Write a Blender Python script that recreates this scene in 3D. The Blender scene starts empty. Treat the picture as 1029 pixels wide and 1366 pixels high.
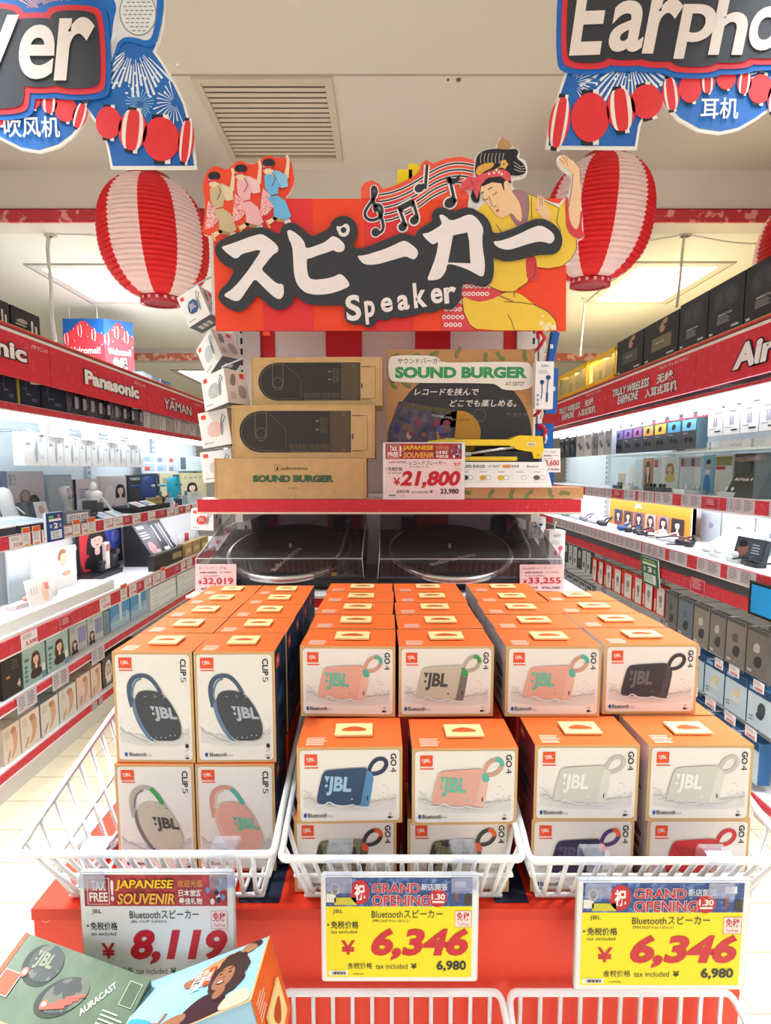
import bpy, math, random
from mathutils import Matrix, Vector
from math import radians, sin, cos, pi
random.seed(7)
SC = bpy.context.scene
COL = SC.collection
# ------------------------------------------------------------------ camera
F, PITCH, EYE = 640.0, radians(4.9), 1.35          # focal length in pixels of the 1029 x 1366 frame
cam = bpy.data.cameras.new('camera')
cam.sensor_fit = 'HORIZONTAL'
cam.sensor_width = 36.0
cam.lens = 36.0 * F / 1029.0
cam.clip_start = 0.02
cam_o = bpy.data.objects.new('camera', cam)
cam_o.location = (0, 0, EYE)
cam_o.rotation_euler = (pi / 2 - PITCH, 0, 0)
COL.objects.link(cam_o)
SC.camera = cam_o
# ------------------------------------------------------------------ exposure and light
SC.view_settings.view_transform = 'Standard'
SC.view_settings.look = 'None'
SC.view_settings.gamma = 1.0
SC.view_settings.use_curve_mapping = False
SC.view_settings.exposure = 0.42
SC.cycles.max_bounces = 8
SC.cycles.diffuse_bounces = 4
SC.cycles.transparent_max_bounces = 12
SC.cycles.sample_clamp_indirect = 4.0
WORLD, CEIL_LAMP, LED, KEY = 0.80, 9.0, 46.0, 42.0
w = bpy.data.worlds.new('world')
w.use_nodes = True
w.node_tree.nodes['Background'].inputs[0].default_value = (0.93, 0.98, 1.05, 1)
w.node_tree.nodes['Background'].inputs[1].default_value = WORLD
SC.world = w


def area(name, loc, sx, sy, power, col=(1, 0.97, 0.93), rot=(0, 0, 0), spread=180):
    l = bpy.data.lights.new(name, 'AREA')
    l.shape = 'RECTANGLE'
    l.size, l.size_y, l.energy, l.color = sx, sy, power, col
    l.spread = radians(spread)
    o = bpy.data.objects.new(name, l)
    o.location, o.rotation_euler = loc, rot
    COL.objects.link(o)
    return o


for i_, (lx, ly) in enumerate(((-1.2, 0.7), (1.2, 0.7), (-1.2, -1.3), (1.2, -1.3))):  # unseen area lights without fixtures, added overhead to brighten display, floor and ceiling
    area('added_fill_light', (lx, ly, 2.80), 0.5, 1.2, KEY, (0.86, 0.95, 1.0), spread=75)


# ------------------------------------------------------------------ pixel rays to world points
def ray(px, py):
    x, y = (px - 514.5) / F, -(py - 683.0) / F
    return Vector((x, y * sin(PITCH) + cos(PITCH), y * cos(PITCH) - sin(PITCH)))


def at(px, py, Y):
    d = ray(px, py)
    return Vector((0, 0, EYE)) + d * (Y / d.y)


def atx(px, py, X):
    d = ray(px, py)
    return Vector((0, 0, EYE)) + d * (X / d.x)


def YX(px, X):
    return atx(px, 628, X).y


# ------------------------------------------------------------------ materials
_MATS = {}


def lin(h):
    if isinstance(h, str):
        h = h.lstrip('#')
        c = [int(h[i:i + 2], 16) / 255 for i in (0, 2, 4)]
    else:
        c = list(h)
    return tuple(x / 12.92 if x <= 0.04045 else ((x + 0.055) / 1.055) ** 2.4 for x in c) + (1,)


def nodes(name):
    m = bpy.data.materials.new(name)
    m.use_nodes = True
    nt = m.node_tree
    return m, nt, nt.nodes['Principled BSDF']


def ink(h, rough=0.55, var=0.04, scale=60.0, metal=0.0, coat=0.0, bump=0.0):
    """Printed paper, card, paint or plastic of one colour, a little uneven."""
    k = (h, rough, var, scale, metal, coat, bump)
    if k in _MATS:
        return _MATS[k]
    m, nt, b = nodes('surface_' + str(h).lstrip('#'))
    b.inputs['Roughness'].default_value = rough
    b.inputs['Metallic'].default_value = metal
    b.inputs['Coat Weight'].default_value = coat
    b.inputs['Specular IOR Level'].default_value = 0.35
    c = lin(h)
    tc = nt.nodes.new('ShaderNodeTexCoord')
    n = nt.nodes.new('ShaderNodeTexNoise')
    n.inputs['Scale'].default_value = scale
    n.inputs['Detail'].default_value = 2
    r = nt.nodes.new('ShaderNodeMixRGB')
    r.inputs[1].default_value = tuple(max(0, x * (1 - var)) for x in c[:3]) + (1,)
    r.inputs[2].default_value = tuple(min(1, x * (1 + var)) for x in c[:3]) + (1,)
    nt.links.new(tc.outputs['Object'], n.inputs['Vector'])
    nt.links.new(n.outputs[0], r.inputs[0])
    nt.links.new(r.outputs[0], b.inputs['Base Color'])
    if bump:
        bp = nt.nodes.new('ShaderNodeBump')
        bp.inputs['Strength'].default_value = bump
        bp.inputs['Distance'].default_value = 0.002
        nt.links.new(n.outputs[0], bp.inputs['Height'])
        nt.links.new(bp.outputs[0], b.inputs['Normal'])
    _MATS[k] = m
    return m


def glow(h, s):
    k = ('glow', h, s)
    if k not in _MATS:
        m, nt, b = nodes('lamp_diffuser')
        b.inputs['Base Color'].default_value = lin(h)
        b.inputs['Emission Color'].default_value = lin(h)
        b.inputs['Emission Strength'].default_value = s
        _MATS[k] = m
    return _MATS[k]


def clear(h, alpha, rough=0.05, gloss=0.12):
    """Thin clear or smoked plastic: tinted see-through sheet with a mirror-like skin."""
    k = ('clear', h, alpha, rough)
    if k not in _MATS:
        m = bpy.data.materials.new('clear_plastic')
        m.use_nodes = True
        nt = m.node_tree
        nt.nodes.clear()
        o = nt.nodes.new('ShaderNodeOutputMaterial')
        t = nt.nodes.new('ShaderNodeBsdfTransparent')
        c = lin(h)
        t.inputs[0].default_value = c
        g = nt.nodes.new('ShaderNodeBsdfGlossy')
        g.inputs['Roughness'].default_value = rough
        d = nt.nodes.new('ShaderNodeBsdfDiffuse')
        d.inputs[0].default_value = c
        lw = nt.nodes.new('ShaderNodeLayerWeight')
        lw.inputs[0].default_value = 0.5
        pw = nt.nodes.new('ShaderNodeMath')
        pw.operation = 'POWER'
        pw.inputs[1].default_value = 4.0
        fr = nt.nodes.new('ShaderNodeMath')
        fr.operation = 'MULTIPLY_ADD'
        fr.inputs[1].default_value = 0.7
        fr.inputs[2].default_value = 0.05
        nt.links.new(lw.outputs['Facing'], pw.inputs[0])
        nt.links.new(pw.outputs[0], fr.inputs[0])
        a = nt.nodes.new('ShaderNodeMixShader')
        a.inputs[0].default_value = alpha
        b2 = nt.nodes.new('ShaderNodeMixShader')
        L = nt.links.new
        L(t.outputs[0], a.inputs[1])
        L(d.outputs[0], a.inputs[2])
        L(fr.outputs[0], b2.inputs[0])
        L(a.outputs[0], b2.inputs[1])
        L(g.outputs[0], b2.inputs[2])
        L(b2.outputs[0], o.inputs[0])
        _MATS[k] = m
    return _MATS[k]


def two_tone(name, h1, h2, scale, lo, hi, rough=0.5, kind='noise', coat=0.0):
    """Paper printed with a small repeating or cloudy pattern of two colours."""
    k = (name, h1, h2, scale, lo, hi)
    if k in _MATS:
        return _MATS[k]
    m, nt, b = nodes(name)
    b.inputs['Roughness'].default_value = rough
    b.inputs['Coat Weight'].default_value = coat
    tc = nt.nodes.new('ShaderNodeTexCoord')
    if kind == 'noise':
        n = nt.nodes.new('ShaderNodeTexNoise')
        out = n.outputs[0]
        n.inputs['Detail'].default_value = 4
    else:
        n = nt.nodes.new('ShaderNodeTexVoronoi')
        if kind == 'ring':
            n.feature = 'F1'
        out = n.outputs['Distance']
    n.inputs['Scale'].default_value = scale
    r = nt.nodes.new('ShaderNodeValToRGB')
    r.color_ramp.elements[0].position = lo
    r.color_ramp.elements[0].color = lin(h1)
    r.color_ramp.elements[1].position = hi
    r.color_ramp.elements[1].color = lin(h2)
    if kind == 'ring':
        for pos, h in ((hi + 0.07, h2), (hi + 0.1, h1)):
            e = r.color_ramp.elements.new(min(1, pos))
            e.color = lin(h)
    nt.links.new(tc.outputs['Object'], n.inputs['Vector'])
    nt.links.new(out, r.inputs[0])
    nt.links.new(r.outputs[0], b.inputs['Base Color'])
    _MATS[k] = m
    return m


def floor_mat():
    m, nt, b = nodes('pale_wood_planks')
    b.inputs['Roughness'].default_value = 0.35
    tc = nt.nodes.new('ShaderNodeTexCoord')
    br = nt.nodes.new('ShaderNodeTexBrick')
    br.inputs['Color1'].default_value = lin('#d9ccb0')
    br.inputs['Color2'].default_value = lin('#cfc0a3')
    br.inputs['Mortar'].default_value = lin('#98876a')
    br.inputs['Scale'].default_value = 1.0
    br.inputs['Mortar Size'].default_value = 0.0022
    br.inputs['Brick Width'].default_value = 0.92
    br.inputs['Row Height'].default_value = 0.155
    wv = nt.nodes.new('ShaderNodeTexNoise')
    mp = nt.nodes.new('ShaderNodeMapping')
    mp.inputs['Scale'].default_value = (2.0, 30.0, 1.0)
    wv.inputs['Scale'].default_value = 1.5
    wv.inputs['Detail'].default_value = 5
    mx = nt.nodes.new('ShaderNodeMixRGB')
    mx.blend_type = 'MULTIPLY'
    mx.inputs[0].default_value = 0.16
    L = nt.links.new
    L(tc.outputs['Object'], br.inputs['Vector'])
    L(tc.outputs['Object'], mp.inputs['Vector'])
    L(mp.outputs[0], wv.inputs['Vector'])
    L(br.outputs[0], mx.inputs[1])
    L(wv.outputs[0], mx.inputs[2])
    L(mx.outputs[0], b.inputs['Base Color'])
    return m


# ------------------------------------------------------------------ mesh builder
def FR(o, a=0.0, tilt=0.0, roll=0.0):
    """Local (u right, v up, w out of the surface) of an upright face: a = 0 faces the shopper (-Y), 90 faces +X, -90 faces -X."""
    return Matrix.Translation(Vector(o)) @ Matrix.Rotation(radians(a), 4, 'Z') @ Matrix.Rotation(pi / 2 - radians(tilt), 4, 'X') @ Matrix.Rotation(radians(roll), 4, 'Z')


class MB:
    def __init__(s):
        s.v, s.f, s.m, s.sm, s.mats, s.M = [], [], [], [], [], Matrix()

    def add(s, vs, fs, mat, smooth=False, M=None):
        if mat not in s.mats:
            s.mats.append(mat)
        k, n, T = s.mats.index(mat), len(s.v), (s.M @ M if M is not None else s.M)
        s.v += [tuple(T @ Vector(p)) for p in vs]
        for f in fs:
            s.f.append([n + i for i in f])
            s.m.append(k)
            s.sm.append(smooth)
        return s

    def box(s, x0, y0, z0, x1, y1, z1, mat, M=None):
        v = [(x, y, z) for z in (z0, z1) for y in (y0, y1) for x in (x0, x1)]
        f = [(0, 2, 3, 1), (4, 5, 7, 6), (0, 1, 5, 4), (1, 3, 7, 5), (3, 2, 6, 7), (2, 0, 4, 6)]
        return s.add(v, f, mat, M=M)

    def rbox(s, x0, y0, z0, x1, y1, z1, r, mat, M=None, n=4, smooth=True):
        """Box with its upright edges (local z) rounded."""
        p = rrect(x0, y0, x1, y1, r, n)
        return s.prism(p, z0, z1, mat, mat, M)

    def prism(s, pts, w0, w1, mat, side=None, M=None):
        k = len(pts)
        if sum(pts[i][0] * pts[(i + 1) % k][1] - pts[(i + 1) % k][0] * pts[i][1] for i in range(k)) < 0:
            pts = pts[::-1]
        s.add([(x, y, w1) for x, y in pts], [list(range(k))], mat, M=M)
        v = [(x, y, w0) for x, y in pts] + [(x, y, w1) for x, y in pts]
        f = [(i, (i + 1) % k, k + (i + 1) % k, k + i) for i in range(k)] + [list(range(k))[::-1]]
        return s.add(v, f, side or mat, M=M)

    def flat(s, pts, w, mat, M=None):
        k = len(pts)
        if sum(pts[i][0] * pts[(i + 1) % k][1] - pts[(i + 1) % k][0] * pts[i][1] for i in range(k)) < 0:
            pts = pts[::-1]
        return s.add([(x, y, w) for x, y in pts], [list(range(k))], mat, M=M)

    def rect(s, x0, y0, x1, y1, w, mat, M=None):
        return s.flat([(x0, y0), (x1, y0), (x1, y1), (x0, y1)], w, mat, M)

    def ell(s, cx, cy, rx, ry, w, mat, M=None, n=18, rot=0.0):
        c, d = cos(rot), sin(rot)
        return s.flat([(cx + rx * cos(t) * c - ry * sin(t) * d, cy + rx * cos(t) * d + ry * sin(t) * c)
                       for t in (2 * pi * i / n for i in range(n))], w, mat, M)

    def line(s, pts, wd, w, mat, M=None, closed=False):
        """Flat ribbon of width wd along pts (2-D)."""
        P = [Vector(p) for p in pts]
        n, L, R = len(P), [], []
        for i in range(n):
            a = P[i - 1] if (i or closed) else P[i]
            b = P[(i + 1) % n] if (i < n - 1 or closed) else P[i]
            t = (b - a)
            t = t.normalized() if t.length > 1e-9 else Vector((1, 0))
            ww = wd[i] if isinstance(wd, (list, tuple)) else wd
            q = Vector((-t.y, t.x)) * ww / 2
            L.append(P[i] + q)
            R.append(P[i] - q)
        v = [(p.x, p.y, w) for p in R + L]
        e = n if closed else n - 1
        return s.add(v, [(i, (i + 1) % n, n + (i + 1) % n, n + i) for i in range(e)], mat, M=M)

    def tube(s, pts, r, mat, seg=8, closed=False, M=None):
        P = [Vector(p) for p in pts]
        n, vs, fs = len(P), [], []
        up = None
        for i in range(n):
            a = P[i - 1] if (i or closed) else P[i]
            b = P[(i + 1) % n] if (i < n - 1 or closed) else P[i]
            t = (b - a).normalized()
            if up is None:
                up = Vector((0, 0, 1)) if abs(t.z) < 0.9 else Vector((1, 0, 0))
            x = t.cross(up)
            if x.length < 1e-6:
                x = t.orthogonal()
            x.normalize()
            y = x.cross(t).normalized()
            up = y
            rr = r[i] if isinstance(r, (list, tuple)) else r
            vs += [P[i] + x * rr * cos(2 * pi * j / seg) + y * rr * sin(2 * pi * j / seg) for j in range(seg)]
        e = n if closed else n - 1
        for i in range(e):
            i2 = (i + 1) % n
            fs += [(i * seg + j, i2 * seg + j, i2 * seg + (j + 1) % seg, i * seg + (j + 1) % seg) for j in range(seg)]
        if not closed:
            fs += [list(range(seg)), [(n - 1) * seg + j for j in range(seg)][::-1]]
        return s.add(vs, fs, mat, True, M)

    def lathe(s, prof, mat, seg=32, M=None, smooth=True, matf=None):
        """Profile of (radius, z) turned about local z. matf(j) may give a material per longitude."""
        n = len(prof)
        vs = [(r * cos(2 * pi * j / seg), r * sin(2 * pi * j / seg), z) for r, z in prof for j in range(seg)]
        groups = {}
        for j in range(seg):
            groups.setdefault(matf(j) if matf else mat, []).extend(
                (i * seg + j, i * seg + (j + 1) % seg, (i + 1) * seg + (j + 1) % seg, (i + 1) * seg + j) for i in range(n - 1))
        for mt, fs in groups.items():
            s.add(vs, fs, mt, smooth, M)
        return s

    def sphere(s, c, rx, ry, rz, mat, seg=14, M=None, lo=-pi / 2, hi=pi / 2):
        k = seg // 2
        prof = [(cos(lo + (hi - lo) * i / k), sin(lo + (hi - lo) * i / k)) for i in range(k + 1)]
        T = Matrix.Translation(Vector(c)) @ Matrix.Diagonal((rx, ry, rz, 1))
        return s.lathe(prof, mat, seg, (M @ T) if M is not None else T)

    def text(s, t, cx, cy, W, H, w, mat, M=None, bold=0.0, shear=0.0, rot=0.0, rings=()):
        """Lettering fitted to a W x H rectangle about (cx, cy) (W or H None keeps the proportions); rings = wider layers laid beneath."""
        vs, fs, bb = glyphs(t, bold)
        w0, h0 = max(bb[2] - bb[0], 1e-4), max(bb[3] - bb[1], 1e-4)
        sx = W / w0 if W else None
        sy = H / h0 if H else sx
        sx = sx or sy
        mx, my = (bb[0] + bb[2]) / 2, (bb[1] + bb[3]) / 2
        T = Matrix.Translation((cx, cy, 0)) @ Matrix.Rotation(radians(rot), 4, 'Z')
        T = (M @ T) if M is not None else T

        def lay(vs, fs, ww, mt):
            s.add([((x - mx) * sx + shear * (y - my) * sy, (y - my) * sy, ww) for x, y in vs], fs, mt, M=T)
        for i, (ex, mt) in enumerate(rings):
            v2, f2, _ = glyphs(t, bold + ex)
            lay(v2, f2, w - 0.00025 * (len(rings) - i) * RING, mt)
        lay(vs, fs, w, mat)
        return s

    def mesh(s, name):
        me = bpy.data.meshes.new(name)
        me.from_pydata(s.v, [], s.f)
        for m in s.mats:
            me.materials.append(m)
        me.polygons.foreach_set('material_index', s.m)
        me.polygons.foreach_set('use_smooth', s.sm)
        me.update()
        return me


RING = 1.0
_GLY = {}


def glyphs(t, bold):
    k = (t, round(bold, 4))
    if k in _GLY:
        return _GLY[k]
    cu = bpy.data.curves.new('lettering', 'FONT')
    cu.body, cu.resolution_u, cu.offset, cu.fill_mode = t, 6 if len(t) < 3 else 3, bold, 'FRONT'
    o = bpy.data.objects.new('lettering', cu)
    COL.objects.link(o)
    dg = bpy.context.evaluated_depsgraph_get()
    me = bpy.data.meshes.new_from_object(o.evaluated_get(dg))
    vs = [(v.co.x, v.co.y) for v in me.vertices]
    fs = []
    for p in me.polygons:
        f = list(p.vertices)
        a = sum(vs[f[i]][0] * vs[f[(i + 1) % len(f)]][1] - vs[f[(i + 1) % len(f)]][0] * vs[f[i]][1] for i in range(len(f)))
        fs.append(f if a >= 0 else f[::-1])
    bpy.data.objects.remove(o)
    bpy.data.meshes.remove(me)
    bpy.data.curves.remove(cu)
    xs, ys = [v[0] for v in vs] or [0], [v[1] for v in vs] or [0]
    _GLY[k] = (vs, fs, (min(xs), min(ys), max(xs), max(ys)))
    return _GLY[k]


def rrect(x0, y0, x1, y1, r, n=4):
    out = []
    for cx, cy, a in ((x1 - r, y1 - r, 0), (x0 + r, y1 - r, 90), (x0 + r, y0 + r, 180), (x1 - r, y0 + r, 270)):
        out += [(cx + r * cos(radians(a + 90 * i / n)), cy + r * sin(radians(a + 90 * i / n))) for i in range(n + 1)]
    return out


def smooth_pts(p, closed=True, it=2):
    """Chaikin corner cutting."""
    for _ in range(it):
        q, n = [], len(p)
        for i in range(n if closed else n - 1):
            a, b = p[i], p[(i + 1) % n]
            q += [tuple(x * .75 + y * .25 for x, y in zip(a, b)), tuple(x * .25 + y * .75 for x, y in zip(a, b))]
        p = q if closed else [p[0]] + q + [p[-1]]
    return p


# ------------------------------------------------------------------ objects
def put(o, parent=None):
    COL.objects.link(o)
    if parent is not None:
        o.parent = parent
    return o


def thing(name, label, cat, loc=(0, 0, 0), rz=0.0, group=None):
    o = bpy.data.objects.new(name, None)
    o.empty_display_size = 0.05
    o.location = loc
    o.rotation_euler = (0, 0, radians(rz))
    return tag(put(o), label, cat, group)


def tag(o, label, cat, group=None, kind=None):
    if label:
        o['label'] = label
    if cat:
        o['category'] = cat
    if group:
        o['group'] = group
    if kind:
        o['kind'] = kind
    return o


def part(name, mb, parent, label=None):
    o = put(bpy.data.objects.new(name, mb.mesh(name) if isinstance(mb, MB) else mb), parent)
    if label:
        o['label'] = label
    return o


def single(name, mb, label, cat, group=None, loc=(0, 0, 0), rz=0.0):
    o = part(name, mb, None)
    o.location = loc
    o.rotation_euler = (0, 0, radians(rz))
    return tag(o, label, cat, group)


def struct(name, mb):
    return tag(part(name, mb, None), None, None, None, 'structure')


def copy_tree(o, parent=None):
    c = o.copy()
    put(c)
    c.parent = parent
    for ch in o.children:
        copy_tree(ch, c)
    return c


ORD = ['first', 'second', 'third', 'fourth', 'fifth', 'sixth', 'seventh', 'eighth', 'ninth', 'tenth', 'eleventh', 'twelfth', 'thirteenth',
       'fourteenth', 'fifteenth', 'sixteenth', 'seventeenth', 'eighteenth', 'nineteenth', 'twentieth']
WHITE, PAPER, BLACK, DARK = '#f0eeee', '#ece6e2', '#1b1b1e', '#33343a'
RED, CRIM, ORANGE = '#dd1f2d', '#c41a2e', '#ee5a1f'
steel = ink('#e9e9ec', 0.35, 0.02)
# ================================================================== the room
ZN = 2.85                                             # ceiling over the shopper
YB = 2.55                                             # bulkhead across the shop
ZB = at(514, 298, YB).z                               # its lower edge = the lower ceiling behind it
Y2 = 5.05
Z3 = at(514, 481, Y2).z
ceil_w = ink('#dcd3c8', 0.8, 0.02, 3)
ceil_l = ink('#ece8de', 0.8, 0.02, 3)
wall_w = ink('#dcdad6', 0.8, 0.02, 3)
trim_m = two_tone('red_flower_frieze', '#c22d3b', '#e79a92', 17, 0.53, 0.6)
m = MB().box(-5, -4, -0.1, 5, 9, 0, floor_mat())
struct('floor', m)
m = MB().box(-5, -4, ZN, 5, YB, ZN + 0.12, ceil_w)
struct('ceiling', m)
m = MB()
seam = ink('#b3a797', 0.8)
m.box(-5, 1.955, ZN - 0.002, 5, 1.963, ZN + 0.01, seam)
struct('trim_1', m)
struct('ceiling.001', MB().box(-5, YB, ZB, 5, Y2, ZB + 0.12, ceil_l))
struct('ceiling.002', MB().box(-5, Y2, Z3, 5, 9, Z3 + 0.12, ceil_l))
m = MB().box(-5, YB - .01, ZB - 0.002, 5, YB + 0.1, ZN, ink('#dfd5ca', 0.8, 0.02, 3))
struct('wall_bulkhead', m)
zt = at(514, 283, YB).z
m = MB().box(-5, YB - 0.022, ZB - 0.004, 5, YB - 0.011, zt, trim_m)
m.box(-5, YB - 0.024, zt, 5, YB - .0105, zt + 0.006, ink('#8d3038'))
struct('trim_2', m)
struct('wall_far_bulkhead', MB().box(-5, Y2 - .01, Z3 - 0.002, 5, Y2 + 0.1, ZB, ink('#cfcac2', 0.8, 0.02, 3)))
m = MB().box(-5, Y2 - 0.022, Z3 - 0.004, 5, Y2 - 0.011, at(514, 472, Y2).z, two_tone('orange_flower_frieze', '#cf6a55', '#f0c9ae', 17, 0.5, 0.58))
struct('trim_3', m)
struct('wall_left', MB().box(-5.1, -4, 0, -5, 9, ZN, wall_w))
struct('wall_right', MB().box(5, -4, 0, 5.1, 9, ZN, wall_w))
struct('wall_back', MB().box(-5, 9, 0, 5, 9.1, Z3, wall_w))


def ceiling_lamp(x0, y0, x1, y1, z, strength, col, label, power, lcol):
    t = thing('ceiling_light', label, 'ceiling light', ((x0 + x1) / 2, (y0 + y1) / 2, z), 0, 'square ceiling light panels')
    a, b = (x1 - x0) / 2, (y1 - y0) / 2
    fr = MB()
    fm, q = ink('#cfcac0', 0.6), 0.055
    for r in ((-a - q, -b - q, a + q, -b), (-a - q, b, a + q, b + q), (-a - q, -b, -a, b), (a, -b, a + q, b)):
        fr.box(r[0], r[1], -0.006, r[2], r[3], 0.0, fm)
    for r in ((-a - q - .012, -b - q - .012, a + q + .012, -b - q), (-a - q - .012, -b - q, -a - q, b + q), (a + q, -b - q, a + q + .012, b + q)):
        fr.box(r[0], r[1], -0.008, r[2], r[3], 0.0, ink('#9c968a', 0.6))
    part('frame', fr, t)
    part('diffuser', MB().box(-a, -b, -0.004, a, b, 0.002, glow(col, strength)), t, 'glowing white diffuser')
    if power:
        area('ceiling_light_glow', (t.location.x, t.location.y, z - 0.02), x1 - x0, y1 - y0, power, lcol, spread=120)


ceiling_lamp(-2.13, 3.09, -1.58, 3.66, ZB, CEIL_LAMP, '#ffffff', 'square ceiling light over the hair and beauty aisle, half behind the paper lantern', 22, (.95, 1, 1))
ceiling_lamp(1.55, 3.06, 2.04, 3.66, ZB, CEIL_LAMP, '#fffbe2', 'square ceiling light in the yellowish ceiling over the earphone aisle', 27, (1, 0.88, 0.55))
p0 = at(178, 493, 5.6)
ceiling_lamp(-2.35, 5.55, -1.75, 6.5, Z3, CEIL_LAMP, '#ffffff', 'far ceiling light glowing above the beauty shelf top, beyond the second frieze', 10, (1, 1, 1))

# ceiling grille
t = thing('ceiling_vent', 'slatted beige air vent set into the ceiling above the speaker sign', 'vent', (-0.47, 2.2, ZN))
m, vm, vd = MB(), ink('#cfc2b0', 0.6), ink('#5e5142', 0.8)
vx0, vx1, vy0, vy1 = at(283, 143, 2.0).x + 0.02, at(448, 143, 2.0).x + 0.02, 1.985, 2.43
vx0, vx1 = -0.715 + 0.47, -0.235 + 0.47
ay, by = vy0 - 2.2, vy1 - 2.2
for r in ((vx0 - .03, ay - .02, vx1 + .03, ay), (vx0 - .03, by, vx1 + .03, by + .03), (vx0 - .03, ay, vx0, by), (vx1, ay, vx1 + .03, by)):
    m.box(r[0], r[1], -0.012, r[2], r[3], 0.0, vm)
part('frame', m, t)
part('duct', MB().box(vx0, ay, -0.0005, vx1, by, 0.002, vd), t, 'dark opening behind the slats')
m = MB()
for i in range(16):
    y = ay + 0.006 + i * (by - ay - 0.006) / 16
    m.add([(vx0, y, -0.002), (vx1, y, -0.002), (vx1, y + 0.012, -0.006), (vx0, y + 0.012, -0.006),
           (vx0, y + .004, -0.001), (vx1, y + .004, -0.001), (vx1, y + 0.016, -0.005), (vx0, y + 0.016, -0.005)],
          [(0, 1, 2, 3), (7, 6, 5, 4), (3, 2, 6, 7), (0, 4, 5, 1)], vm)
part('slats', m, t)
m = MB().box(-0.05, -0.03, -0.004, 0.05, 0.03, 0, ink('#c9bfb0', 0.7))
m.rect(-0.045, -0.026, 0.045, 0.026, -0.0045, ink('#d4cabc', 0.7))
single('access_hatch', m, 'small flat hatch in the ceiling beside the vent', 'hatch', None, (-1.57, 2.33, ZN))
for k, (px, lab) in enumerate(((598, 'tiny screw hole mark alone in the beige ceiling right of the vent'), (612, 'larger dark screw hole mark in the beige ceiling'))):
    p = at(px, 105, ZN / 1.6)
    y = (ZN - EYE) / ray(px, 106).z * ray(px, 106).y
    x = (ZN - EYE) / ray(px, 106).z * ray(px, 106).x
    single('ceiling_anchor', MB().lathe([(0, -.004), (.005 + .004 * k, -.003), (.005 + .004 * k, 0)], ink('#6b5a48'), 10), lab, 'anchor', None, (x, y, ZN))
d_ = ray(784, 378)
s_ = (ZB - EYE) / d_.z
single('smoke_detector', MB().lathe([(0, -.03), (.02, -.028), (.03, -.012), (.045, -.01), (.045, 0)], ink('#b08a45', 0.5), 20),
       'small round brass sprinkler rose on the ceiling below the striped lantern', 'sprinkler', None, (d_.x * s_, d_.y * s_, ZB))


# support cables between ceiling and shelf tops
def cable(pts, label, r=0.006, h='#d8d5cc'):
    pts[0].z = ZB
    m = MB().tube(smooth_pts(pts, False, 2), r, ink(h, 0.5), 6)
    for p in (pts[0],):
        m.box(p[0] - .02, p[1] - .01, p[2] - .015, p[0] + .02, p[1] + .01, p[2] + 0.004, ink('#cfcbc2'))
    single('cable', m, label, 'cable', 'white cables tied from ceiling to shelf tops')


ya = 2.66
cable([at(65, 306, ya), at(63, 335, ya), at(69, 380, ya), at(68, 420, ya), at(74, 455, ya)], 'white twisted cable dropping to the beauty shelf header', 0.009)
cable([at(70, 311, ya), at(110, 313, ya), at(140, 316, ya), at(190, 321, ya)], 'grey wire strung along the ceiling behind the lantern on the beauty aisle', 0.004)
cable([at(914, 309, ya), at(911, 330, ya), at(908, 370, ya), at(903, 410, ya)], 'white cable dropping behind the stacked black cartons', 0.007)
cable([at(914, 313, ya), at(880, 319, ya), at(840, 325, ya)], 'grey wire strung from the cable towards the lantern over the earphone aisle', 0.004)
cable([at(916, 313, ya), at(980, 325, ya), at(1029, 325, ya)], 'grey wire strung along the yellow ceiling to the frame edge', 0.004)
cable([at(780, 416, 3.6), at(777, 440, 3.6), at(774, 475, 3.6)], 'short white cable dropping behind the yellow baskets', 0.007)


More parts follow.
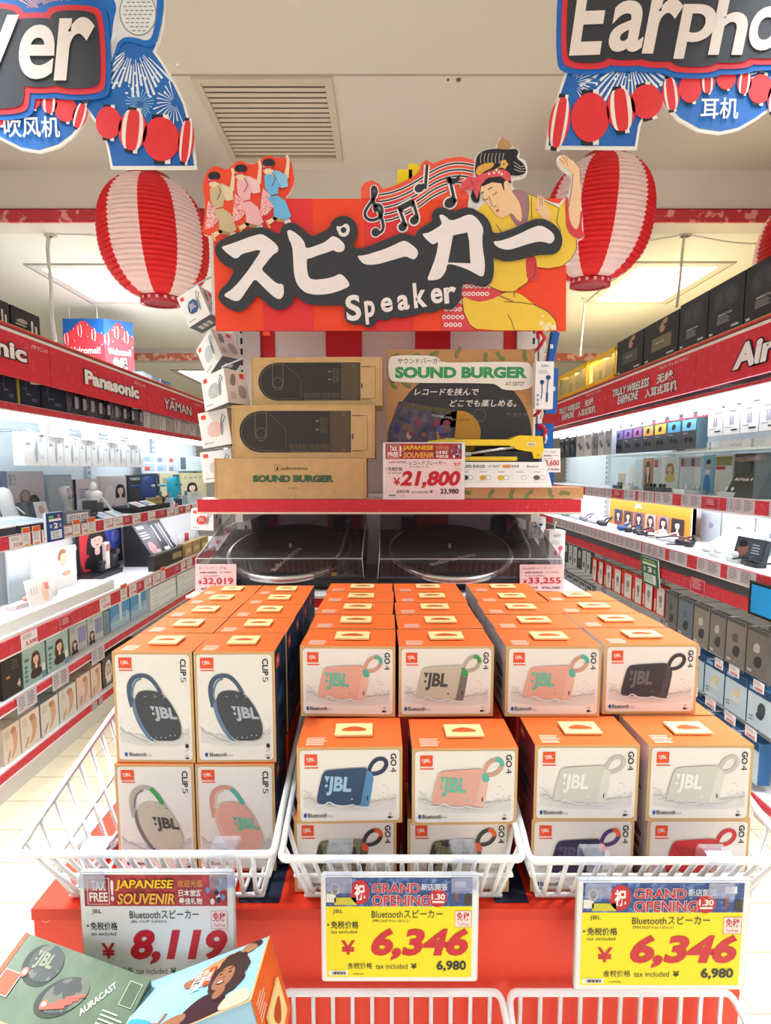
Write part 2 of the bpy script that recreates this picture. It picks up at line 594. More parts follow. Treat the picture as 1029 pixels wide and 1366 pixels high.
# ------------------------------------------------------------------ paper lanterns
def lantern(px, py, Y, tilt, roll, label):
    c = at(px, py, Y)
    t = thing('paper_lantern', label, 'lantern', c, 0, 'red and white paper lanterns')
    t.rotation_euler = (radians(tilt), 0, radians(roll))
    S = Y / F
    R, H = 64.5 * S, 68 * S
    prof = []
    n = 26
    for i in range(n):
        for q, dr in ((0.0, 0), (0.45, 0.013)):
            u = -1 + 2 * (i + q) / n
            prof.append((R * (0.36 + 0.64 * (1 - abs(u) ** 2.35) ** 0.62) + R * dr - (0.0 if q else 0.006), u * H))
    prof.append((R * 0.36, H))
    rd, wh = ink('#e0252c', 0.6, 0.05, 30), ink('#f3d5d3', 0.65, 0.05, 30)
    part('shade', MB().lathe(prof, rd, 60, smooth=False, matf=lambda j: rd if (j // 6) % 2 == 0 else wh), t)
    for z0, z1, nm in ((H * 0.99, H * 1.08, 'top_ring'), (-H * 1.12, -H * 0.98, 'bottom_ring')):
        m = MB().lathe([(R * .30, z0), (R * .385, z0), (R * .385, z1), (R * .30, z1), (R * .30, z0)], ink('#b3142a', 0.3, coat=0.4), 40)
        if nm == 'bottom_ring':
            m.lathe([(0, z0 + .004), (R * .31, z0 + .004)], ink('#9c2434'), 30)
            for k in range(16):
                a = 2 * pi * k / 16
                m.box(-.006, -R * .389, z0 + .012, .006, -R * .38, z1 - .008, ink('#e9a9ae'), Matrix.Rotation(a, 4, 'Z'))
        part(nm, m, t)
    m = MB().tube([(-R * .34, 0, H * 1.03), (-R * .28, 0, H * 1.22), (0, 0, H * 1.30), (R * .05, 0, H * 1.36)], 0.004, ink('#e5e2dc'), 6)
    part('hanger', m, t)
    tops = c + Matrix.Rotation(radians(roll), 3, 'Z') @ Matrix.Rotation(radians(tilt), 3, 'X') @ Vector((R * .05, 0, H * 1.36))
    m = MB().tube([(0, 0, tops.z - ZN), (0, 0, 0)], 0.0025, ink('#dcd8d0'), 6)
    m.box(-.03, -.015, -.006, .03, .015, 0, ink('#e4ddd2'))
    single('lantern_hook', m, 'white ceiling hook and cord holding the lantern ' + ('above the beauty aisle' if px < 500 else 'behind the dancer sign' if px < 1000 else 'over the black cartons'), 'hook', None, (tops.x, tops.y, ZN))


lantern(207, 322, 2.18, 6, -8, 'red and white striped paper lantern hanging alone over the beauty aisle')
lantern(797, 297, 2.12, 8, 14, 'red and white striped paper lantern half hidden by the dancing woman on the sign')
lantern(1090, 331, 2.2, 6, 20, 'red and white striped paper lantern only just peeping in above the black cartons')


# ------------------------------------------------------------------ hanging category boards
def print_lantern(m, M, cx, cy, rx, ry, stripes, w, tilt=0, blk=True):
    R_ = M @ Matrix.Translation((cx, cy, 0)) @ Matrix.Rotation(radians(tilt), 4, 'Z')
    rd, wh, bk = ink('#e4353c'), ink('#f5e9e6'), ink('#252733')
    if blk:
        for s_ in (1, -1):
            m.rect(-rx * .45, s_ * ry * 1.0 - ry * .12, rx * .15, s_ * ry * 1.0 + ry * .12, w, bk, R_)
            m.rect(rx * .15, s_ * ry * 1.0 - ry * .12, rx * .45, s_ * ry * 1.0 + ry * .12, w, wh, R_)
    m.ell(0, 0, rx, ry, w + .0004, rd, R_, 22)
    if stripes:
        for s_ in (1, -1):
            a = [(s_ * rx * (.38 + .36 * cos(t)), ry * .95 * sin(t)) for t in (pi / 2 - pi * i / 10 for i in range(11))]
            b = [(s_ * rx * (.28 + .17 * cos(t)), ry * .95 * sin(t)) for t in (-pi / 2 + pi * i / 10 for i in range(11))]
            m.flat(a + b, w + .0008, wh, R_)


def firework(m, M, cx, cy, r, n, w, col, a0=0, a1=360, inner=.25, seed=1):
    rr = random.Random(seed)
    for i in range(n):
        a = radians(a0 + (a1 - a0) * (i + .5) / n)
        L_ = r * rr.uniform(.6, 1)
        q = r * inner * rr.uniform(.8, 1.3)
        m.line([(cx + q * cos(a), cy + q * sin(a)), (cx + L_ * .6 * cos(a), cy + L_ * .6 * sin(a) - L_ * .02),
                (cx + L_ * cos(a), cy + L_ * sin(a) - L_ * .08)], [r * .012, r * .03, r * .055], w, col, M)
        m.ell(cx + L_ * cos(a), cy + L_ * sin(a) - L_ * .08, r * .03, r * .03, w + .0001, col, M, 7)


YH = 1.2


def hang_board(name, outline, letters, cn, label, cnpos, lanterns, extra, strings):
    """Cut-out board hung facing the shopper; all pieces in the board's own plane at YH."""
    def P(x, y):
        p = at(x, y, YH)
        return (p.x, p.z)
    M = FR((0, YH, 0))
    t = thing(name, label, 'hanging sign', (0, 0, 0))
    m = MB()
    blue, wh = two_tone('blue_board_paper', '#0b58ae', '#1b71c6', 6, .3, .7), ink('#f1eeea')
    pts = [P(*q) for q in outline]
    m.prism(pts, -.005, 0, wh, wh, M)
    c = Vector((sum(p[0] for p in pts) / len(pts), sum(p[1] for p in pts) / len(pts)))
    ins = inset(pts, .006)
    m.flat(ins, .0006, blue, M)
    extra(m, M, P)
    for (x, y, rx, ry, st, ti) in lanterns:
        q = P(x, y)
        print_lantern(m, M, q[0], q[1], rx * YH / F, ry * YH / F, st, .003, ti)
    part('board', m, t)
    m = MB()
    letters(m, M, P)
    part('title_lettering', m, t)
    m = MB()
    x, y, W_, H_ = cnpos
    q = P(x, y)
    m.text(cn, q[0], q[1], W_ * YH / F, H_ * YH / F, .004, ink('#f2f0ee'), M, 0.014)
    part('category_lettering', m, t)
    for x, y in strings:
        q = P(x, y)
        part('hanging_string', MB().tube([(q[0], YH - .002, q[1] - .02), (q[0], YH - .002, ZN)], .002, ink('#e6e2da'), 6), t)
    return t


def inset(pts, d):
    k = len(pts)
    if sum(pts[i][0] * pts[(i + 1) % k][1] - pts[(i + 1) % k][0] * pts[i][1] for i in range(k)) < 0:
        pts = pts[::-1]
    out = []
    for i in range(k):
        a, b, c = Vector(pts[i - 1]), Vector(pts[i]), Vector(pts[(i + 1) % k])
        n1, n2 = (b - a), (c - b)
        n1 = Vector((-n1.y, n1.x)).normalized() if n1.length > 1e-9 else Vector((0, 0))
        n2 = Vector((-n2.y, n2.x)).normalized() if n2.length > 1e-9 else Vector((0, 0))
        n = n1 + n2
        n = n.normalized() if n.length > 1e-6 else n1
        s = d / max(.5, n.dot(n1))
        out.append(tuple(b + n * s))
    return out


def brush_title(items, blobs):
    """White brush letters on a black splash with a red and a blue rim."""
    def go(m, M, P):
        s = YH / F
        layers = ((21, '#1666bd', .005), (15, '#d8323f', .0062), (8.5, '#33363f', .0074))
        for grow, h, w in layers:
            for k_, (ch, x, y, W_, H_, rot) in enumerate(items):
                q = P(x, y)
                m.flat(smooth_pts([(q[0] + dx * (W_ / 2 + grow) * s, q[1] + dy * (H_ / 2 + grow) * s) for dx, dy in
                                   ((-1, -.75), (-.75, -1), (.75, -1), (1, -.75), (1, .75), (.75, 1), (-.75, 1), (-1, .75))], True, 2), w + .0001 * k_, ink(h), M)
        for (ch, x, y, W_, H_, rot) in items:
            q = P(x, y)
            m.text(ch, q[0], q[1], W_ * s, H_ * s, .0095, ink('#e9dcd8'), M, .022, .16, rot)
    return go


def dryer_extra(m, M, P):
    wh, pk = ink('#e9f1fa'), ink('#e6b9c4')
    s = YH / F
    q = P(60, 20)
    firework(m, M, q[0], q[1] - 2 * s, 62 * s, 26, .0016, pk, 5, 175, .2, 3)
    q = P(180, 62)
    firework(m, M, q[0], q[1], 58 * s, 17, .0016, wh, 205, 325, .3, 4)
    q = P(187, 140)
    firework(m, M, q[0], q[1], 20 * s, 26, .0018, ink('#9fd4f2'), 0, 360, .2, 5)
    q = P(240, 138)
    firework(m, M, q[0] - 6 * s, q[1], 30 * s, 14, .0018, wh, 95, 300, .15, 6)
    for i in range(26):
        q = P(random.uniform(130, 240), random.uniform(85, 130))
        m.ell(q[0], q[1], random.uniform(1, 2.4) * s, random.uniform(1, 2.4) * s, .0015, wh, M, 7)
    # hair dryer picture
    gr, lg = ink('#c8c9d2', 0.4), ink('#dedfe6', 0.4)
    Q = lambda L: [P(*p) for p in L]
    m.flat(smooth_pts(Q([(126, -60), (205, -60), (221, -5), (216, 35), (207, 68), (175, 56), (163, 58), (150, 90), (140, 125), (123, 122), (116, 115), (133, 82), (146, 60), (143, 40), (149, 20), (135, 8)]), True, 2), .0022, ink('#1a6fc4'), M)
    m.flat(smooth_pts(Q([(130, -60), (200, -60), (211, -5), (208, 30), (202, 58), (178, 50), (160, 52), (146, 84), (136, 118), (120, 118), (118, 110), (137, 80), (150, 55), (152, 30), (158, 8), (145, -8)]), True, 2), .0026, lg, M)
    m.flat(smooth_pts(Q([(150, 55), (162, 50), (140, 108), (128, 122), (122, 112)]), True, 2), .003, gr, M)
    m.flat(Q([(118, 122), (126, 123), (119, 140), (111, 138)]), .0032, ink('#4c5564'), M)
    q = P(185, 19)
    m.ell(q[0], q[1], 23 * s, 26 * s, .003, ink('#8e9199'), M, 28)
    m.ell(q[0], q[1], 21.5 * s, 24.5 * s, .0033, ink('#e6e7ec'), M, 28)
    for r in range(10):
        y = -21 + r * 4.6
        half = 20 * math.sqrt(max(0, 1 - (y / 24) ** 2))
        x = -half + 2 + (r % 2) * 2.5
        while x + 4 < half:
            m.rect(q[0] + x * s, q[1] + y * s, q[0] + (x + 4) * s, q[1] + (y + 1.3) * s, .0036, ink('#85888f'), M)
            x += 6.2


def ear_extra(m, M, P):
    wh, pk = ink('#e9f1fa'), ink('#e6b9c4')
    s = YH / F
    for (x, y, r, n, a0, a1, c, sd) in ((764, 112, 32, 13, -60, 95, wh, 1), (840, 78, 66, 17, 200, 340, wh, 2), (1018, 5, 26, 16, 180, 360, pk, 3), (960, 96, 16, 14, 0, 360, pk, 8), (1030, 95, 30, 16, 100, 260, wh, 4)):
        q = P(x, y)
        firework(m, M, q[0], q[1], r * s, n, .0016, c, a0, a1, .25, sd)
    for i in range(22):
        q = P(random.uniform(775, 900), random.uniform(88, 120))
        m.ell(q[0], q[1], random.uniform(1, 2.4) * s, random.uniform(1, 2.4) * s, .0015, wh, M, 7)


hang_board('hanging_sign', [(-250, -85), (222, -85), (221, 0), (219, 34), (210, 65), (208, 69), (219, 85), (234, 110), (247, 137), (257, 175), (263, 225),
                            (148, 225), (142, 195), (134, 174), (118, 151), (112, 165), (98, 182), (79, 196), (53, 204), (28, 200), (0, 186), (-60, 150), (-250, 150)],
           brush_title([('y', -2, 82, 50, 98, 0), ('e', 53, 74, 44, 62, 0), ('r', 103, 70, 44, 72, 0), ('r', -62, 70, 42, 66, 0), ('D', -125, 60, 60, 90, 0)], None),
           '吹风机', 'blue fireworks sign with a grey hair dryer and white brush lettering, hung from the ceiling', (44, 171, 70, 25),
           [(-2, 152, 16, 15, 0, 0), (21, 138, 9, 12, 1, 5), (44, 135, 10.5, 11, 0, 0), (67, 139, 10, 12, 1, -5), (89, 147, 14, 15, 0, -10), (108, 156, 9, 15, 1, -20),
            (146, 165, 16, 19, 0, -4), (178, 175, 18, 24, 1, -8), (216, 187, 23, 26, 0, 0), (249, 190, 10, 25, 1, -8)], dryer_extra, ((-120, -60), (150, -80)))
hang_board('hanging_sign.001', [(746, -85), (1300, -85), (1300, 150), (1029, 146), (1010, 160), (985, 174), (960, 179), (932, 175), (905, 160), (890, 143), (881, 129), (866, 145),
                                (855, 168), (850, 199), (728, 198), (732, 165), (743, 130), (757, 88), (748, 80), (746, 70), (752, 40), (760, 0)],
           brush_title([('E', 785, 29, 38, 84, 2), ('a', 836, 40, 42, 58, 0), ('r', 882, 40, 40, 62, 0), ('p', 926, 47, 44, 62, 0), ('h', 972, 37, 42, 70, 0), ('o', 1018, 43, 40, 50, 0), ('n', 1066, 40, 44, 56, 0), ('e', 1114, 40, 44, 56, 0)], None),
           '耳机', 'blue fireworks sign with printed lantern garland and white brush lettering over the earphone aisle', (959, 146, 47, 25),
           [(746, 165, 13, 30, 1, -8), (787, 158, 24, 29, 0, 2), (828, 148, 18, 25, 1, 8), (862, 137, 20, 20, 0, 15), (894, 127, 11, 19, 1, 10), (920, 119, 14, 17, 0, 6), (943, 111, 9, 13, 1, 3),
            (968, 107, 12, 12, 0, 0), (992, 112, 9, 13, 1, -4), (1013, 120, 15, 17, 0, -6), (1036, 130, 12, 20, 1, -10)], ear_extra, ((800, -80), (1150, -80)))

# folded welcome board far down the beauty aisle
t = thing('welcome_board', 'folded blue and red welcome board rising behind the beauty shelf header', 'sign', (0, 0, 0))
Yw = 3.75
a, b, c = at(83, 425, Yw), at(138, 425, Yw), at(168, 440, Yw)
for nm, p, q, ang in (('front_panel', a, b, 0), ('side_panel', b, c, -32)):
    wd = (q.x - p.x) / cos(radians(ang))
    M = FR((p.x, Yw, 0), -ang)
    m = MB()
    zt_, zb_ = p.z, at(83, 500, Yw).z
    m.prism([(0, zb_), (wd, zb_), (wd, zt_), (0, zt_)], -.01, 0, ink('#14539b'), ink('#14539b'), M)
    rd = ink('#d02f3c')
    k = wd
    m.flat(smooth_pts([(0.0, zb_), (wd, zb_), (wd, zt_ - .15), (wd * .75, zt_ - .08), (wd * .5, zt_ - .0), (wd * .25, zt_ - .07), (0, zt_ - .14)], True, 1), .0015, rd, M)
    for i in range(6):
        x = wd * (i + .5) / 6
        print_lantern(m, M, x, zt_ - .075 - abs(i - 2.5) * .03, .022, .042, i % 2 == 0, .003, 0)
    m.text('Welcome!!', wd / 2, zt_ - .235, wd * .8, .05, .005, ink('#f0ecea'), M, .02)
    m.text('免税', wd / 2, zt_ - .325, wd * .5, .1, .005, ink('#f0ecea'), M, .04, rings=((.06, ink('#1d1d22')),))
    part(nm, m, t)
for x_ in (a.x + .05, b.x - .05):
    part('hanging_string', MB().tube([(x_, Yw + .006, a.z - .02), (x_, Yw + .006, ZB)], .003, ink('#dcd8d0'), 6), t)
# ================================================================== the end-of-aisle speaker display
DX = 0.008
YW = 1.33                                             # striped back panel
# base box
OR_BASE = ink('#e8391c', 0.5, 0.03, 4)
t = thing('cardboard_plinth', 'big orange-red cardboard base carrying the baskets of speaker cartons', 'display base', (0, .476, 0))
m = MB().box(-.378, 0, 0, .386, .80, .885, OR_BASE)
m.box(-.378, -.003, .872, .386, .0, .885, ink('#d93117'))
part('body', m, t)
m = MB()
M = FR((0, -.0005, 0))
q = at(62, 1222, .476)
m.line([(q.x + .006 * cos(a), q.z + .006 * sin(a)) for a in (2 * pi * i / 16 for i in range(16))], .0008, .0006, ink('#f2b8a5'), M, True)
m.text('4', q.x, q.z, None, .007, .0006, ink('#f2b8a5'), M)
part('printed_mark', m, t)
TOP = Matrix.Translation((0, 0, .8855))
nav, gy = ink('#20273f'), ink('#8f94a6')
for x0, x1 in ((-.16, -.115), (.118, .155)):
    m = MB().rect(x0, .004, x1, .30, 0, nav, TOP)
    m.text('JBL', (x0 + x1) / 2, .07, .033, .06, .0005, gy, TOP, .02)
    part('printed_panel', m, t, 'navy print with grey lettering')

# gondola end: posts, striped panel, shelves
t = thing('display_rack', 'white end-of-aisle rack with red and white striped back, under the speaker sign', 'display rack', (DX, YW, 0))
m = MB()
M = FR((0, 0, 0))
zb, zt = .885, 1.74
cl = two_tone('red_striped_cloth', '#d31c2a', '#dd2936', 3, .3, .7)
wc = ink('#efe3e6', 0.7, 0.02, 4)
m.box(-.345, .002, 0, .345, .02, zt, wc)
xs, red = [-.345], True
edges = [332, 367, 435, 483, 554, 601, 672, 705]
ex = [at(x, 470, YW).x - DX for x in edges]
for k in range(0, 8, 2):
    m.rect(ex[k], zb, ex[k + 1], zt, 0.0002, cl, M)
part('striped_panel', m, t)
for x0, x1 in ((-.405, -.345), (.345, .40)):
    m = MB().box(x0, -.012, 0, x1, .03, 1.95, ink('#e9e2e3', 0.4))
    for i in range(24):
        z = 1.1 + i * .028
        xx = x0 + .008 if x0 < 0 else x1 - .014
        m.box(xx, -.0128, z, xx + .006, -.0119, z + .016, ink('#3c3c42'))
    part('post', m, t)
zs = 1.288
m = MB().box(-.408, -.30, zs - .022, .408, -.012, zs, ink('#e8e4e4', 0.4))
part('upper_shelf', m, t)
m = MB()
rail = two_tone('red_shelf_edge', '#c9192a', '#d84a54', 130, .62, .7, kind='noise')
m.box(-.41, -.308, zs - .026, .41, -.30, zs + .001, rail)
m.box(-.41, -.31, zs - .03, .41, -.298, zs - .026, ink('#d9cdbb'))
part('shelf_edge', m, t, 'red patterned price edge of the upper shelf')
zl = 1.092
m = MB().box(-.42, -.35, zl - .03, .42, -.012, zl, ink('#c9c6ca', 0.4))
m.box(-.42, -.357, zl - .03, .42, -.35, zl - .002, ink('#c32534'))
m.box(-.42, -.36, zl - .004, .42, -.352, zl + .001, ink('#d6d3d6', 0.3))
m.box(-.012, -.349, zl, .006, -.02, zl + .004, ink('#b9bcc4'))
part('lower_shelf', m, t)
for x in (-.33, .32):
    m = MB().box(x - .008, -.28, zs - .05, x + .008, -.012, zs - .022, ink('#d9d6d8', 0.4))
    m.box(x - .03, -.06, zs - .062, x + .03, -.012, zs - .03, ink('#77757c', 0.4))
    part('bracket', m, t)
for s_, x in ((-1, -.418), (1, .405)):
    m = MB().box(x, -.012, .9, x + .012, .36, 1.95, ink('#e6dfe2', 0.4))
    part('side_panel', m, t)

# ------------------------------------------------------------------ the speaker sign
YS = 1.1


def S1(x, y):
    return at(260 + x / 3.958, 195 + y / 3.958, YS)


def S2(x, y):
    return at(560 + x / 4.474, 180 + y / 4.474, YS)


def S3(x, y):
    return at(440 + x / 5.145, 200 + y / 5.145, YS)


def S0(x, y):
    return at(x, y, YS)


def Q(fn, L):
    return [(p.x, p.z) for p in (fn(*q) for q in L)]


def pq(fn, x, y):
    p = fn(x, y)
    return p.x, p.z


MS = FR((0, YS, 0))
ss = YS / F
t = thing('speaker_sign', 'red-orange sign with huge white brush lettering and a dancing woman topping the rack', 'sign', (0, YS + .02, 0))


def spart(name, mb, label=None):
    o = part(name, mb, t, label)
    o.matrix_parent_inverse = Matrix.Translation((0, -YS - .02, 0))
    return o


ORS, RDS = ink('#f0492a', .5), ink('#e5363a', .5)
m = MB()
m.prism(Q(S0, [(283, 265), (756, 265), (755.5, 441), (288, 441)]), -.006, 0, ORS, ink('#c9392a'), MS)
for x0, x1, y0, y1 in ((352, 417, 265, 441), (486, 553, 265, 441), (620, 690, 265, 441)):
    m.rect(*pq(S0, x0, y1), *pq(S0, x1, y0), .0004, RDS, MS)
m.rect(*pq(S0, 350, 447), *pq(S0, 360, 440), -.004, ORS, MS)
spart('board', m)
# support battens to the rack posts
for x in (-.375, .375):
    m = MB()
    m.box(x - .012, YS + .006, 1.70, x + .012, YS + .02, 1.93, ink('#d9d2d2'))
    m.box(x - .008, YS + .01, 1.88, x + .008, YW - .012, 1.90, ink('#d9d2d2'))
    m.box(x - .008, YS + .01, 1.72, x + .008, YW - .012, 1.74, ink('#d9d2d2'))
    spart('bracket', m)
# splash and lettering
SPL = ink('#363941', .5)
sp = (Q(S1, [(112, 560), (125, 520), (180, 490), (260, 460), (340, 440), (380, 443), (430, 470), (455, 475), (460, 445), (480, 425), (510, 415), (545, 425),
             (590, 460), (620, 490), (660, 475), (715, 445), (725, 410), (760, 385), (800, 380), (840, 400), (862, 440), (860, 490), (838, 530), (845, 552)])
      + Q(S3, [(235, 690), (300, 665), (400, 625), (470, 595), (520, 588), (560, 605), (586, 610), (592, 575), (650, 535), (705, 505), (695, 460), (720, 425),
               (760, 410), (800, 420), (830, 440), (870, 430), (930, 412), (975, 418), (1000, 432)])
      + Q(S2, [(390, 500), (420, 550), (428, 600), (470, 600), (560, 570), (640, 530), (700, 512), (760, 525), (820, 570), (845, 630), (835, 690), (800, 725), (750, 727),
               (690, 730), (600, 755), (520, 768), (470, 760), (430, 740), (440, 800), (430, 880), (400, 912), (370, 918), (320, 905), (260, 890), (245, 930), (245, 990)])
      + Q(S3, [(865, 1080), (840, 1105), (800, 1105), (770, 1090), (745, 1115), (690, 1130), (640, 1125), (600, 1145), (550, 1150), (500, 1165), (440, 1160), (390, 1185),
               (340, 1170), (320, 1195), (290, 1230), (255, 1230), (230, 1205), (170, 1210), (120, 1190), (100, 1150), (110, 1110), (90, 1075)])
      + Q(S1, [(740, 850), (640, 850), (575, 835), (530, 790), (525, 830), (500, 860), (455, 875), (420, 868), (380, 835), (340, 795), (320, 820), (280, 865), (240, 885),
               (190, 870), (140, 830), (130, 800), (145, 765), (185, 730), (220, 660), (170, 645), (130, 605)]))
m = MB().prism(smooth_pts(sp, True, 1), .0035, .005, SPL, SPL, MS)
spart('lettering_splash', m, 'dark charcoal splash behind the letters')
m = MB()
LT = ink('#efe6ea', .55)
su = [(150, 545), (165, 540), (225, 520), (290, 495), (345, 478), (370, 480), (420, 515), (448, 545), (445, 572), (425, 580), (398, 610), (375, 640), (358, 662), (392, 695),
      (440, 738), (470, 737), (477, 760), (475, 800), (455, 820), (430, 810), (395, 780), (355, 740), (325, 710), (300, 745), (270, 790), (248, 822), (225, 830), (190, 815),
      (163, 800), (172, 787), (200, 770), (240, 730), (280, 680), (315, 630), (345, 585), (355, 565), (340, 560), (300, 570), (255, 582), (240, 600), (222, 607), (195, 590), (165, 565)]
pi_ = [(492, 460), (510, 455), (535, 470), (560, 490), (585, 520), (590, 555), (640, 540), (690, 520), (715, 500), (730, 487), (755, 495), (780, 515), (795, 535), (793, 560),
       (775, 572), (750, 572), (735, 560), (700, 575), (650, 590), (610, 607), (597, 605), (595, 640), (600, 680), (607, 705), (630, 717), (690, 712), (740, 700), (765, 685),
       (785, 692), (805, 715), (820, 738), (815, 752), (790, 765), (740, 783), (690, 793), (640, 795), (590, 785), (555, 755), (535, 715), (527, 660), (525, 600), (520, 540), (500, 500)]
ring = [(748, 435), (775, 440), (800, 420), (820, 435), (820, 470), (800, 492), (770, 490), (757, 465)]
ba1 = [(190, 740), (230, 742), (290, 725), (370, 700), (440, 670), (490, 645), (515, 640), (545, 655), (590, 690), (607, 720), (595, 755), (575, 768), (550, 760), (520, 745),
       (470, 760), (400, 780), (340, 798), (280, 805), (240, 800), (210, 775)]
ka = [(12, 605), (50, 600), (85, 580), (125, 555), (128, 535), (112, 500), (125, 490), (150, 500), (180, 530), (230, 515), (265, 498), (300, 490), (335, 510), (370, 560), (375, 590),
      (368, 620), (370, 690), (385, 780), (380, 845), (365, 860), (335, 845), (290, 820), (240, 800), (190, 785), (160, 785), (155, 820), (135, 855), (110, 875), (75, 880), (40, 880),
      (60, 830), (95, 740), (110, 650), (95, 660), (75, 670), (50, 650), (25, 625)]
kah = [(195, 615), (280, 598), (290, 650), (298, 780), (250, 778), (165, 775), (180, 700)]
ba2 = [(430, 650), (470, 648), (530, 630), (600, 600), (660, 570), (710, 555), (745, 570), (785, 600), (797, 630), (785, 655), (765, 665), (740, 655), (700, 650), (640, 665),
       (580, 685), (530, 700), (490, 697), (450, 680)]
for fn, L in ((S1, su), (S1, pi_), (S1, ring), (S3, ba1), (S2, ka), (S2, ba2)):
    m.flat(smooth_pts(Q(fn, L), True, 1), .0056, LT, MS)
m.ell(*pq(S1, 788, 457), 3.6 * ss, 3.6 * ss, .006, SPL, MS)
m.flat(Q(S2, kah), .006, SPL, MS)
for ch, x, y, w_, h_, r_ in (('S', 472, 413, 19, 32, 8), ('p', 494, 419, 13, 29, 8), ('e', 516, 409, 15, 18, 8), ('a', 538, 406, 15, 19, 8), ('k', 560, 396, 17, 31, 8), ('e', 582, 397, 15, 19, 8), ('r', 600, 396, 16, 20, 8)):
    m.text(ch, *pq(S0, x, y), w_ * ss, h_ * ss, .0056, LT, MS, .03, .05, r_)
spart('title_lettering', m)
# notes and stave
m = MB()
bk = [(215, 335), (215, 270), (240, 225), (290, 210), (340, 235), (365, 270), (440, 250), (560, 195), (615, 150), (625, 100), (660, 70), (712, 95), (800, 60), (900, 48), (985, 70), (1000, 110), (1010, 340)]
m.prism(Q(S3, bk), -.005, .001, ink('#ee5a44'), ink('#ee5a44'), MS)
note, whp = ink('#353844'), ink('#efe9ea')
base_line = [(340, 312), (420, 300), (520, 262), (620, 205), (700, 150), (800, 104), (900, 92), (988, 110)]
for k in range(5):
    L_ = [(x, y + 46 * k * (1 if x < 700 else .95)) for x, y in base_line][: 8 if k < 4 else 6]
    pts = smooth_pts(Q(S3, L_), False, 2)
    m.line(pts, 4.2 * ss, .0016, whp, MS)
    m.line(pts, 1.9 * ss, .002, note, MS)


def clef(col, wd, w):
    m.line(smooth_pts(Q(S3, [(300, 580), (330, 580), (365, 560), (370, 510), (340, 430), (300, 370), (290, 280), (300, 255), (320, 270), (322, 310), (280, 370), (245, 420), (240, 460), (275, 490),
                             (330, 480), (365, 440), (355, 390), (325, 378), (305, 400), (315, 430)]), False, 2), wd * ss, w, col, MS)
    m.ell(*pq(S3, 315, 570), (wd * .5 + 3.5) * ss, (wd * .5 + 3.5) * ss, w + .0001, col, MS)


clef(whp, 6.2, .0024)
clef(note, 3.6, .003)
for col, g, w in ((whp, 2.0, .0034), (note, 0, .004)):
    for cx, cy, rx, ry in ((615, 270, 6.2, 5), (825, 370, 7.5, 6), (500, 535, 5.5, 5), (580, 490, 5.5, 5)):
        m.ell(*pq(S3, cx, cy), (rx + g) * ss, (ry + g) * ss, w, col, MS, 14, .4)
    for a, b_ in (((668, 110), (655, 275)), ((820, 195), (858, 365)), ((478, 410), (522, 530)), ((570, 355), (605, 480))):
        m.line(Q(S3, [a, b_]), (3.6 + 2 * g) * ss, w, col, MS)
    m.line(Q(S3, [(470, 415), (575, 360)]), (7 + 2 * g) * ss, w, col, MS)
    m.flat(Q(S3, [(795, 190), (860, 205), (895, 170), (890, 215), (850, 245), (808, 235)]), w, col, MS)
spart('music_stave', m, 'music notes on a striped stave')
# three dancers
m = MB()
m.prism(smooth_pts(Q(S1, [(35, 462), (50, 390), (55, 300), (40, 210), (55, 150), (95, 105), (130, 110), (170, 130), (210, 90), (245, 75), (290, 100), (330, 90), (385, 42), (430, 65), (475, 58), (510, 80),
                          (520, 130), (530, 190), (500, 250), (480, 270), (470, 330), (90, 480)]), True, 1), -.005, .001, ink('#ee4f33'), ink('#f3e3dc'), MS)
skin, hair = ink('#f1d2b4'), ink('#2b2d36')
pat = two_tone('red_scroll_print', '#e0606a', '#f2c9cb', 420, .45, .5)
for k, (dx, dy, c1, c2) in enumerate(((0, 0, '#cdb894', '#e2cfb0'), (143, -36, '#f0b3bd', '#f3c7cd'), (290, -64, '#6db6ea', '#8cc5ee'))):
    D = lambda L: Q(S1, [(x + dx, y + dy) for x, y in L])
    a, b_, w = ink(c1), ink(c2), .0016 + k * .0016
    m.flat(D([(72, 290), (112, 330), (128, 390), (95, 430), (55, 442), (62, 370)]), w, pat, MS)
    m.flat(D([(92, 340), (150, 330), (192, 360), (222, 440), (190, 470), (130, 445), (128, 385)]), w + .0002, a, MS)
    m.flat(D([(118, 440), (190, 458), (188, 476), (130, 462)]), w + .0003, ink('#b58a62'), MS)
    m.flat(D([(98, 462), (135, 440), (150, 455), (105, 485)]), w + .0003, skin, MS)
    m.flat(D([(88, 462), (98, 460), (115, 500), (105, 505)]), w + .0004, ink('#e3bd74'), MS)
    m.flat(D([(185, 468), (215, 455), (222, 478), (190, 485)]), w + .0004, ink('#f1e6dc'), MS)
    m.flat(D([(80, 230), (110, 198), (150, 200), (200, 225), (206, 285), (172, 292), (155, 285), (152, 322), (112, 332), (85, 292)]), w + .0005, a, MS)
    m.flat(D([(140, 205), (200, 225), (206, 285), (172, 292), (150, 250)]), w + .0007, b_, MS)
    m.flat(D([(185, 235), (198, 150), (192, 120), (205, 118), (215, 150), (208, 240)]), w + .0006, skin, MS)
    m.ell(*pq(S1, 95 + dx, 195 + dy), 5.2 * ss, 6.2 * ss, w + .0008, skin, MS, 14, .3)
    m.flat(D([(90, 205), (125, 195), (135, 240), (110, 215)]), w + .0007, skin, MS)
    m.flat(smooth_pts(D([(70, 165), (75, 145), (100, 138), (120, 140), (135, 150), (138, 170), (118, 182), (85, 182)]), True, 1), w + .001, hair, MS)
    m.flat(D([(65, 190), (90, 178), (122, 178), (120, 190), (88, 192), (72, 205)]), w + .0012, ink('#d0454f'), MS)
    m.line(D([(120, 210), (140, 245), (120, 285)]), 1.1 * ss, w + .001, ink('#6b5e5c'), MS)
spart('dancers_cutout', m, 'three small dancers in beige, pink and blue')
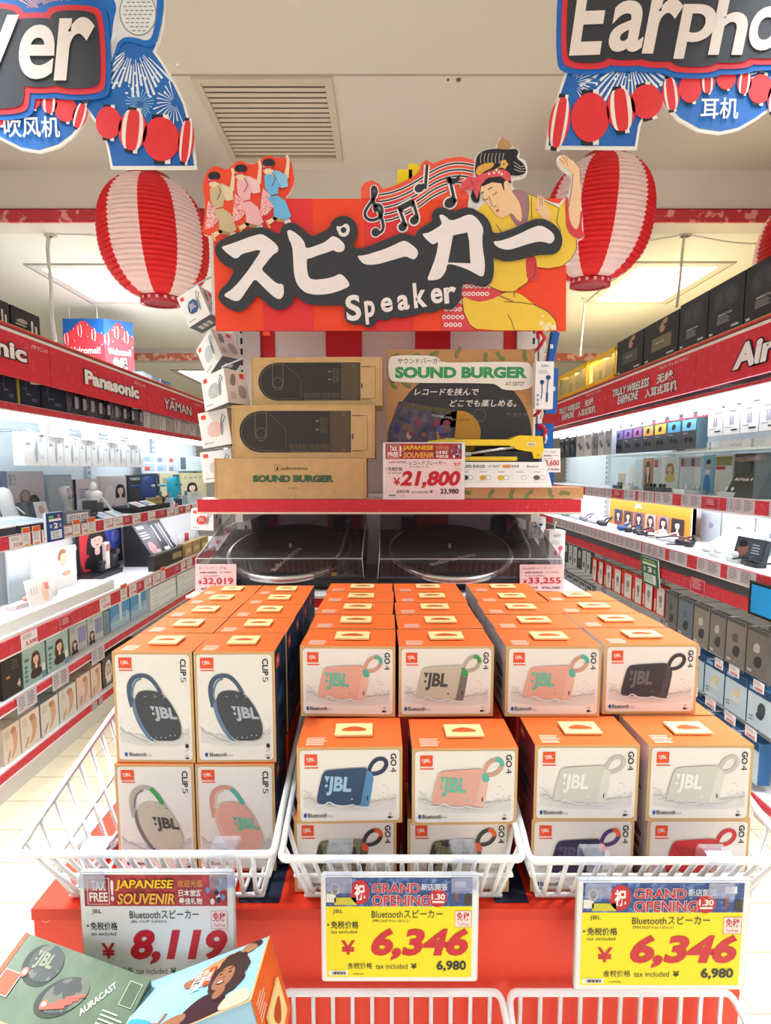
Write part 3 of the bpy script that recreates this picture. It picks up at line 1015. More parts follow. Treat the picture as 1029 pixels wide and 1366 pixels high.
# the woman
m = MB()
out = [(300, 470), (285, 420), (300, 350), (240, 320), (240, 285), (285, 250), (325, 250), (322, 185), (335, 125), (375, 95), (440, 80), (452, 85), (460, 45), (490, 8), (535, 35), (560, 80),
       (585, 85), (598, 110), (590, 140), (625, 150), (640, 180), (645, 235), (610, 262), (555, 262), (550, 320), (620, 340), (700, 368), (830, 420), (850, 385), (880, 375), (898, 310),
       (905, 240), (850, 210), (818, 160), (822, 130), (870, 118), (890, 145), (920, 160), (958, 198), (962, 300), (962, 430), (972, 460), (975, 590), (985, 615), (940, 632), (938, 690), (905, 750), (880, 780), (700, 800), (400, 700)]
m.prism(smooth_pts(Q(S2, out), True, 1), -.005, .0018, whp, whp, MS)
YEL, SK, HR, LN = ink('#efc94a'), ink('#f2c9a0'), ink('#24252b'), ink('#5a4032')
T2 = lambda L, k=1: smooth_pts(Q(S2, L), True, k)
w = .0022
m.flat(T2([(130, 1168), (142, 1050), (200, 960), (250, 890), (400, 900), (490, 945), (420, 1000), (300, 1060), (320, 1168)], 0), w, ink('#dd4a55'), MS)
rr = random.Random(3)
for i in range(78):
    x, y = 145 + (i % 13) * 27 + (i // 13 % 2) * 13, 905 + (i // 13) * 46
    if (y < 1000 and x < 250 - (y - 905) * .3) or (y > 985 and x > 265) or (y > 905 and y < 960 and x > 420):
        continue
    c = pq(S2, x, y)
    m.line([(c[0] + 2.1 * ss * cos(a), c[1] + 2.1 * ss * sin(a)) for a in (2 * pi * j / 9 for j in range(9))], 1.3 * ss, w + .0003, whp, MS, True)
w += .0005
m.flat(T2([(250, 960), (330, 1000), (420, 990), (500, 945), (560, 940), (610, 955), (680, 1015), (760, 1055), (812, 1110), (818, 1168), (820, 1168), (340, 1168), (295, 1130), (262, 1060)]), w, YEL, MS)
for x, y, r in ((725, 1128, 3.2), (770, 1133, 3.4), (733, 1085, 1.8), (752, 1155, 4.5), (800, 1150, 4)):
    m.ell(*pq(S2, x, y), r * ss, r * .8 * ss, w + .0002, ink('#f6e3c2'), MS)
m.line(Q(S2, [(525, 1075), (545, 1110), (565, 1168)]), 1.0 * ss, w + .0003, LN, MS)
m.line(Q(S2, [(250, 965), (262, 1060), (298, 1135), (345, 1168)]), .9 * ss, w + .0003, LN, MS)
m.line(Q(S2, [(500, 998), (600, 1003), (680, 1015), (760, 1055), (812, 1110), (818, 1168)]), .9 * ss, w + .0003, LN, MS)
m.line(Q(S2, [(470, 960), (560, 1000)]), 2.2 * ss, w + .0003, ink('#a77a52'), MS)
w += .0005
m.flat(T2([(340, 460), (385, 410), (430, 440), (560, 330), (625, 345), (700, 378), (825, 440), (868, 390), (880, 560), (935, 625), (930, 690), (900, 745), (850, 785), (770, 800), (700, 790), (690, 745),
           (640, 880), (570, 938), (500, 940), (410, 905), (430, 800), (420, 600), (400, 500)], 0), w, YEL, MS)
for L in ([(665, 375), (668, 520)], [(830, 440), (815, 520), (840, 580)], [(455, 540), (490, 590)], [(560, 940), (565, 972)], [(700, 795), (770, 802), (850, 787), (900, 747), (932, 690), (935, 628)], [(410, 905), (480, 938), (560, 940), (640, 885)], [(620, 345), (700, 378), (825, 440)]):
    m.line(Q(S2, L), .9 * ss, w + .0003, LN, MS)
w += .0005
m.flat(T2([(630, 735), (690, 722), (700, 800), (712, 850), (680, 880), (640, 872), (632, 800)]), w, ink('#d4434f'), MS)
m.line(Q(S2, [(645, 870), (680, 850), (690, 770)]), .8 * ss, w + .0003, LN, MS)
m.flat(T2([(545, 335), (600, 330), (642, 350), (652, 430), (642, 520), (600, 560), (578, 552), (530, 485), (550, 470), (590, 525), (610, 520), (595, 420), (560, 365)]), w + .0004, ink('#a87884'), MS)
m.flat(T2([(615, 345), (645, 352), (655, 430), (640, 530), (628, 530), (640, 430)]), w + .0006, ink('#8d8078'), MS)
m.flat(T2([(690, 455), (700, 370), (715, 365), (738, 380), (745, 420), (780, 470), (770, 525), (735, 505)], 0), w + .0006, SK, MS)
for L in ([(712, 370), (716, 430)], [(725, 375), (730, 428)], [(690, 455), (705, 450)]):
    m.line(Q(S2, L), .6 * ss, w + .0008, LN, MS)
w += .0008
m.flat(T2([(905, 565), (945, 578), (957, 430), (956, 300), (952, 205), (918, 168), (885, 152), (872, 126), (842, 130), (826, 155), (850, 195), (900, 222), (912, 242), (902, 350), (880, 440), (890, 520)]), w, SK, MS)
for L in ([(845, 135), (872, 165), (880, 195)], [(862, 128), (880, 160)], [(830, 150), (862, 180)], [(912, 242), (902, 350), (884, 440)], [(956, 300), (952, 205), (918, 168)]):
    m.line(Q(S2, L), .6 * ss, w + .0003, LN, MS)
m.flat(T2([(862, 385), (885, 375), (882, 450), (895, 535), (930, 578), (952, 540), (958, 450), (970, 470), (962, 560), (978, 605), (970, 622), (930, 628), (872, 575), (868, 470)], 1), w + .0004, ink('#d4434f'), MS)
w += .0006
m.flat(T2([(330, 190), (338, 135), (375, 103), (440, 90), (520, 96), (570, 90), (590, 110), (572, 145), (620, 180), (636, 230), (600, 252), (550, 252), (525, 240), (470, 235), (400, 240), (350, 275), (326, 235)]), w, HR, MS)
for i in range(7):
    x = 360 + i * 22
    m.line(Q(S2, [(x + 8, 118), (x, 150), (x + 2, 178)]), .7 * ss, w + .0003, ink('#c9c3c0'), MS)
for i in range(3):
    m.line(Q(S2, [(560, 170 + 22 * i), (600, 200 + 14 * i), (628, 190 + 18 * i)]), .9 * ss, w + .0003, ink('#b9b4b2'), MS)
m.flat(T2([(460, 92), (466, 52), (490, 20), (530, 42), (550, 78), (522, 97)], 0), w + .0003, ink('#b98f62'), MS)
m.flat(T2([(330, 232), (345, 195), (400, 175), (447, 175), (432, 205), (380, 228), (350, 258)]), w + .0004, ink('#e2a552'), MS)
m.line(Q(S2, [(440, 222), (520, 180)]), 1.4 * ss, w + .0005, ink('#e2a552'), MS)
for i in range(5):
    a = 2 * pi * i / 5
    m.ell(*pq(S2, 500 + 15 * cos(a), 185 + 17 * sin(a)), 2.2 * ss, 2.2 * ss, w + .0006, ink('#eab56a'), MS, 10)
w += .0008
m.flat(T2([(300, 365), (335, 300), (360, 350), (352, 420), (310, 405)]), w, HR, MS)
m.flat(T2([(358, 330), (375, 300), (450, 288), (500, 282), (532, 290), (545, 350), (562, 365), (598, 420), (610, 520), (580, 520), (545, 470), (522, 490), (480, 506), (442, 475), (402, 412), (375, 385)], 1), w + .0002, SK, MS)
m.flat(T2([(356, 300), (420, 255), (490, 245), (535, 262), (545, 300), (505, 285), (500, 345), (484, 300), (430, 292), (372, 318)], 0), w + .0005, HR, MS)
m.ell(*pq(S2, 516, 315), 3.6 * ss, 6.6 * ss, w + .0008, SK, MS, 14, .2)
for L, k in (([(372, 396), (390, 398), (408, 388)], .9), ([(432, 370), (446, 364), (456, 350)], .9), ([(360, 362), (380, 350)], 1.2), ([(405, 338), (430, 320)], 1.2), ([(410, 375), (428, 430), (440, 442), (455, 430)], .7)):
    m.line(Q(S2, L), k * ss, w + .0009, LN, MS)
m.flat(T2([(450, 458), (462, 452), (474, 455), (466, 470), (455, 472)]), w + .0009, ink('#c9584f'), MS)
m.flat(T2([(318, 280), (355, 250), (430, 222), (500, 216), (535, 240), (542, 282), (520, 287), (480, 258), (400, 268), (362, 310), (340, 395), (318, 345)], 0), w + .001, ink('#df5560'), MS)
m.flat(T2([(245, 345), (245, 300), (290, 258), (340, 268), (350, 300), (300, 342)], 0), w + .0013, ink('#df5560'), MS)
for L in ([(290, 262), (318, 300), (345, 290)], [(250, 342), (300, 315)], [(300, 285), (330, 340)]):
    m.line(Q(S2, L), .8 * ss, w + .0015, ink('#a23842'), MS)
for x, y in ((410, 245), (440, 238), (470, 235), (455, 222), (485, 246)):
    m.ell(*pq(S2, x, y), 1.5 * ss, 1.5 * ss, w + .0013, whp, MS, 8)
spart('dancing_woman_cutout', m, 'cut-out woman in a yellow kimono')
# letters lie over the woman's sleeve: raise the splash above her
for o in t.children:
    if o.name.startswith(('lettering_splash', 'title_lettering')):
        o.location.y -= .006
m = MB().box(-.012, 0, 0, .02, .02, .03, ink('#f3d814')).box(.012, 0, .0, .035, .02, .042, ink('#f3d814'))
p = at(537, 262, YS + .06)
m.box(-.02, 0, -.1, .04, .02, 0, ink('#f3d814'))
single('yellow_clip', m, 'small yellow block peeking over the top edge of the speaker sign', 'clip', None, (p.x, YS + .012, p.z))
# ================================================================== speaker cartons
KRAFT, OTOP = ink('#d3aa72', .6), ink('#ee6a2e', .5, .03)
WP = ink('#ece5e1', .5, .02)
CREAM = ink('#f3d99a', .6, .03)
LOGO = ink('#ec4d1c', .5)
INKD = ink('#26272b', .5)


def logo(m, M, x0, y0, x1, y1, w):
    m.rect(x0, y0, x1, y1, w, LOGO, M)
    cx, cy, W_, H_ = (x0 + x1) / 2, (y0 + y1) / 2, x1 - x0, y1 - y0
    m.text('JBL', cx + W_ * .04, cy, W_ * .56, H_ * .42, w + .0001, WP, M, .02)
    m.rect(cx - W_ * .33, cy + H_ * .0, cx - W_ * .26, cy + H_ * .2, w + .0001, WP, M)
    m.ell(cx - W_ * .295, cy - H_ * .08, W_ * .035, W_ * .035, w + .0001, WP, M, 8)


def big_jbl(m, M, c, W_, H_, w, mt, sh=0.0, dy=0.0):
    """Tall brand lettering with its exclamation mark."""
    T = M @ Matrix.Translation((c[0], c[1], 0)) @ Matrix(((1, sh, 0, 0), (dy, 1, 0, 0), (0, 0, 1, 0), (0, 0, 0, 1)))
    m.text('JBL', W_ * .06, 0, W_ * .86, H_, w, mt, T, .042)
    m.flat([(-W_ * .5, H_ * .5), (-W_ * .31, H_ * .5), (-W_ * .39, H_ * .17)], w, mt, T)
    m.ell(-W_ * .40, H_ * .0, W_ * .055, W_ * .055, w, mt, T, 10)


def splash(m, M, W_, y, w, seed, h):
    rr = random.Random(seed)
    mt, m2 = ink('#d2ccca', .5), ink('#b9b3b2', .5)
    wav = [(W_ * (.06 + .88 * i / 18), y + h * ((abs(i / 9 - 1)) ** 2 * rr.uniform(.4, 1.1) + rr.uniform(-.1, .25))) for i in range(19)]
    m.flat(smooth_pts(wav, False, 1) + [(W_ * .94, y - h * .5), (W_ * .75, y - h * .75), (W_ * .3, y - h * .7), (W_ * .06, y - h * .35)], w - .0002, ink('#dcd7d6'), M)
    for k in range(3):
        n = 15
        pts = []
        for i in range(n + 1):
            u = i / n
            edge = abs(u - .5) * 2
            pts.append((W_ * (.06 + .88 * u), y + h * (edge ** 2 * rr.uniform(.5, 1.5) - .25 * k + rr.uniform(-.2, .2))))
        pts = smooth_pts(pts, False, 1)
        m.line(pts, [h * .05 + h * .10 * rr.random() for _ in pts], w + .00005 * k, m2 if k == 1 else mt, M)
    for i in range(12):
        u = rr.choice((rr.uniform(.07, .25), rr.uniform(.75, .93)))
        m.ell(W_ * u, y + h * rr.uniform(0, 1.8), W_ * .006, W_ * .006, w, m2, M, 6)


def lines(m, M, x0, y0, x1, n, gap, hh, w, mt, seed=1):
    rr = random.Random(seed)
    for i in range(n):
        m.rect(x0, y0 - i * gap, x0 + (x1 - x0) * rr.uniform(.6, 1), y0 - i * gap + hh, w, mt, M)


CAMO = two_tone('camouflage_print', '#262722', '#7d7c62', 90, .47, .5)
SCHEME = {  # body, side, strap, lettering, accent
    'navy': ('#2e4a6b', '#4f86b8', '#252f55', '#9fc1de', '#252f55'), 'pink': ('#e0a798', '#e6b5a8', '#cf9c88', '#6bb9a2', '#55b0a0'),
    'sand': ('#c5bbaa', '#77716f', '#b5ab9c', '#4b4844', '#3f9a4c'), 'black': ('#3c3940', '#4a464e', '#39363d', '#6c6468', '#39363d'),
    'white': ('#cfcac4', '#d9d5d0', '#c2bdb7', '#efece8', '#c2bdb7'), 'camo': ('CAMO', '#585a44', '#3a3837', '#6d6a4c', '#e2582f'),
    'purple': ('#37304d', '#3c4f78', '#54357c', '#5b5173', '#e25a36'), 'red': ('#c92a2f', '#b02028', '#c5262e', '#a3161f', '#c5262e'),
    'slate': ('#44474d', '#5f7d9c', '#45566c', '#aeb6c0', '#45566c')}


def cm(h):
    return CAMO if h == 'CAMO' else ink(h, .6, .12, 900)


_CART = {}


def carton_meshes(kind, var, side):
    """(carton mesh, hang tab mesh) of one box; origin at the middle of its front bottom edge."""
    k = (kind, var, side)
    if k in _CART:
        return _CART[k]
    W_, H_, D_ = (.112, .0855, .06) if kind == 'go' else (.0905, .130, .062)
    m = MB()
    h = W_ / 2
    sides = {'blue': ink('#27405f', .5, .25, 14), 'grey': ink('#d6cfce', .5, .05, 30), 'wine': ink('#8e2b31', .5, .3, 10)}[side]
    v = [(-h, 0, 0), (h, 0, 0), (h, D_, 0), (-h, D_, 0), (-h, 0, H_), (h, 0, H_), (h, D_, H_), (-h, D_, H_)]
    m.add(v, [(0, 1, 5, 4)], KRAFT)
    m.add(v, [(4, 5, 6, 7)], OTOP)
    m.add(v, [(1, 2, 6, 5), (0, 4, 7, 3)], sides)
    m.add(v, [(0, 3, 2, 1), (3, 7, 6, 2)], OTOP)
    M = FR((-h, 0, 0))
    e = .0032
    m.flat(rrect(e, e, W_ - e, H_ - e * .9, .004, 3), .0003, WP, M)
    P = lambda u, v_: (u * W_, (1 - v_) * H_)
    R = lambda L, n=1: smooth_pts([P(*q) for q in L], True, n)
    body, sd, strap, let, acc = SCHEME[var]
    bm, sm, st, lm, am = cm(body), ink(sd, .5), ink(strap, .5), ink(let, .5), ink(acc, .5)
    if kind == 'go':
        logo(m, M, *P(.075, .23), *P(.195, .085), .0006)
        m.rect(*P(.075, .268), *P(.205, .252), .0006, LOGO, M)
        m.text('GO', *P(.915, .165), .0140, .0064, .0006, INKD, M, .03, 0, -90)
        m.text('4', *P(.915, .298), .0056, .0062, .0006, INKD, M, .0, 0, -90)
        splash(m, M, W_, (1 - .74) * H_, .0006, 5, .012)
        m.line(smooth_pts([P(*q) for q in ((.672, .36), (.70, .22), (.765, .145), (.835, .155), (.853, .23), (.815, .31), (.755, .345), (.70, .345))], False, 2),
               .0044, .0009, st, M)
        if acc != strap:
            m.line(smooth_pts([P(*q) for q in ((.785, .14), (.835, .155), (.853, .23))], False, 1), .0046, .0011, am, M)
            m.flat(R([(.66, .30), (.72, .335), (.735, .43), (.66, .43)], 1), .00115, am, M)
        m.flat(R([(.63, .27), (.70, .315), (.728, .37), (.715, .52), (.68, .78), (.655, .785), (.56, .74), (.58, .4)]), .0010, sm, M)
        if acc != strap:
            m.flat(R([(.672, .30), (.715, .34), (.722, .42), (.662, .40)], 1), .00112, am, M)
        m.rect(*P(.662, .69), *P(.672, .63), .0012, INKD, M)
        m.flat(R([(.25, .30), (.33, .282), (.60, .262), (.66, .262), (.662, .30), (.642, .45), (.605, .72), (.59, .752), (.55, .752), (.25, .728), (.19, .715), (.187, .65), (.22, .45)], 2), .0013, bm, M)
        big_jbl(m, M, P(.385, .495), .030, .0215, .0016, lm, .12, -.05)
        m.ell(*P(.52, .665), .0011, .0011, .0016, lm, M, 8)
        m.line(smooth_pts([P(*q) for q in ((.18, .74), (.26, .745), (.30, .69), (.36, .745), (.45, .765), (.52, .735), (.58, .77), (.68, .775))], False, 2), .0016, .0017, ink('#d9dbe0'), M)
        m.ell(*P(.075, .885), .0017, .0026, .0006, ink('#2b50a3'), M)
        m.text('Bluetooth', *P(.19, .885), .0205, .0048, .0006, ink('#34363c'), M, .02)
        m.text('V5.3', *P(.31, .897), .0052, .0020, .0006, ink('#55565c'), M)
        m.text('7h', *P(.885, .875), .003, .0026, .0006, INKD, M)
        m.rect(*P(.862, .935), *P(.897, .905), .0006, INKD, M)
        m.rect(*P(.90, .928), *P(.914, .912), .0006, ink('#8e8f94'), M)
    else:
        logo(m, M, *P(.08, .145), *P(.245, .05), .0006)
        m.rect(*P(.085, .168), *P(.255, .158), .0006, LOGO, M)
        m.text('CLIP', *P(.885, .135), .0195, .0068, .0006, INKD, M, .03, 0, -90)
        m.text('5', *P(.885, .245), .0062, .0062, .0006, INKD, M, -.01, 0, -90)
        splash(m, M, W_, (1 - .775) * H_, .0006, 9, .013)
        m.line(smooth_pts([P(*q) for q in ((.235, .49), (.20, .37), (.205, .285), (.26, .225), (.36, .205), (.45, .22), (.53, .28), (.60, .37))], False, 2),
               [.0062 - .002 * i / 28 for i in range(32)], .0009, st, M)
        m.line(smooth_pts([P(*q) for q in ((.235, .40), (.245, .32), (.29, .255), (.36, .235))], False, 2), .0022, .0011, sm, M)
        if acc != strap:
            m.line(smooth_pts([P(*q) for q in ((.45, .22), (.53, .28), (.60, .37))], False, 2), .0050, .0011, am, M)
        m.flat(R([(.225, .46), (.28, .40), (.33, .5), (.42, .7), (.50, .80), (.43, .795), (.33, .70), (.25, .57)]), .0010, sm, M)
        m.flat(R([(.265, .42), (.31, .355), (.42, .338), (.55, .352), (.64, .385), (.72, .46), (.80, .57), (.845, .68), (.825, .76), (.77, .79), (.66, .795), (.54, .80), (.45, .76), (.36, .66), (.29, .54)], 2), .0013, bm, M)
        m.text('−', *P(.40, .395), .0034, .0005, .0016, lm, M)
        m.line([P(*q) for q in ((.515, .38), (.515, .405), (.55, .392))], .0005, .0016, lm, M, True)
        m.text('+', *P(.64, .40), .0032, .0032, .0016, lm, M)
        big_jbl(m, M, P(.63, .555), .030, .0175, .0016, lm, -.16, -.08)
        for i in range(7):
            m.ell(*P(.40 + .06 * i, .765 - .02 * (i > 4)), .0007, .0007, .0016, ink('#c9d3de'), M, 6)
        m.line(smooth_pts([P(*q) for q in ((.30, .74), (.42, .79), (.50, .815), (.58, .80), (.66, .80), (.72, .815), (.82, .78))], False, 2), .0016, .0017, ink('#d4d8de'), M)
        m.ell(*P(.125, .925), .0018, .0026, .0006, ink('#2b50a3'), M)
        m.text('Bluetooth', *P(.275, .925), .0200, .0047, .0006, ink('#34363c'), M, .02)
        m.text('V5.3', *P(.425, .932), .005, .002, .0006, ink('#55565c'), M)
        m.ell(*P(.90, .845), .0023, .0028, .0006, INKD, M, 12)
        m.line([P(.875, .90), P(.925, .875)], .0006, .0006, ink('#d8455a'), M)
        m.text('12', *P(.895, .935), .0035, .0022, .0006, INKD, M)
        m.rect(*P(.875, .965), *P(.92, .95), .0006, INKD, M)
    # top lines of small print
    T = Matrix.Translation((-h, 0, H_))
    lines(m, T, W_ * .08, D_ * .28, W_ * .34, 4, D_ * .05, D_ * .022, .0004, ink('#f7d9c4'), 4)
    m.rect(W_ * .08, D_ * .07, W_ * .25, D_ * .1, .0004, ink('#f7d9c4'), T)
    # right and left faces: lifestyle picture
    for s_, a in ((1, 90), (-1, -90)):
        Ms = FR((s_ * h, 0 if s_ > 0 else D_, 0), a)
        rr = random.Random(len(var) + s_)
        logo(m, Ms, D_ * .12, H_ * .82, D_ * .38, H_ * .93, .0004) if side != 'grey' else None
        for i in range(4):
            m.flat(smooth_pts([(D_ * (.5 + .42 * cos(t) * rr.uniform(.4, 1)), H_ * (.18 + .17 * i + .1 * sin(t) * rr.uniform(.5, 1))) for t in (2 * pi * j / 7 for j in range(7))], True, 2), .0003 + .00008 * i,
                   ink(rr.choice({'blue': ('#16233c', '#3f6a94', '#1d2c47', '#5d4a44'), 'grey': ('#c2bbb8', '#8d8884', '#e3dedb', '#7c5d52'), 'wine': ('#4a2226', '#2b2a33', '#b4584a', '#6d3a35')}[side])), Ms)
    cart = m.mesh('carton')
    # hang tab: a folded cream flap with a euro hole
    m = MB()
    tw, y0, y1 = W_ * .37, D_ * .30, D_ * .70
    cx = W_ * .03
    m.box(cx - tw / 2, y0, H_ + .0012, cx + tw / 2, y1, H_ + .0034, CREAM)
    m.box(cx - tw / 2, y1 - .004, H_ + .0002, cx + tw / 2, y1, H_ + .0012, CREAM)
    T = Matrix.Translation((cx, (y0 + y1) / 2, H_ + .0036))
    hole = smooth_pts([(-tw * .3, -tw * .10), (tw * .3, -tw * .10), (tw * .32, -tw * .02), (tw * .09, tw * .1), (-tw * .09, tw * .1), (-tw * .32, -tw * .02)], True, 1)
    m.flat(hole, 0, ink('#c9541f', .6), T)
    m.line([(x * 1.06, y * 1.1) for x, y in hole], .0006, .0002, ink('#a8702f'), T, True)
    tab = m.mesh('hang_tab')
    _CART[k] = (cart, tab)
    return _CART[k]


def carton(kind, var, side, x, y, z, rz, label, group, rx=0.0):
    c, tb = carton_meshes(kind, var, side)
    t = thing('speaker_carton', label, 'carton', (x, y, z), rz, group)
    t.rotation_euler.x = radians(rx)
    part('carton', c, t)
    part('hang_tab', tb, t, 'cream hang tab')
    return t


ZF = .886
CW = {'navy': 'navy', 'pink': 'pink', 'sand': 'sand beige', 'black': 'black', 'white': 'pale grey', 'camo': 'camouflage', 'purple': 'purple', 'red': 'red', 'slate': 'dark blue-grey'}
BACK = ['second', 'third', 'fourth', 'fifth', 'sixth']
# tall cartons: two columns in the first basket
HC = .131
for c, (x0, var_low, nm) in enumerate(((-.262, 'sand', 'outer'), (-.170, 'pink', 'inner'))):
    carton('clip', var_low, 'blue', x0 - .002, .520, ZF + .001, 0, 'tall white carton showing a %s clip speaker, bottom front of the wire basket' % CW[var_low], 'tall clip speaker cartons')
    g = 'orange-topped tall cartons in the first basket'
    for k in range(5):
        lab = ('tall white carton showing a blue-grey clip speaker, upper front of the %s column' % ('aisle-side' if c == 0 else 'middle-side')) if k == 0 else \
            'orange top of the %s tall carton behind the blue-grey clip speaker front, %s column' % (BACK[k - 1], 'aisle-side' if c == 0 else 'middle-side')
        carton('clip', 'slate', 'blue', x0 + (.001 * (k % 2)) - .0005 * k, .522 + k * .0645 - (.004 if k == 4 else 0), ZF + .001 + HC + (-.0 if k < 4 else -.001), (-.8, .5, 0, -.6, .4)[k] if c == 0 else (.6, .4, -.5, .3, -.4)[k], lab, g)
# riser inside the base carries the rear cartons
rs = MB()
rs.box(-.304, .10 + .008, .4095, -.124, .32, .4095 + HC - .0005, OR_BASE)
HG = .0865
rs.box(-.096, .078, .4095, .140, .32, .4095 + 2 * HG - .001, OR_BASE)
rs.box(.158, .078, .4095, .272, .32, .4095 + 2 * HG - .001, OR_BASE)
rs.box(.276, .140, .4095, .398, .32, .4095 + 2 * HG - .001, OR_BASE)
rs.M = Matrix()
for i in range(len(rs.v)):
    rs.v[i] = (rs.v[i][0], rs.v[i][1], rs.v[i][2] + (.885 - .4095))
part('riser', rs, bpy.data.objects['cardboard_plinth'])
cols = ((-.040, 'camo', 'navy', 'pink', 1.2, 2.0), (.080, 'camo', 'pink', 'sand', 1.2, .8), (.2155, 'purple', 'white', 'pink', 0, -.6), (.337, 'red', 'white', 'black', -.4, 0))
place = ('first', 'second', 'third', 'fourth')
for c, (x0, lo, mid, top, rm, rt) in enumerate(cols):
    sd = 'grey' if c > 1 else 'blue'
    sd2 = 'wine' if c == 2 else sd
    xb = x0 if c != 3 else .342
    carton('go', lo, sd2, xb - (.004 if c == 0 else 0), .492, ZF + .001, 0, 'white carton showing a %s speaker behind the basket rim, %s' % (CW[lo], ('in front of the navy one', 'under the lower pink one', 'under a pale grey one', 'under a pale grey one')[c]), 'small speaker cartons, bottom tier')
    carton('go', mid, sd2, (x0 + (.002, .004, .0, .000)[c]), (.484, .482, .488, .488)[c], ZF + .001 + HG, (rm, .8, 0, 0)[c], 'white carton showing a %s speaker, middle tier, %s' % (CW[mid], ('beside the tall cartons', 'beside the navy one', 'over the purple one', 'over the red one')[c]), 'small speaker cartons, middle tier')
    if c == 3:
        carton('go', mid, sd2, x0, .552, ZF + .001 + HG, 0, 'orange top of the middle tier carton between the pale grey and black speakers', 'small speaker cartons, middle tier')
    n = 5 if c != 3 else 4
    for k in range(n):
        xx = (-.0445, .0715, .1975, .3155)[c] + (0, .0004, -.0004, .0003, 0)[k] * (k + 1) + (0, .0, .004, -.006)[c] * k * .3
        yy = (.546, .546, .546, .552)[c] + k * .0635
        zz = ZF + .001 + 2 * HG + (0, 0, 0, .0)[c]
        nm = CW[top]
        lab = ('small white carton showing a %s speaker, top tier, %s column' % (nm, place[c])) if k == 0 else 'orange top of the %s carton behind the %s speaker, top tier, %s column' % (BACK[k - 1], nm, place[c])
        carton('go', top, sd, xx, yy, zz, (-1.2, .8, 0, .6)[c] + (0, .8, -.7, .5, 0)[k], lab, 'orange tops of the small cartons')

# ------------------------------------------------------------------ wire baskets
WIRE = ink('#efeeee', .3, .02)


def basket(label, x0, x1, zr, yf, yb, zback, zfl, yfl, n_front, n_side, shrink=.032, loc='', rise=None):
    t = thing('wire_basket', label, 'basket', ((x0 + x1) / 2, yf, zfl), 0, 'white wire baskets')
    o = Vector(t.location)
    r1, r2 = .0036, .0024

    def sub(mb):
        for i in range(len(mb.v)):
            mb.v[i] = (mb.v[i][0] - o.x, mb.v[i][1] - o.y, mb.v[i][2] - o.z)
        return mb
    cx0, cx1 = x0 + shrink, x1 - shrink * .7
    ysl = lambda u: yf + (yb - yf) * u
    zsl = (lambda u: zr + (zback - zr) * u) if rise is None else (lambda u: zr + (zback - zr) * min(1, u * rise))
    m = MB()
    cr = .014
    us = (0.06, .2, .4, .6, .8, 1)
    pts = [(x0, ysl(u), zsl(u)) for u in us[::-1]]
    pts += smooth_pts([(x0, yf + .016, zr + .003), (x0, yf, zr), (x0 + .016, yf, zr)], False, 2)[0:]
    pts += smooth_pts([(x1 - .016, yf, zr), (x1, yf, zr), (x1, yf + .016, zr + .003)], False, 2)
    pts += [(x1, ysl(u), zsl(u)) for u in us]
    m.tube(pts, r1, WIRE, 8)
    m.tube([(x0, yb, zback), (x1, yb, zback)], r1, WIRE, 8)
    part('rim', sub(m), t)
    m = MB()
    for i in range(n_front):
        u = (i + .5) / n_front
        xa, xb = x0 + .012 + (x1 - x0 - .024) * u, cx0 + (cx1 - cx0) * u
        m.tube([(xa, yf - .002, zr + .001), (xb, yfl, zfl + .004), (xb, yfl + .012, zfl), (xb, yb, zfl)], r2, WIRE, 6)
    for i in range(n_side):
        u = (i + .6) / n_side
        for xa, xb in ((x0, cx0), (x1, cx1)):
            m.tube([(xa, ysl(u), zsl(u)), (xb, max(yfl, ysl(u)), zfl + .004), (xb + (.01 if xb < (x0 + x1) / 2 else -.01), max(yfl, ysl(u)), zfl)], r2, WIRE, 6)
    part('side_wires', sub(m), t)
    m = MB()
    m.tube([(cx0, yb, zfl), (cx0, yfl, zfl), (cx1, yfl, zfl), (cx1, yb, zfl)], r1 * .85, WIRE, 6)
    m.tube([(cx0 - .010, yb, zfl + .03), (cx0 - .010, yfl - .008, zfl + .03), (cx1 + .010, yfl - .008, zfl + .03), (cx1 + .010, yb, zfl + .03)], r2, WIRE, 6)
    for i in range(3):
        y = yfl + (yb - yfl) * (i + 1) / 4
        m.tube([(cx0, y, zfl), (cx1, y, zfl)], r2, WIRE, 6)
    for xa, xb in ((x0, cx0), (x1, cx1)):
        m.tube([((xa + xb) / 2, yf + .03, (zr + zfl) / 2), ((xa + xb) / 2, yb, (zback + zfl) / 2 + .02)], r2, WIRE, 6)
    part('floor_wires', sub(m), t)
    m = MB()
    for i in range(n_front):
        xb = cx0 + (cx1 - cx0) * (i + .5) / n_front
        m.tube([(xb, yb, zfl), (xb, yb, zback)], r2, WIRE, 6)
    part('back_wires', sub(m), t)
    return t


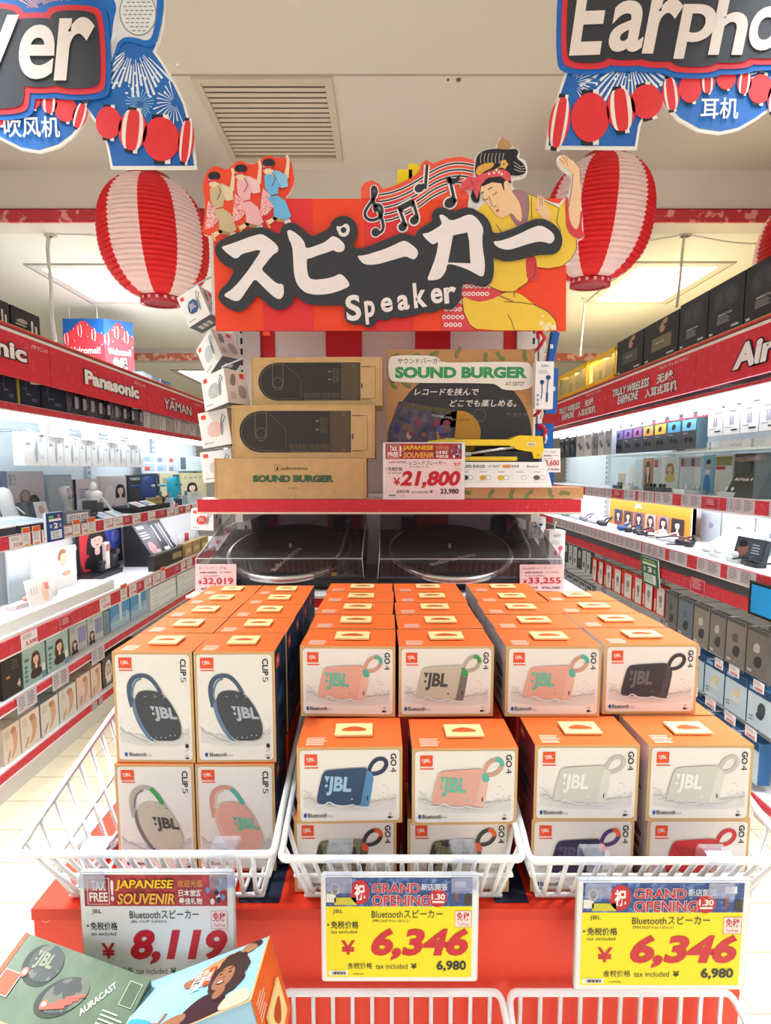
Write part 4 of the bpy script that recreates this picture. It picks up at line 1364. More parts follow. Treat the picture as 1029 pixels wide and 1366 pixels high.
basket('white wire basket holding the tall clip speaker cartons', -.372, -.113, .967, .45, .90, 1.085, .890, .485, 15, 20, .03, rise=1.15)
basket('white wire basket holding the camouflage and navy speaker cartons', -.106, .1385, .962, .45, .90, 1.085, .890, .485, 15, 20, .02, rise=1.15)
basket('white wire basket holding the purple and red speaker cartons', .1455, .412, .960, .45, .90, 1.085, .890, .485, 15, 20, .02, rise=1.15)
for x0, x1, lab in ((-.36, -.118, 'lower white wire basket under the plain white price tag, holding two tilted cartons'), (-.112, .1255, 'lower white wire basket against the orange base under the middle yellow price tag'),
                    (.130, .372, 'lower white wire basket against the orange base under the yellow price tag beside the aisle')):
    t = thing('wire_basket', lab, 'basket', ((x0 + x1) / 2, .468, .60), 0, 'lower white wire baskets')
    h, zt_ = (x1 - x0) / 2, .7935 - .60
    m = MB()
    c = .012
    m.tube(smooth_pts([(-h, -.30, .10), (-h, -.10, zt_ - .055), (-h, -.012, zt_ - .006), (-h + .004, 0, zt_), (-h + .018, 0, zt_), (0, 0, zt_), (h - .018, 0, zt_), (h - .004, 0, zt_), (h, -.012, zt_ - .006), (h, -.10, zt_ - .055), (h, -.30, .10)], False, 2), .0036, WIRE, 8)
    m.tube([(-h, -.30, .10), (h, -.30, .10)], .0036, WIRE, 8)
    part('rim', m, t)
    m = MB()
    for i in range(11):
        x = -h + .014 + (2 * h - .028) * i / 10
        m.tube([(x, -.002, zt_), (x, -.002, .004), (x, -.012, 0), (x, -.28, 0), (x, -.30, .10)], .0024, WIRE, 6)
    part('back_wires', m, t)
    m = MB()
    for k in range(7):
        y = -.03 - .04 * k
        zz = zt_ - .02 - .0 - (.145 * (k + .6) / 7)
        for s_ in (-1, 1):
            m.tube([(s_ * h, y, max(.1, zz)), (s_ * (h - .01), y, 0)], .0024, WIRE, 6)
    m.tube([(-h + .01, -.15, -.003), (h - .01, -.15, -.003)], .0024, WIRE, 6)
    part('side_wires', m, t)

# ------------------------------------------------------------------ price tags on the baskets
YT = .4385


def price_tag(name, px0, py0, px1, py1, Y, style, big, small, product, sub, label, brand='JBL', roll=0.0, clips=()):
    a, b = at(px0, py0, Y), at(px1, py1, Y)
    W_, H_ = b.x - a.x, a.z - b.z
    t = thing(name, label, 'price tag', (a.x, Y, b.z), 0)
    t.rotation_euler = (0, radians(roll), 0)
    M = FR((0, 0, 0))
    s = lambda u, v: (u * W_, (1 - v) * H_)
    frame = MB()
    frame.prism(rrect(0, 0, W_, H_, .003, 3), -.004, 0, ink('#d9d8da', .35), ink('#bdbdc2', .35), M)
    frame.prism(rrect(.0015, .0015, W_ - .0015, H_ - .0015, .002, 3), 0, .0006, ink('#efeeec', .5), None, M)
    part('holder', frame, t, 'clear-edged card holder')
    m = MB()
    bgc = {'yellow': '#f3e00b', 'white': '#ebe9ea', 'pinkish': '#f3dce0'}[style]
    bg, rd, bk = ink(bgc, .5, .02), ink('#c81f2d', .5), ink('#29282a', .5)
    z1, z2 = .0009, .0013
    m.rect(*s(.032, .95), *s(.958, .285), z1, bg, M)
    T = lambda txt, u0, v0, u1, v1, mt, bold=0.0, sh=0.0, rings=(): m.text(txt, *s((u0 + u1) / 2, (v0 + v1) / 2), (u1 - u0) * W_, (v1 - v0) * H_, z2 + .0004 * len(rings), mt, M, bold, sh, 0, rings)
    bu = (.032, .02, .958, .285)
    if style == 'yellow':
        m.rect(*s(bu[0], bu[3]), *s(bu[2], bu[1]), z1, two_tone('blue_fireworks_paper', '#1b3f86', '#6f95cf', 160, .5, .68), M)
        wh, cr = ink('#f3efec'), ink('#c01f33')
        m.ell(*s(.247, .15), W_ * .062, H_ * .115, z1 + .0003, cr, M, 20)
        T('祝', .213, .075, .28, .225, wh, .03)
        T('GRAND', .325, .065, .625, .155, cr, .02, 0, ((.03, wh),))
        T('OPENING', .325, .175, .69, .275, cr, .02, 0, ((.03, wh),))
        T('新店開張', .635, .07, .80, .135, ink('#dfe6f2'), .01)
        m.ell(*s(.74, .205), W_ * .058, H_ * .085, z1 + .0003, cr, M, 20)
        T('1.30', .70, .165, .785, .22, wh, .03)
        m.rect(*s(.705, .25), *s(.78, .232), z2, wh, M)
        for i, (u, v, ru, rv, c) in enumerate(((.09, .12, .03, .055, '#c9c4bd'), (.065, .205, .03, .04, '#e6e2df'), (.155, .235, .07, .035, '#c9c23b'), (.88, .08, .035, .03, '#f0e6e4'), (.86, .19, .01, .05, '#8a4a3f'), (.93, .22, .022, .05, '#3e3a2e'))):
            if i == 0:
                m.ell(*s(u, v), ru * W_, rv * H_, z1 + .0003, ink(c), M, 16)
                m.ell(*s(u, v), ru * W_ * .7, rv * H_ * .7, z1 + .0005, ink('#3c3d42'), M, 16)
            else:
                m.rect(*s(u - ru, v + rv), *s(u + ru, v - rv), z1 + .0003, ink(c), M)
    else:
        m.rect(*s(bu[0], bu[3]), *s(bu[2], bu[1]), z1, two_tone('crimson_banner_paper', '#8f1826', '#c0313b', 60, .35, .65), M)
        wh, ye = ink('#f3efec'), ink('#f2c52a')
        m.line([s(*q) for q in ((.055, .045), (.195, .045), (.195, .265), (.055, .265))], .0008, z2, wh, M, True)
        T('TAX', .08, .065, .175, .15, wh, .03)
        T('FREE', .065, .165, .185, .245, wh, .03)
        T('!', .205, .06, .225, .24, wh, .03)
        T('JAPANESE', .24, .055, .61, .15, ye, .03, .15, ((.03, ink('#7a1420')),))
        T('SOUVENIR', .25, .17, .625, .265, ink('#efb04a'), .03, .15, ((.03, ink('#7a1420')),))
        T('欢迎光临', .64, .06, .80, .12, ink('#e6b25c'), .0)
        T('日本旅游', .645, .14, .795, .2, wh, .02)
        T('最佳礼物', .645, .21, .795, .268, wh, .02)
        rr = random.Random(5)
        for i in range(12):
            m.ell(*s(.83 + .11 * rr.random(), .06 + .19 * rr.random()), W_ * .014, H_ * .028, z1 + .0002 + .00003 * i, ink(rr.choice(('#2c2f45', '#6d8fc4', '#d9b69a', '#a8303a', '#e3dedb'))), M, 8)
    T(brand, .075, .31, .075 + min(.065 * len(brand) / 3, .22), .355, bk, .0)
    T(product, .32, .315, .77, .39, bk, .006)
    T(sub, .325, .405, .56, .43, bk)
    m.rect(*s(.85, .475), *s(.952, .325), z1 + .0002, ink('#f6e9e6'), M)
    m.line([s(*q) for q in ((.85, .325), (.952, .325), (.952, .475), (.85, .475))], .0005, z2, ink('#c9606a'), M, True)
    T('免税', .86, .335, .942, .415, rd, .015)
    T('TaxFree', .865, .43, .938, .46, rd)
    m.flat([s(.04, .44), s(.04, .465), s(.055, .4525)], z2, bk, M)
    T('免税价格', .062, .42, .238, .49, bk, .012)
    T('tax excluded', .062, .505, .228, .535, bk)
    T('¥', .125, .60, .215, .735, rd, .02)
    x0 = max(.225, .94 - .155 * len(big.replace(',', '')))
    T(big, x0, .485, .94, .79 if ',' in big else .76, rd, .045, .22)
    T('含税价格', .165, .81, .325, .87, bk, .004)
    T('tax included', .345, .82, .55, .87, bk)
    T('¥', .57, .815, .61, .87, bk, .02)
    T(small, .735 if len(small) < 6 else .70, .79, .925, .895, bk, .035)
    m.rect(*s(.045, .93), *s(.17, .885), z1 + .0003, ink('#f0ecea'), M)
    for i in range(12):
        m.rect(*s(.07 + .007 * i, .92), *s(.073 + .007 * i + .002 * (i % 3), .895), z2 + .0003, bk, M)
    T('0120997896', .20, .91, .27, .925, bk)
    part('price_card', m, t)
    for px in clips:
        q = at(px, py0, Y)
        cx = q.x - a.x
        m = MB()
        cp = clear('#eef0fa', .12, .05)
        cw = .0125
        prof = [(.004, -.016), (.004, .016), (.002, .022), (-.006, .0255), (-.016, .0245), (-.019, .018), (-.019, .008)]
        k = len(prof)
        vs = [(cx - cw, -d, H_ + h_) for d, h_ in prof] + [(cx + cw, -d, H_ + h_) for d, h_ in prof]
        m.add(vs, [(i, i + 1, k + i + 1, k + i) for i in range(k - 1)], cp, False)
        m.box(cx - cw, -.0035, H_ - .014, cx + cw, -.002, H_ - .002, cp)
        part('clip', m, t, 'clear plastic clip')
    return t


price_tag('price_tag', 105, 1163, 316, 1317, YT, 'white', '8,119', '8,931', 'Bluetoothスピーカー', 'JBL CLIP 5(RED)', 'white price tag with red banner reading 8,119, hung on the tall carton basket', clips=(125, 298))
price_tag('price_tag.001', 428, 1167, 637, 1309, YT, 'yellow', '6,346', '6,980', 'Bluetoothスピーカー', 'OPEN SALE!! From 1/30 to 2/1', 'yellow price tag reading 6,346 hung on the basket of camouflage cartons', clips=(453, 619))
price_tag('price_tag.002', 771, 1174, 993, 1320, YT, 'yellow', '6,346', '6,980', 'Bluetoothスピーカー', 'OPEN SALE!! From 1/30 to 2/1', 'yellow price tag reading 6,346 hung on the basket of purple and red cartons', clips=(797, 961))


# ------------------------------------------------------------------ two cartons lying tilted in the lower basket
def corner_frame(A, B, D):
    """Matrix of a face: origin at A, u along A-B, v along A-D (made square), w towards the viewer."""
    u = (B - A)
    L_ = u.length
    u.normalize()
    v = (D - A)
    v = v - u * v.dot(u)
    V_ = v.length
    v.normalize()
    n = u.cross(v)
    M = Matrix((u, v, n)).transposed().to_4x4()
    M.translation = A
    return M, L_, V_


def square_corner(P, Q_, px, py):
    """Point on the sight line through (px, py) that makes a right angle at P with P-Q."""
    e, d, c = Q_ - P, ray(px, py), Vector((0, 0, EYE))
    return c + d * ((P - c).dot(e) / d.dot(e))


B, A = at(35, 1244, .43), at(201, 1306, .41)
D = square_corner(B, A, -45, 1352)
M, L_, V_ = corner_frame(D, D + (A - B), B)
t = thing('speaker_carton', 'green carton printed with camouflage speakers lying tilted in the lower basket', 'carton', M.translation)
Mi = Matrix.Translation(-M.translation) @ M
m = MB()
gr = two_tone('green_wavy_paper', '#465a3c', '#55694a', 30, .4, .6)
th = .045
m.prism([(0, 0), (L_, 0), (L_, V_), (0, V_)], -th, 0, gr, ink('#4c5d42'), Mi)
m.rect(0, -.0, L_, .003, .0004, KRAFT, Mi)
m.rect(-.0004, 0, .004, V_, .0004, LOGO, Mi)
for cx, cy, rx, ry, ro in ((.25, .72, .12, .22, -.2), (.50, .48, .14, .2, .5)):
    m.ell(cx * L_, cy * V_, rx * L_ * 1.12, ry * V_ * 1.12, .0004, ink('#30382c'), Mi, 26, ro)
    m.ell(cx * L_ + .003, cy * V_ + .002, rx * L_, ry * V_, .0008, two_tone('dark_camouflage_print', '#1c1d19', '#565a48', 60, .5, .53), Mi, 26, ro)
    m.ell(cx * L_ - .01, cy * V_ - .008, .0035, .0035, .0012, ink('#d9674a'), Mi, 10)
    m.ell(cx * L_ - .01, cy * V_ - .008, .002, .002, .0014, ink('#d9d3c4'), Mi, 10)
for i in range(4):
    m.line([(.42 * L_ + .005 * i, .30 * V_ + .0035 * i), (.56 * L_ + .004 * i, .40 * V_ + .0035 * i)], .0022, .0014, ink('#e05a4a'), Mi)
big_jbl(m, Mi, (.25 * L_, .76 * V_), .02, .013, .0012, ink('#8d8f78'), 0)
m.text('AURACAST', .735 * L_, .60 * V_, .030, .0050, .0008, ink('#dfe3d6'), Mi, .02, 0, 55)
lines(m, Mi, .80 * L_, .50 * V_, .97 * L_, 8, .0028, .0010, .0008, ink('#c9d0bc'))
m.rect(.88 * L_, .62 * V_, .97 * L_, .9 * V_, .0006, ink('#4d5f43'), Mi)
m.line([(.88 * L_, .62 * V_), (.97 * L_, .62 * V_), (.97 * L_, .9 * V_), (.88 * L_, .9 * V_)], .0006, .0008, ink('#c9d0bc'), Mi, True)
m.rect(.006, .28 * V_, .022, .55 * V_, .0008, LOGO, Mi)
m.line([(.006, .28 * V_), (.022, .28 * V_), (.022, .55 * V_), (.006, .55 * V_)], .0006, .001, WP, Mi, True)
part('carton', m, t)

P0, P2 = at(359, 1249, .43), at(198, 1311, .42)
P1 = square_corner(P0, P2, 334, 1335)
M, L_, V_ = corner_frame(P2 + (P1 - P0), P1, P2)
t = thing('speaker_carton', 'blue photo carton with orange end and cream tab lying tilted in the lower basket', 'carton', M.translation)
Mi = Matrix.Translation(-M.translation) @ M
m = MB()
sky = two_tone('sky_blue_paper', '#7fb9dc', '#c3dcea', 5, .3, .7)
th = .066
m.prism([(0, 0), (L_, 0), (L_, V_), (0, V_)], -th, 0, sky, sky, Mi)
m.line([(L_, 0), (L_, V_)], .002, .0004, KRAFT, Mi)
m.line([(0, 0), (L_, 0)], .002, .0004, KRAFT, Mi)
Me = Mi @ Matrix.Translation((L_, 0, 0)) @ Matrix.Rotation(pi / 2, 4, 'Y')
# end face: local x = -w of the front (0..th), y = along the edge
m.rect(0, 0, th, V_, .0004, OTOP, Me)
m.line([(0, 0), (th, 0), (th, V_), (0, V_)], .0012, .0006, KRAFT, Me, True)
lines(m, Me @ Matrix.Rotation(pi / 2, 4, 'Z') @ Matrix.Translation((0, -th * .9, 0)), V_ * .10, th * .74, V_ * .42, 5, .0035, .0014, .0008, ink('#f7d9c4'))
sk_, hr_, dk_ = ink('#9a6548', .6, .1), ink('#3a241c', .6, .2), ink('#3b1a22')
pt = lambda L: smooth_pts([(u * L_, v * V_) for u, v in L], True, 2)
el = lambda u, v, ru, rv, w, mt, ro=0: m.ell(u * L_, v * V_, ru, rv, w, mt, Mi, 14, ro)
m.flat(pt([(0, 0), (.3, 0), (.25, .25), (.1, .4), (0, .45)]), .0003, ink('#3f9bd3'), Mi)
m.flat(pt([(.40, 0), (.47, .22), (.58, .36), (.70, .34), (.80, .2), (.80, 0)]), .0006, dk_, Mi)
m.flat(pt([(.74, 0), (.78, .2), (.92, .25), (.99, .1), (.98, 0)]), .0007, ink('#c9b9a2'), Mi)
rc = random.Random(11)
for k in range(26):
    a = 2 * pi * k / 26
    el(.75 + .10 * cos(a) * rc.uniform(.85, 1.1), .55 + .26 * sin(a) * rc.uniform(.85, 1.1), .0065, .0055, .0008 + .00001 * k, hr_, a)
m.flat(pt([(.67, .40), (.66, .62), (.72, .80), (.82, .80), (.87, .60), (.83, .38), (.75, .3)]), .0011, hr_, Mi)
m.flat(pt([(.655, .36), (.63, .46), (.66, .64), (.72, .70), (.79, .64), (.80, .48), (.75, .34)]), .0014, sk_, Mi)
m.flat(pt([(.67, .33), (.72, .40), (.77, .34), (.74, .22), (.68, .22)]), .0013, sk_, Mi)
m.flat(pt([(.66, .44), (.70, .475), (.745, .44), (.705, .415)]), .0017, ink('#5a2a26'), Mi)
m.flat(pt([(.675, .45), (.70, .465), (.73, .447), (.705, .435)]), .0019, WP, Mi)
for u, v in ((.685, .585), (.755, .58)):
    el(u, v, .0016, .0008, .0017, hr_)
    m.line([((u - .02) * L_, (v + .05) * V_), ((u + .02) * L_, (v + .055) * V_)], .0009, .0017, hr_, Mi)
el(.715, .52, .0016, .0012, .0016, ink('#86553c'))
m.flat(pt([(.28, .10), (.36, .2), (.50, .20), (.52, .08), (.4, .02)]), .0008, sk_, Mi)
for i in range(4):
    m.line([(.30 * L_, (.17 - .04 * i) * V_), (.21 * L_, (.23 - .07 * i) * V_)], .0028, .0009, sk_, Mi)
m.line([(.30 * L_, .18 * V_), (.33 * L_, .30 * V_)], .0028, .0009, sk_, Mi)
m.flat(pt([(.40, .60), (.46, .80), (.62, .90), (.80, .93), (.78, .80), (.62, .74), (.52, .62)]), .0007, ink('#b98a5f'), Mi)
m.flat(pt([(.36, .70), (.40, .58), (.48, .56), (.50, .64), (.44, .72)]), .0009, sk_, Mi)
m.flat(pt([(.78, .80), (.80, .97), (.90, .985), (.95, .92), (.90, .82)]), .0008, ink('#a87757'), Mi)
m.flat(pt([(.84, .97), (.93, .99), (.97, .92), (.93, .86), (.91, .94)]), .0010, hr_, Mi)
m.flat([(.545 * L_, .5 * V_), (.60 * L_, .5 * V_), (.62 * L_, .78 * V_), (.565 * L_, .78 * V_)], .0016, LOGO, Mi)
m.text('JBL', .585 * L_, .64 * V_, .012, .006, .0018, WP, Mi, .02, 0, 80)
m.text('Made to', .525 * L_, .62 * V_, .020, .0052, .0016, WP, Mi, .02, 0, 80)
m.text('LISTEN', .48 * L_, .62 * V_, .020, .0056, .0016, WP, Mi, .02, 0, 80)
part('carton', m, t)
m = MB()
m.prism([(th * .42, V_ * .22), (th * .86, V_ * .22), (th * .86, V_ * .80), (th * .42, V_ * .80)], .0015, .0035, CREAM, CREAM, Me)
m.flat(smooth_pts([(th * .52, V_ * .36), (th * .52, V_ * .66), (th * .62, V_ * .66), (th * .74, V_ * .56), (th * .74, V_ * .46), (th * .62, V_ * .36)], True, 1), .0038, ink('#b84e1c'), Me)
part('hang_tab', m, t, 'cream hang tab')
# ================================================================== goods on the rack shelves
CAR = two_tone('kraft_carton', '#bf9a66', '#c9a672', 40, .3, .7)
INKB = ink('#33302f', .6)
GRN = ink('#3f6b4a', .6)


def kraft_box(label, px0, py0, px1, py1, Y, D_, rz, picture):
    a, b = at(px0, py0, Y), at(px1, py1, Y)
    W_, H_ = b.x - a.x, a.z - b.z
    t = thing('record_player_carton', label, 'carton', ((a.x + b.x) / 2, Y, b.z), rz, 'kraft record player cartons')
    m = MB()
    m.box(-W_ / 2, 0, 0, W_ / 2, D_, H_, CAR)
    M = FR((-W_ / 2, 0, 0))
    P = lambda u, v: (u * W_, (1 - v) * H_)
    lnk = ink('#a98352')
    m.line([P(.012, 0), P(.012, 1)], .0012, .0004, lnk, M)
    m.line([P(.985, 0), P(.985, 1)], .0012, .0004, lnk, M)
    if picture:
        th = lambda L: [P(*q) for q in L]
        r = H_ * .39
        cx, cy = .205 * W_, H_ * .50
        arc = [(cx + r * 1.06 * cos(t_), cy + r * sin(t_)) for t_ in (pi / 2 + pi * i / 18 for i in range(19))]
        m.flat(arc + [(W_ * .835, H_ * .11), (W_ * .835, H_ * .89)], .0006, INKB, M)
        g = ink('#8b7a62', .6)
        m.rect(W_ * .70, H_ * .115, W_ * .828, H_ * .885, .0008, ink('#574a39'), M)
        m.line([(W_ * .695, H_ * .11), (W_ * .695, H_ * .89)], .0008, .001, g, M)
        arc2 = [(cx + r * .95 * cos(t_), cy + r * .9 * sin(t_)) for t_ in (pi / 2 + pi * i / 18 for i in range(19))]
        m.line(arc2 + [(W_ * .3, H_ * .15), (W_ * .38, H_ * .15), (W_ * .38, H_ * .55), (W_ * .26, H_ * .85), (cx, H_ * .86)], .0006, .0009, g, M)
        m.line([(W_ * .165, H_ * .87), (W_ * .165, H_ * .48)] + [(W_ * .205 + W_ * .04 * cos(t_), H_ * .46 + H_ * .13 * sin(t_)) for t_ in (pi + pi * i / 10 for i in range(11))] + [(W_ * .245, H_ * .48), (W_ * .245, H_ * .87)], .0009, .0009, g, M)
        m.line([(W_ * .205 + .011 * cos(t_), H_ * .48 + .011 * sin(t_)) for t_ in (2 * pi * i / 16 for i in range(16))], .0008, .0009, g, M, True)
        m.text('SOUND BURGER', W_ * .545, H_ * .22, W_ * .28, H_ * .095, .001, INKB, M, .03, 0, 0, ((.035, g),))
        m.text('STEREO DISC TURNTABLE SYSTEM  audio-technica', W_ * .545, H_ * .13, W_ * .28, H_ * .03, .001, g, M)
        for i in range(2):
            z = H_ * (.70 - .16 * i)
            m.line([(W_ * .625, z - H_ * .06), (W_ * .668, z - H_ * .06), (W_ * .668, z + H_ * .06), (W_ * .625, z + H_ * .06)], .0006, .001, g, M, True)
            m.line([(W_ * .645 + .004 * cos(t_), z + .004 * sin(t_)) for t_ in (2 * pi * i2 / 10 for i2 in range(10))], .0006, .001, g, M, True)
            m.rect(W_ * .59, z - H_ * .015, W_ * .612, z + H_ * .015, .001, g, M)
            m.line([(W_ * .785 + .0025 * cos(t_), H_ * (.82 - .66 * i) + .0025 * sin(t_)) for t_ in (2 * pi * i2 / 8 for i2 in range(8))], .0006, .0011, g, M, True)
        for z in (.80, .14):
            m.line([(W_ * .845, H_ * z), (W_ * .91, H_ * z)], .0016, .0007, INKB, M)
        m.line([(W_ * .91, H_ * .80), (W_ * .947, H_ * .80), (W_ * .95, H_ * .76), (W_ * .95, H_ * .2), (W_ * .946, H_ * .15), (W_ * .90, H_ * .14)], .0007, .0007, INKB, M)
        m.rect(W_ * .842, H_ * .36, W_ * .852, H_ * .46, .0007, INKB, M)
    else:
        m.text('SOUND BURGER', W_ * .52, H_ * .50, W_ * .53, H_ * .17, .0008, GRN, M, .05, 0, 0, ((.02, INKB),))
        m.text('audio-technica', W_ * .53, H_ * .76, W_ * .17, H_ * .085, .0006, INKB, M, .012)
        m.line([(W_ * .42 + .0075 * cos(t_), H_ * .76 + .0075 * sin(t_)) for t_ in (2 * pi * i / 18 for i in range(18))], .0006, .0006, INKB, M, True)
        m.flat([(W_ * .42 - .004, H_ * .76 - .0045), (W_ * .42, H_ * .76 + .006), (W_ * .42 + .001, H_ * .76 - .0045)], .0006, INKB, M)
        m.text('AT-SB727', W_ * .515, H_ * .26, W_ * .065, H_ * .045, .0006, INKB, M)
        m.line([(W_ * .51 + .009 * cos(t_), .009 * sin(t_)) for t_ in (pi * i / 10 for i in range(11))], .0006, .0006, lnk, M)
    part('carton', m, t)
    return t


YS1 = 1.04
b0 = kraft_box('bottom kraft carton with big green lettering, lowest of the stack of three', 285, 612, 489, 666, YS1, .085, -.6, False)
b0.location.z = 1.2895
b1 = kraft_box('middle kraft carton printed with a black portable record player, in the stack of three', 308, 541, 500, 612, YS1 + .012, .09, -1.2, True)
b2 = kraft_box('topmost kraft carton printed with a black portable record player, on the stack of three', 334, 480, 510, 545, YS1 + .03, .09, -1.6, True)
h0 = at(489, 612, YS1).z - at(489, 666, YS1).z
b1.location.z = 1.2895 + h0 + .0005
h1 = at(308, 541, YS1 + .012).z - at(308, 612, YS1 + .012).z
b2.location.z = b1.location.z + h1 + .0005

# cardboard stand-up display with tray
Yp = 1.135
t = thing('cardboard_display', 'kraft stand-up display with green pickles print and a big record picture, on the upper shelf', 'cardboard display', (0, Yp, 1.289))
o = Vector(t.location)
M = FR((0, 0, 0))
K2 = ink('#c19163', .7, .05)
LEAF = ink('#6f7c4c', .7)


def rel(x, y, Y):
    p = at(x, y, Y) - o
    return (p.x, p.z)


m = MB()
x0, z1 = rel(516, 466, Yp)
x1, _ = rel(714, 466, Yp)
m.prism([(x0, .0005), (x1, .0005), (x1, z1), (x0, z1)], -.006, 0, K2, K2, M)


def pickles(mm, MM, ax, az, bx, bz, n, seed, w=.0004, sc=1.0):
    rr = random.Random(seed)
    for i in range(n):
        cx, cz = ax + (bx - ax) * (i + .5 + rr.uniform(-.25, .25)) / n, rr.uniform(az, bz)
        a = rr.uniform(0, pi)
        L_ = .014 * sc
        pts = [(cx + L_ * (k - 3) / 3 * cos(a) - .004 * sc * sin(k) * sin(a), cz + L_ * (k - 3) / 3 * sin(a) + .004 * sc * sin(k) * cos(a)) for k in range(7)]
        mm.line(smooth_pts(pts, False, 1), [.002 * sc] + [.0085 * sc] * 10 + [.002 * sc] * 3, w, LEAF, MM)
        mm.line(pts, .0012 * sc, w + .0002, ink('#8d9561'), MM)


pickles(m, M, x0, z1 - .03, x1, z1 - .006, 7, 3)
pickles(m, M, x0, z1 - .16, x0 + .05, z1 - .05, 2, 5)
cc, rad = rel(616, 586, Yp), (rel(708, 586, Yp)[0] - rel(524, 586, Yp)[0]) / 2
xa, xb = x0 + .001, x1 - .001
pts = [(max(xa, min(xb, cc[0] + rad * 1.02 * cos(a))), cc[1] + rad * sin(a)) for a in (pi * i / 30 for i in range(31))]
m.flat([(xb, .02), *pts, (xa, .02)], .0006, ink('#38363b', .45, .1, 14), M)
# picture of people at left of the record
q0, q1 = rel(517, 592, Yp), rel(606, 548, Yp)
m.flat([rel(517, 592, Yp), rel(518, 575, Yp), rel(532, 535, Yp), rel(610, 548, Yp), rel(606, 592, Yp)], .001, two_tone('dark_photo_print', '#2b2a40', '#6b5a72', 40, .35, .65), M)
rr = random.Random(4)
for i in range(16):
    cx, cy = rel(528 + rr.uniform(0, 68), 560 + rr.uniform(0, 22), Yp)
    m.ell(cx, cy, rr.uniform(.006, .013), rr.uniform(.006, .012), .0012 + .00005 * i, ink(rr.choice(('#4a3a6b', '#7b5a55', '#c79a83', '#2a2430', '#5b4fa0', '#8a3b4a'))), M, 9)
m.text('SOUND BURGER', *rel(570, 545, Yp), .115, .012, .0022, ink('#6b6130'), M, .04, 0, -8, ((.03, ink('#1f1e26')),))
m.text('アナログが新しすぎる。', *rel(590, 556, Yp), .05, .006, .0022, WP, M, .01, 0, -8)
m.ell(*rel(612, 578, Yp), .052, .052, .001, ink('#c98f36', .6), M, 30)
m.text('SOUND BURGER', *rel(614, 560, Yp), .045, .005, .0016, ink('#7d5a24'), M)
m.line([rel(640 + 9 * cos(a), 554 + 9 * sin(a), Yp) for a in (2 * pi * i / 6 for i in range(6))], .0008, .001, ink('#8d8c90'), M, True)
m.text('チ/カナダ', *rel(690, 553, Yp), .05, .01, .001, ink('#77757a'), M)
m.text('レコードを挟んで', *rel(596, 523, Yp), .148, .017, .0026, WP, M, .015, .22)
m.text('どこでも楽しめる。', *rel(645, 538, Yp), .155, .017, .0026, WP, M, .015, .22)
part('backboard', m, t)
m = MB()
bl = [(518, 490), (519, 478), (526, 474), (580, 474), (590, 482), (598, 484), (700, 482), (710, 487), (712, 512), (706, 520), (672, 521), (664, 514), (655, 511), (526, 511), (519, 504)]
m.prism(smooth_pts([rel(*q, Yp - .004) for q in bl], True, 2), .003, .005, ink('#f1ebe4'), ink('#d9cfc2'), M)
m.text('SOUND BURGER', *rel(615.5, 497, Yp - .005), .305, .026, .0058, ink('#3f9a62'), M, .055)
m.text('サウンドバーガー', *rel(561, 481.5, Yp - .005), .105, .0125, .0058, INKD, M, .005)
m.text('AT-SB727', *rel(687, 512, Yp - .005), .044, .0095, .0058, ink('#55504c'), M)
part('name_panel', m, t, 'white name panel with green lettering')
m = MB()
Yt = 1.045
ta, tb = rel(512, 650, Yt), rel(778, 671, Yt)
m.box(ta[0], Yt - Yp, .0005, tb[0], -.006, ta[1], K2)
pickles(m, FR((0, Yt - Yp, 0)), ta[0] + .16, .012, tb[0] - .01, ta[1] - .010, 6, 9, .0004, .9)
part('tray', m, t)
# information card leaning in front of the player
Yc = 1.036
m = MB()
ca, cb, cd = rel(600, 617, Yc + .01), rel(729, 617, Yc + .01), rel(738, 646, Yc)
Mc = FR((0, Yc - Yp, 0), 0, 8)
zt0 = ta[1]
m.prism([(ca[0], zt0), (cd[0], zt0), (cb[0], ca[1] + .002), (ca[0], ca[1] + .002)], -.001, 0, ink('#efeeec'), None, Mc)
w_, h_ = cb[0] - ca[0], ca[1] - zt0
m.text('SOUND BURGER', ca[0] + w_ * .24, zt0 + h_ * .86, w_ * .26, h_ * .12, .0005, ink('#3f6b4a'), Mc, .02)
m.text('AT-SB727', ca[0] + w_ * .46, zt0 + h_ * .86, w_ * .12, h_ * .1, .0005, INKD, Mc)
m.rect(ca[0] + w_ * .55, zt0 + h_ * .8, ca[0] + w_ * .63, zt0 + h_ * .92, .0005, ink('#e08a2d'), Mc)
m.text('新発売', ca[0] + w_ * .68, zt0 + h_ * .86, w_ * .08, h_ * .12, .0005, INKD, Mc)
m.text('Bluetooth', ca[0] + w_ * .86, zt0 + h_ * .86, w_ * .12, h_ * .1, .0005, ink('#666'[0:1] + '666666'), Mc)
for i in range(5):
    xx = ca[0] + w_ * (.10 + .185 * i)
    m.line([(xx, zt0 + h_ * .2), (xx + w_ * .165, zt0 + h_ * .2), (xx + w_ * .165, zt0 + h_ * .72), (xx, zt0 + h_ * .72)], .0006, .0005, ink('#b9b9bb'), Mc, True)
    lines(m, Mc, xx + w_ * .03, zt0 + h_ * .62, xx + w_ * .14, 1, .002, .0012, .0005, ink('#77777a'))
    if i in (0, 1, 2, 4):
        m.ell(xx + w_ * .06, zt0 + h_ * .40, w_ * .035, h_ * .1, .0006, ink(('#3c3c40', '#c9a23a', '#d9b23a', '#3c3c40', '#6b5a4a')[i]), Mc)
    m.line([(xx + w_ * .115 + .006 * cos(a), zt0 + h_ * .40 + .005 * sin(a)) for a in (2 * pi * k / 12 for k in range(12))], .0007, .0006, ink('#4a4a4e'), Mc, True)
part('information_card', m, t, 'white card with small product pictures')

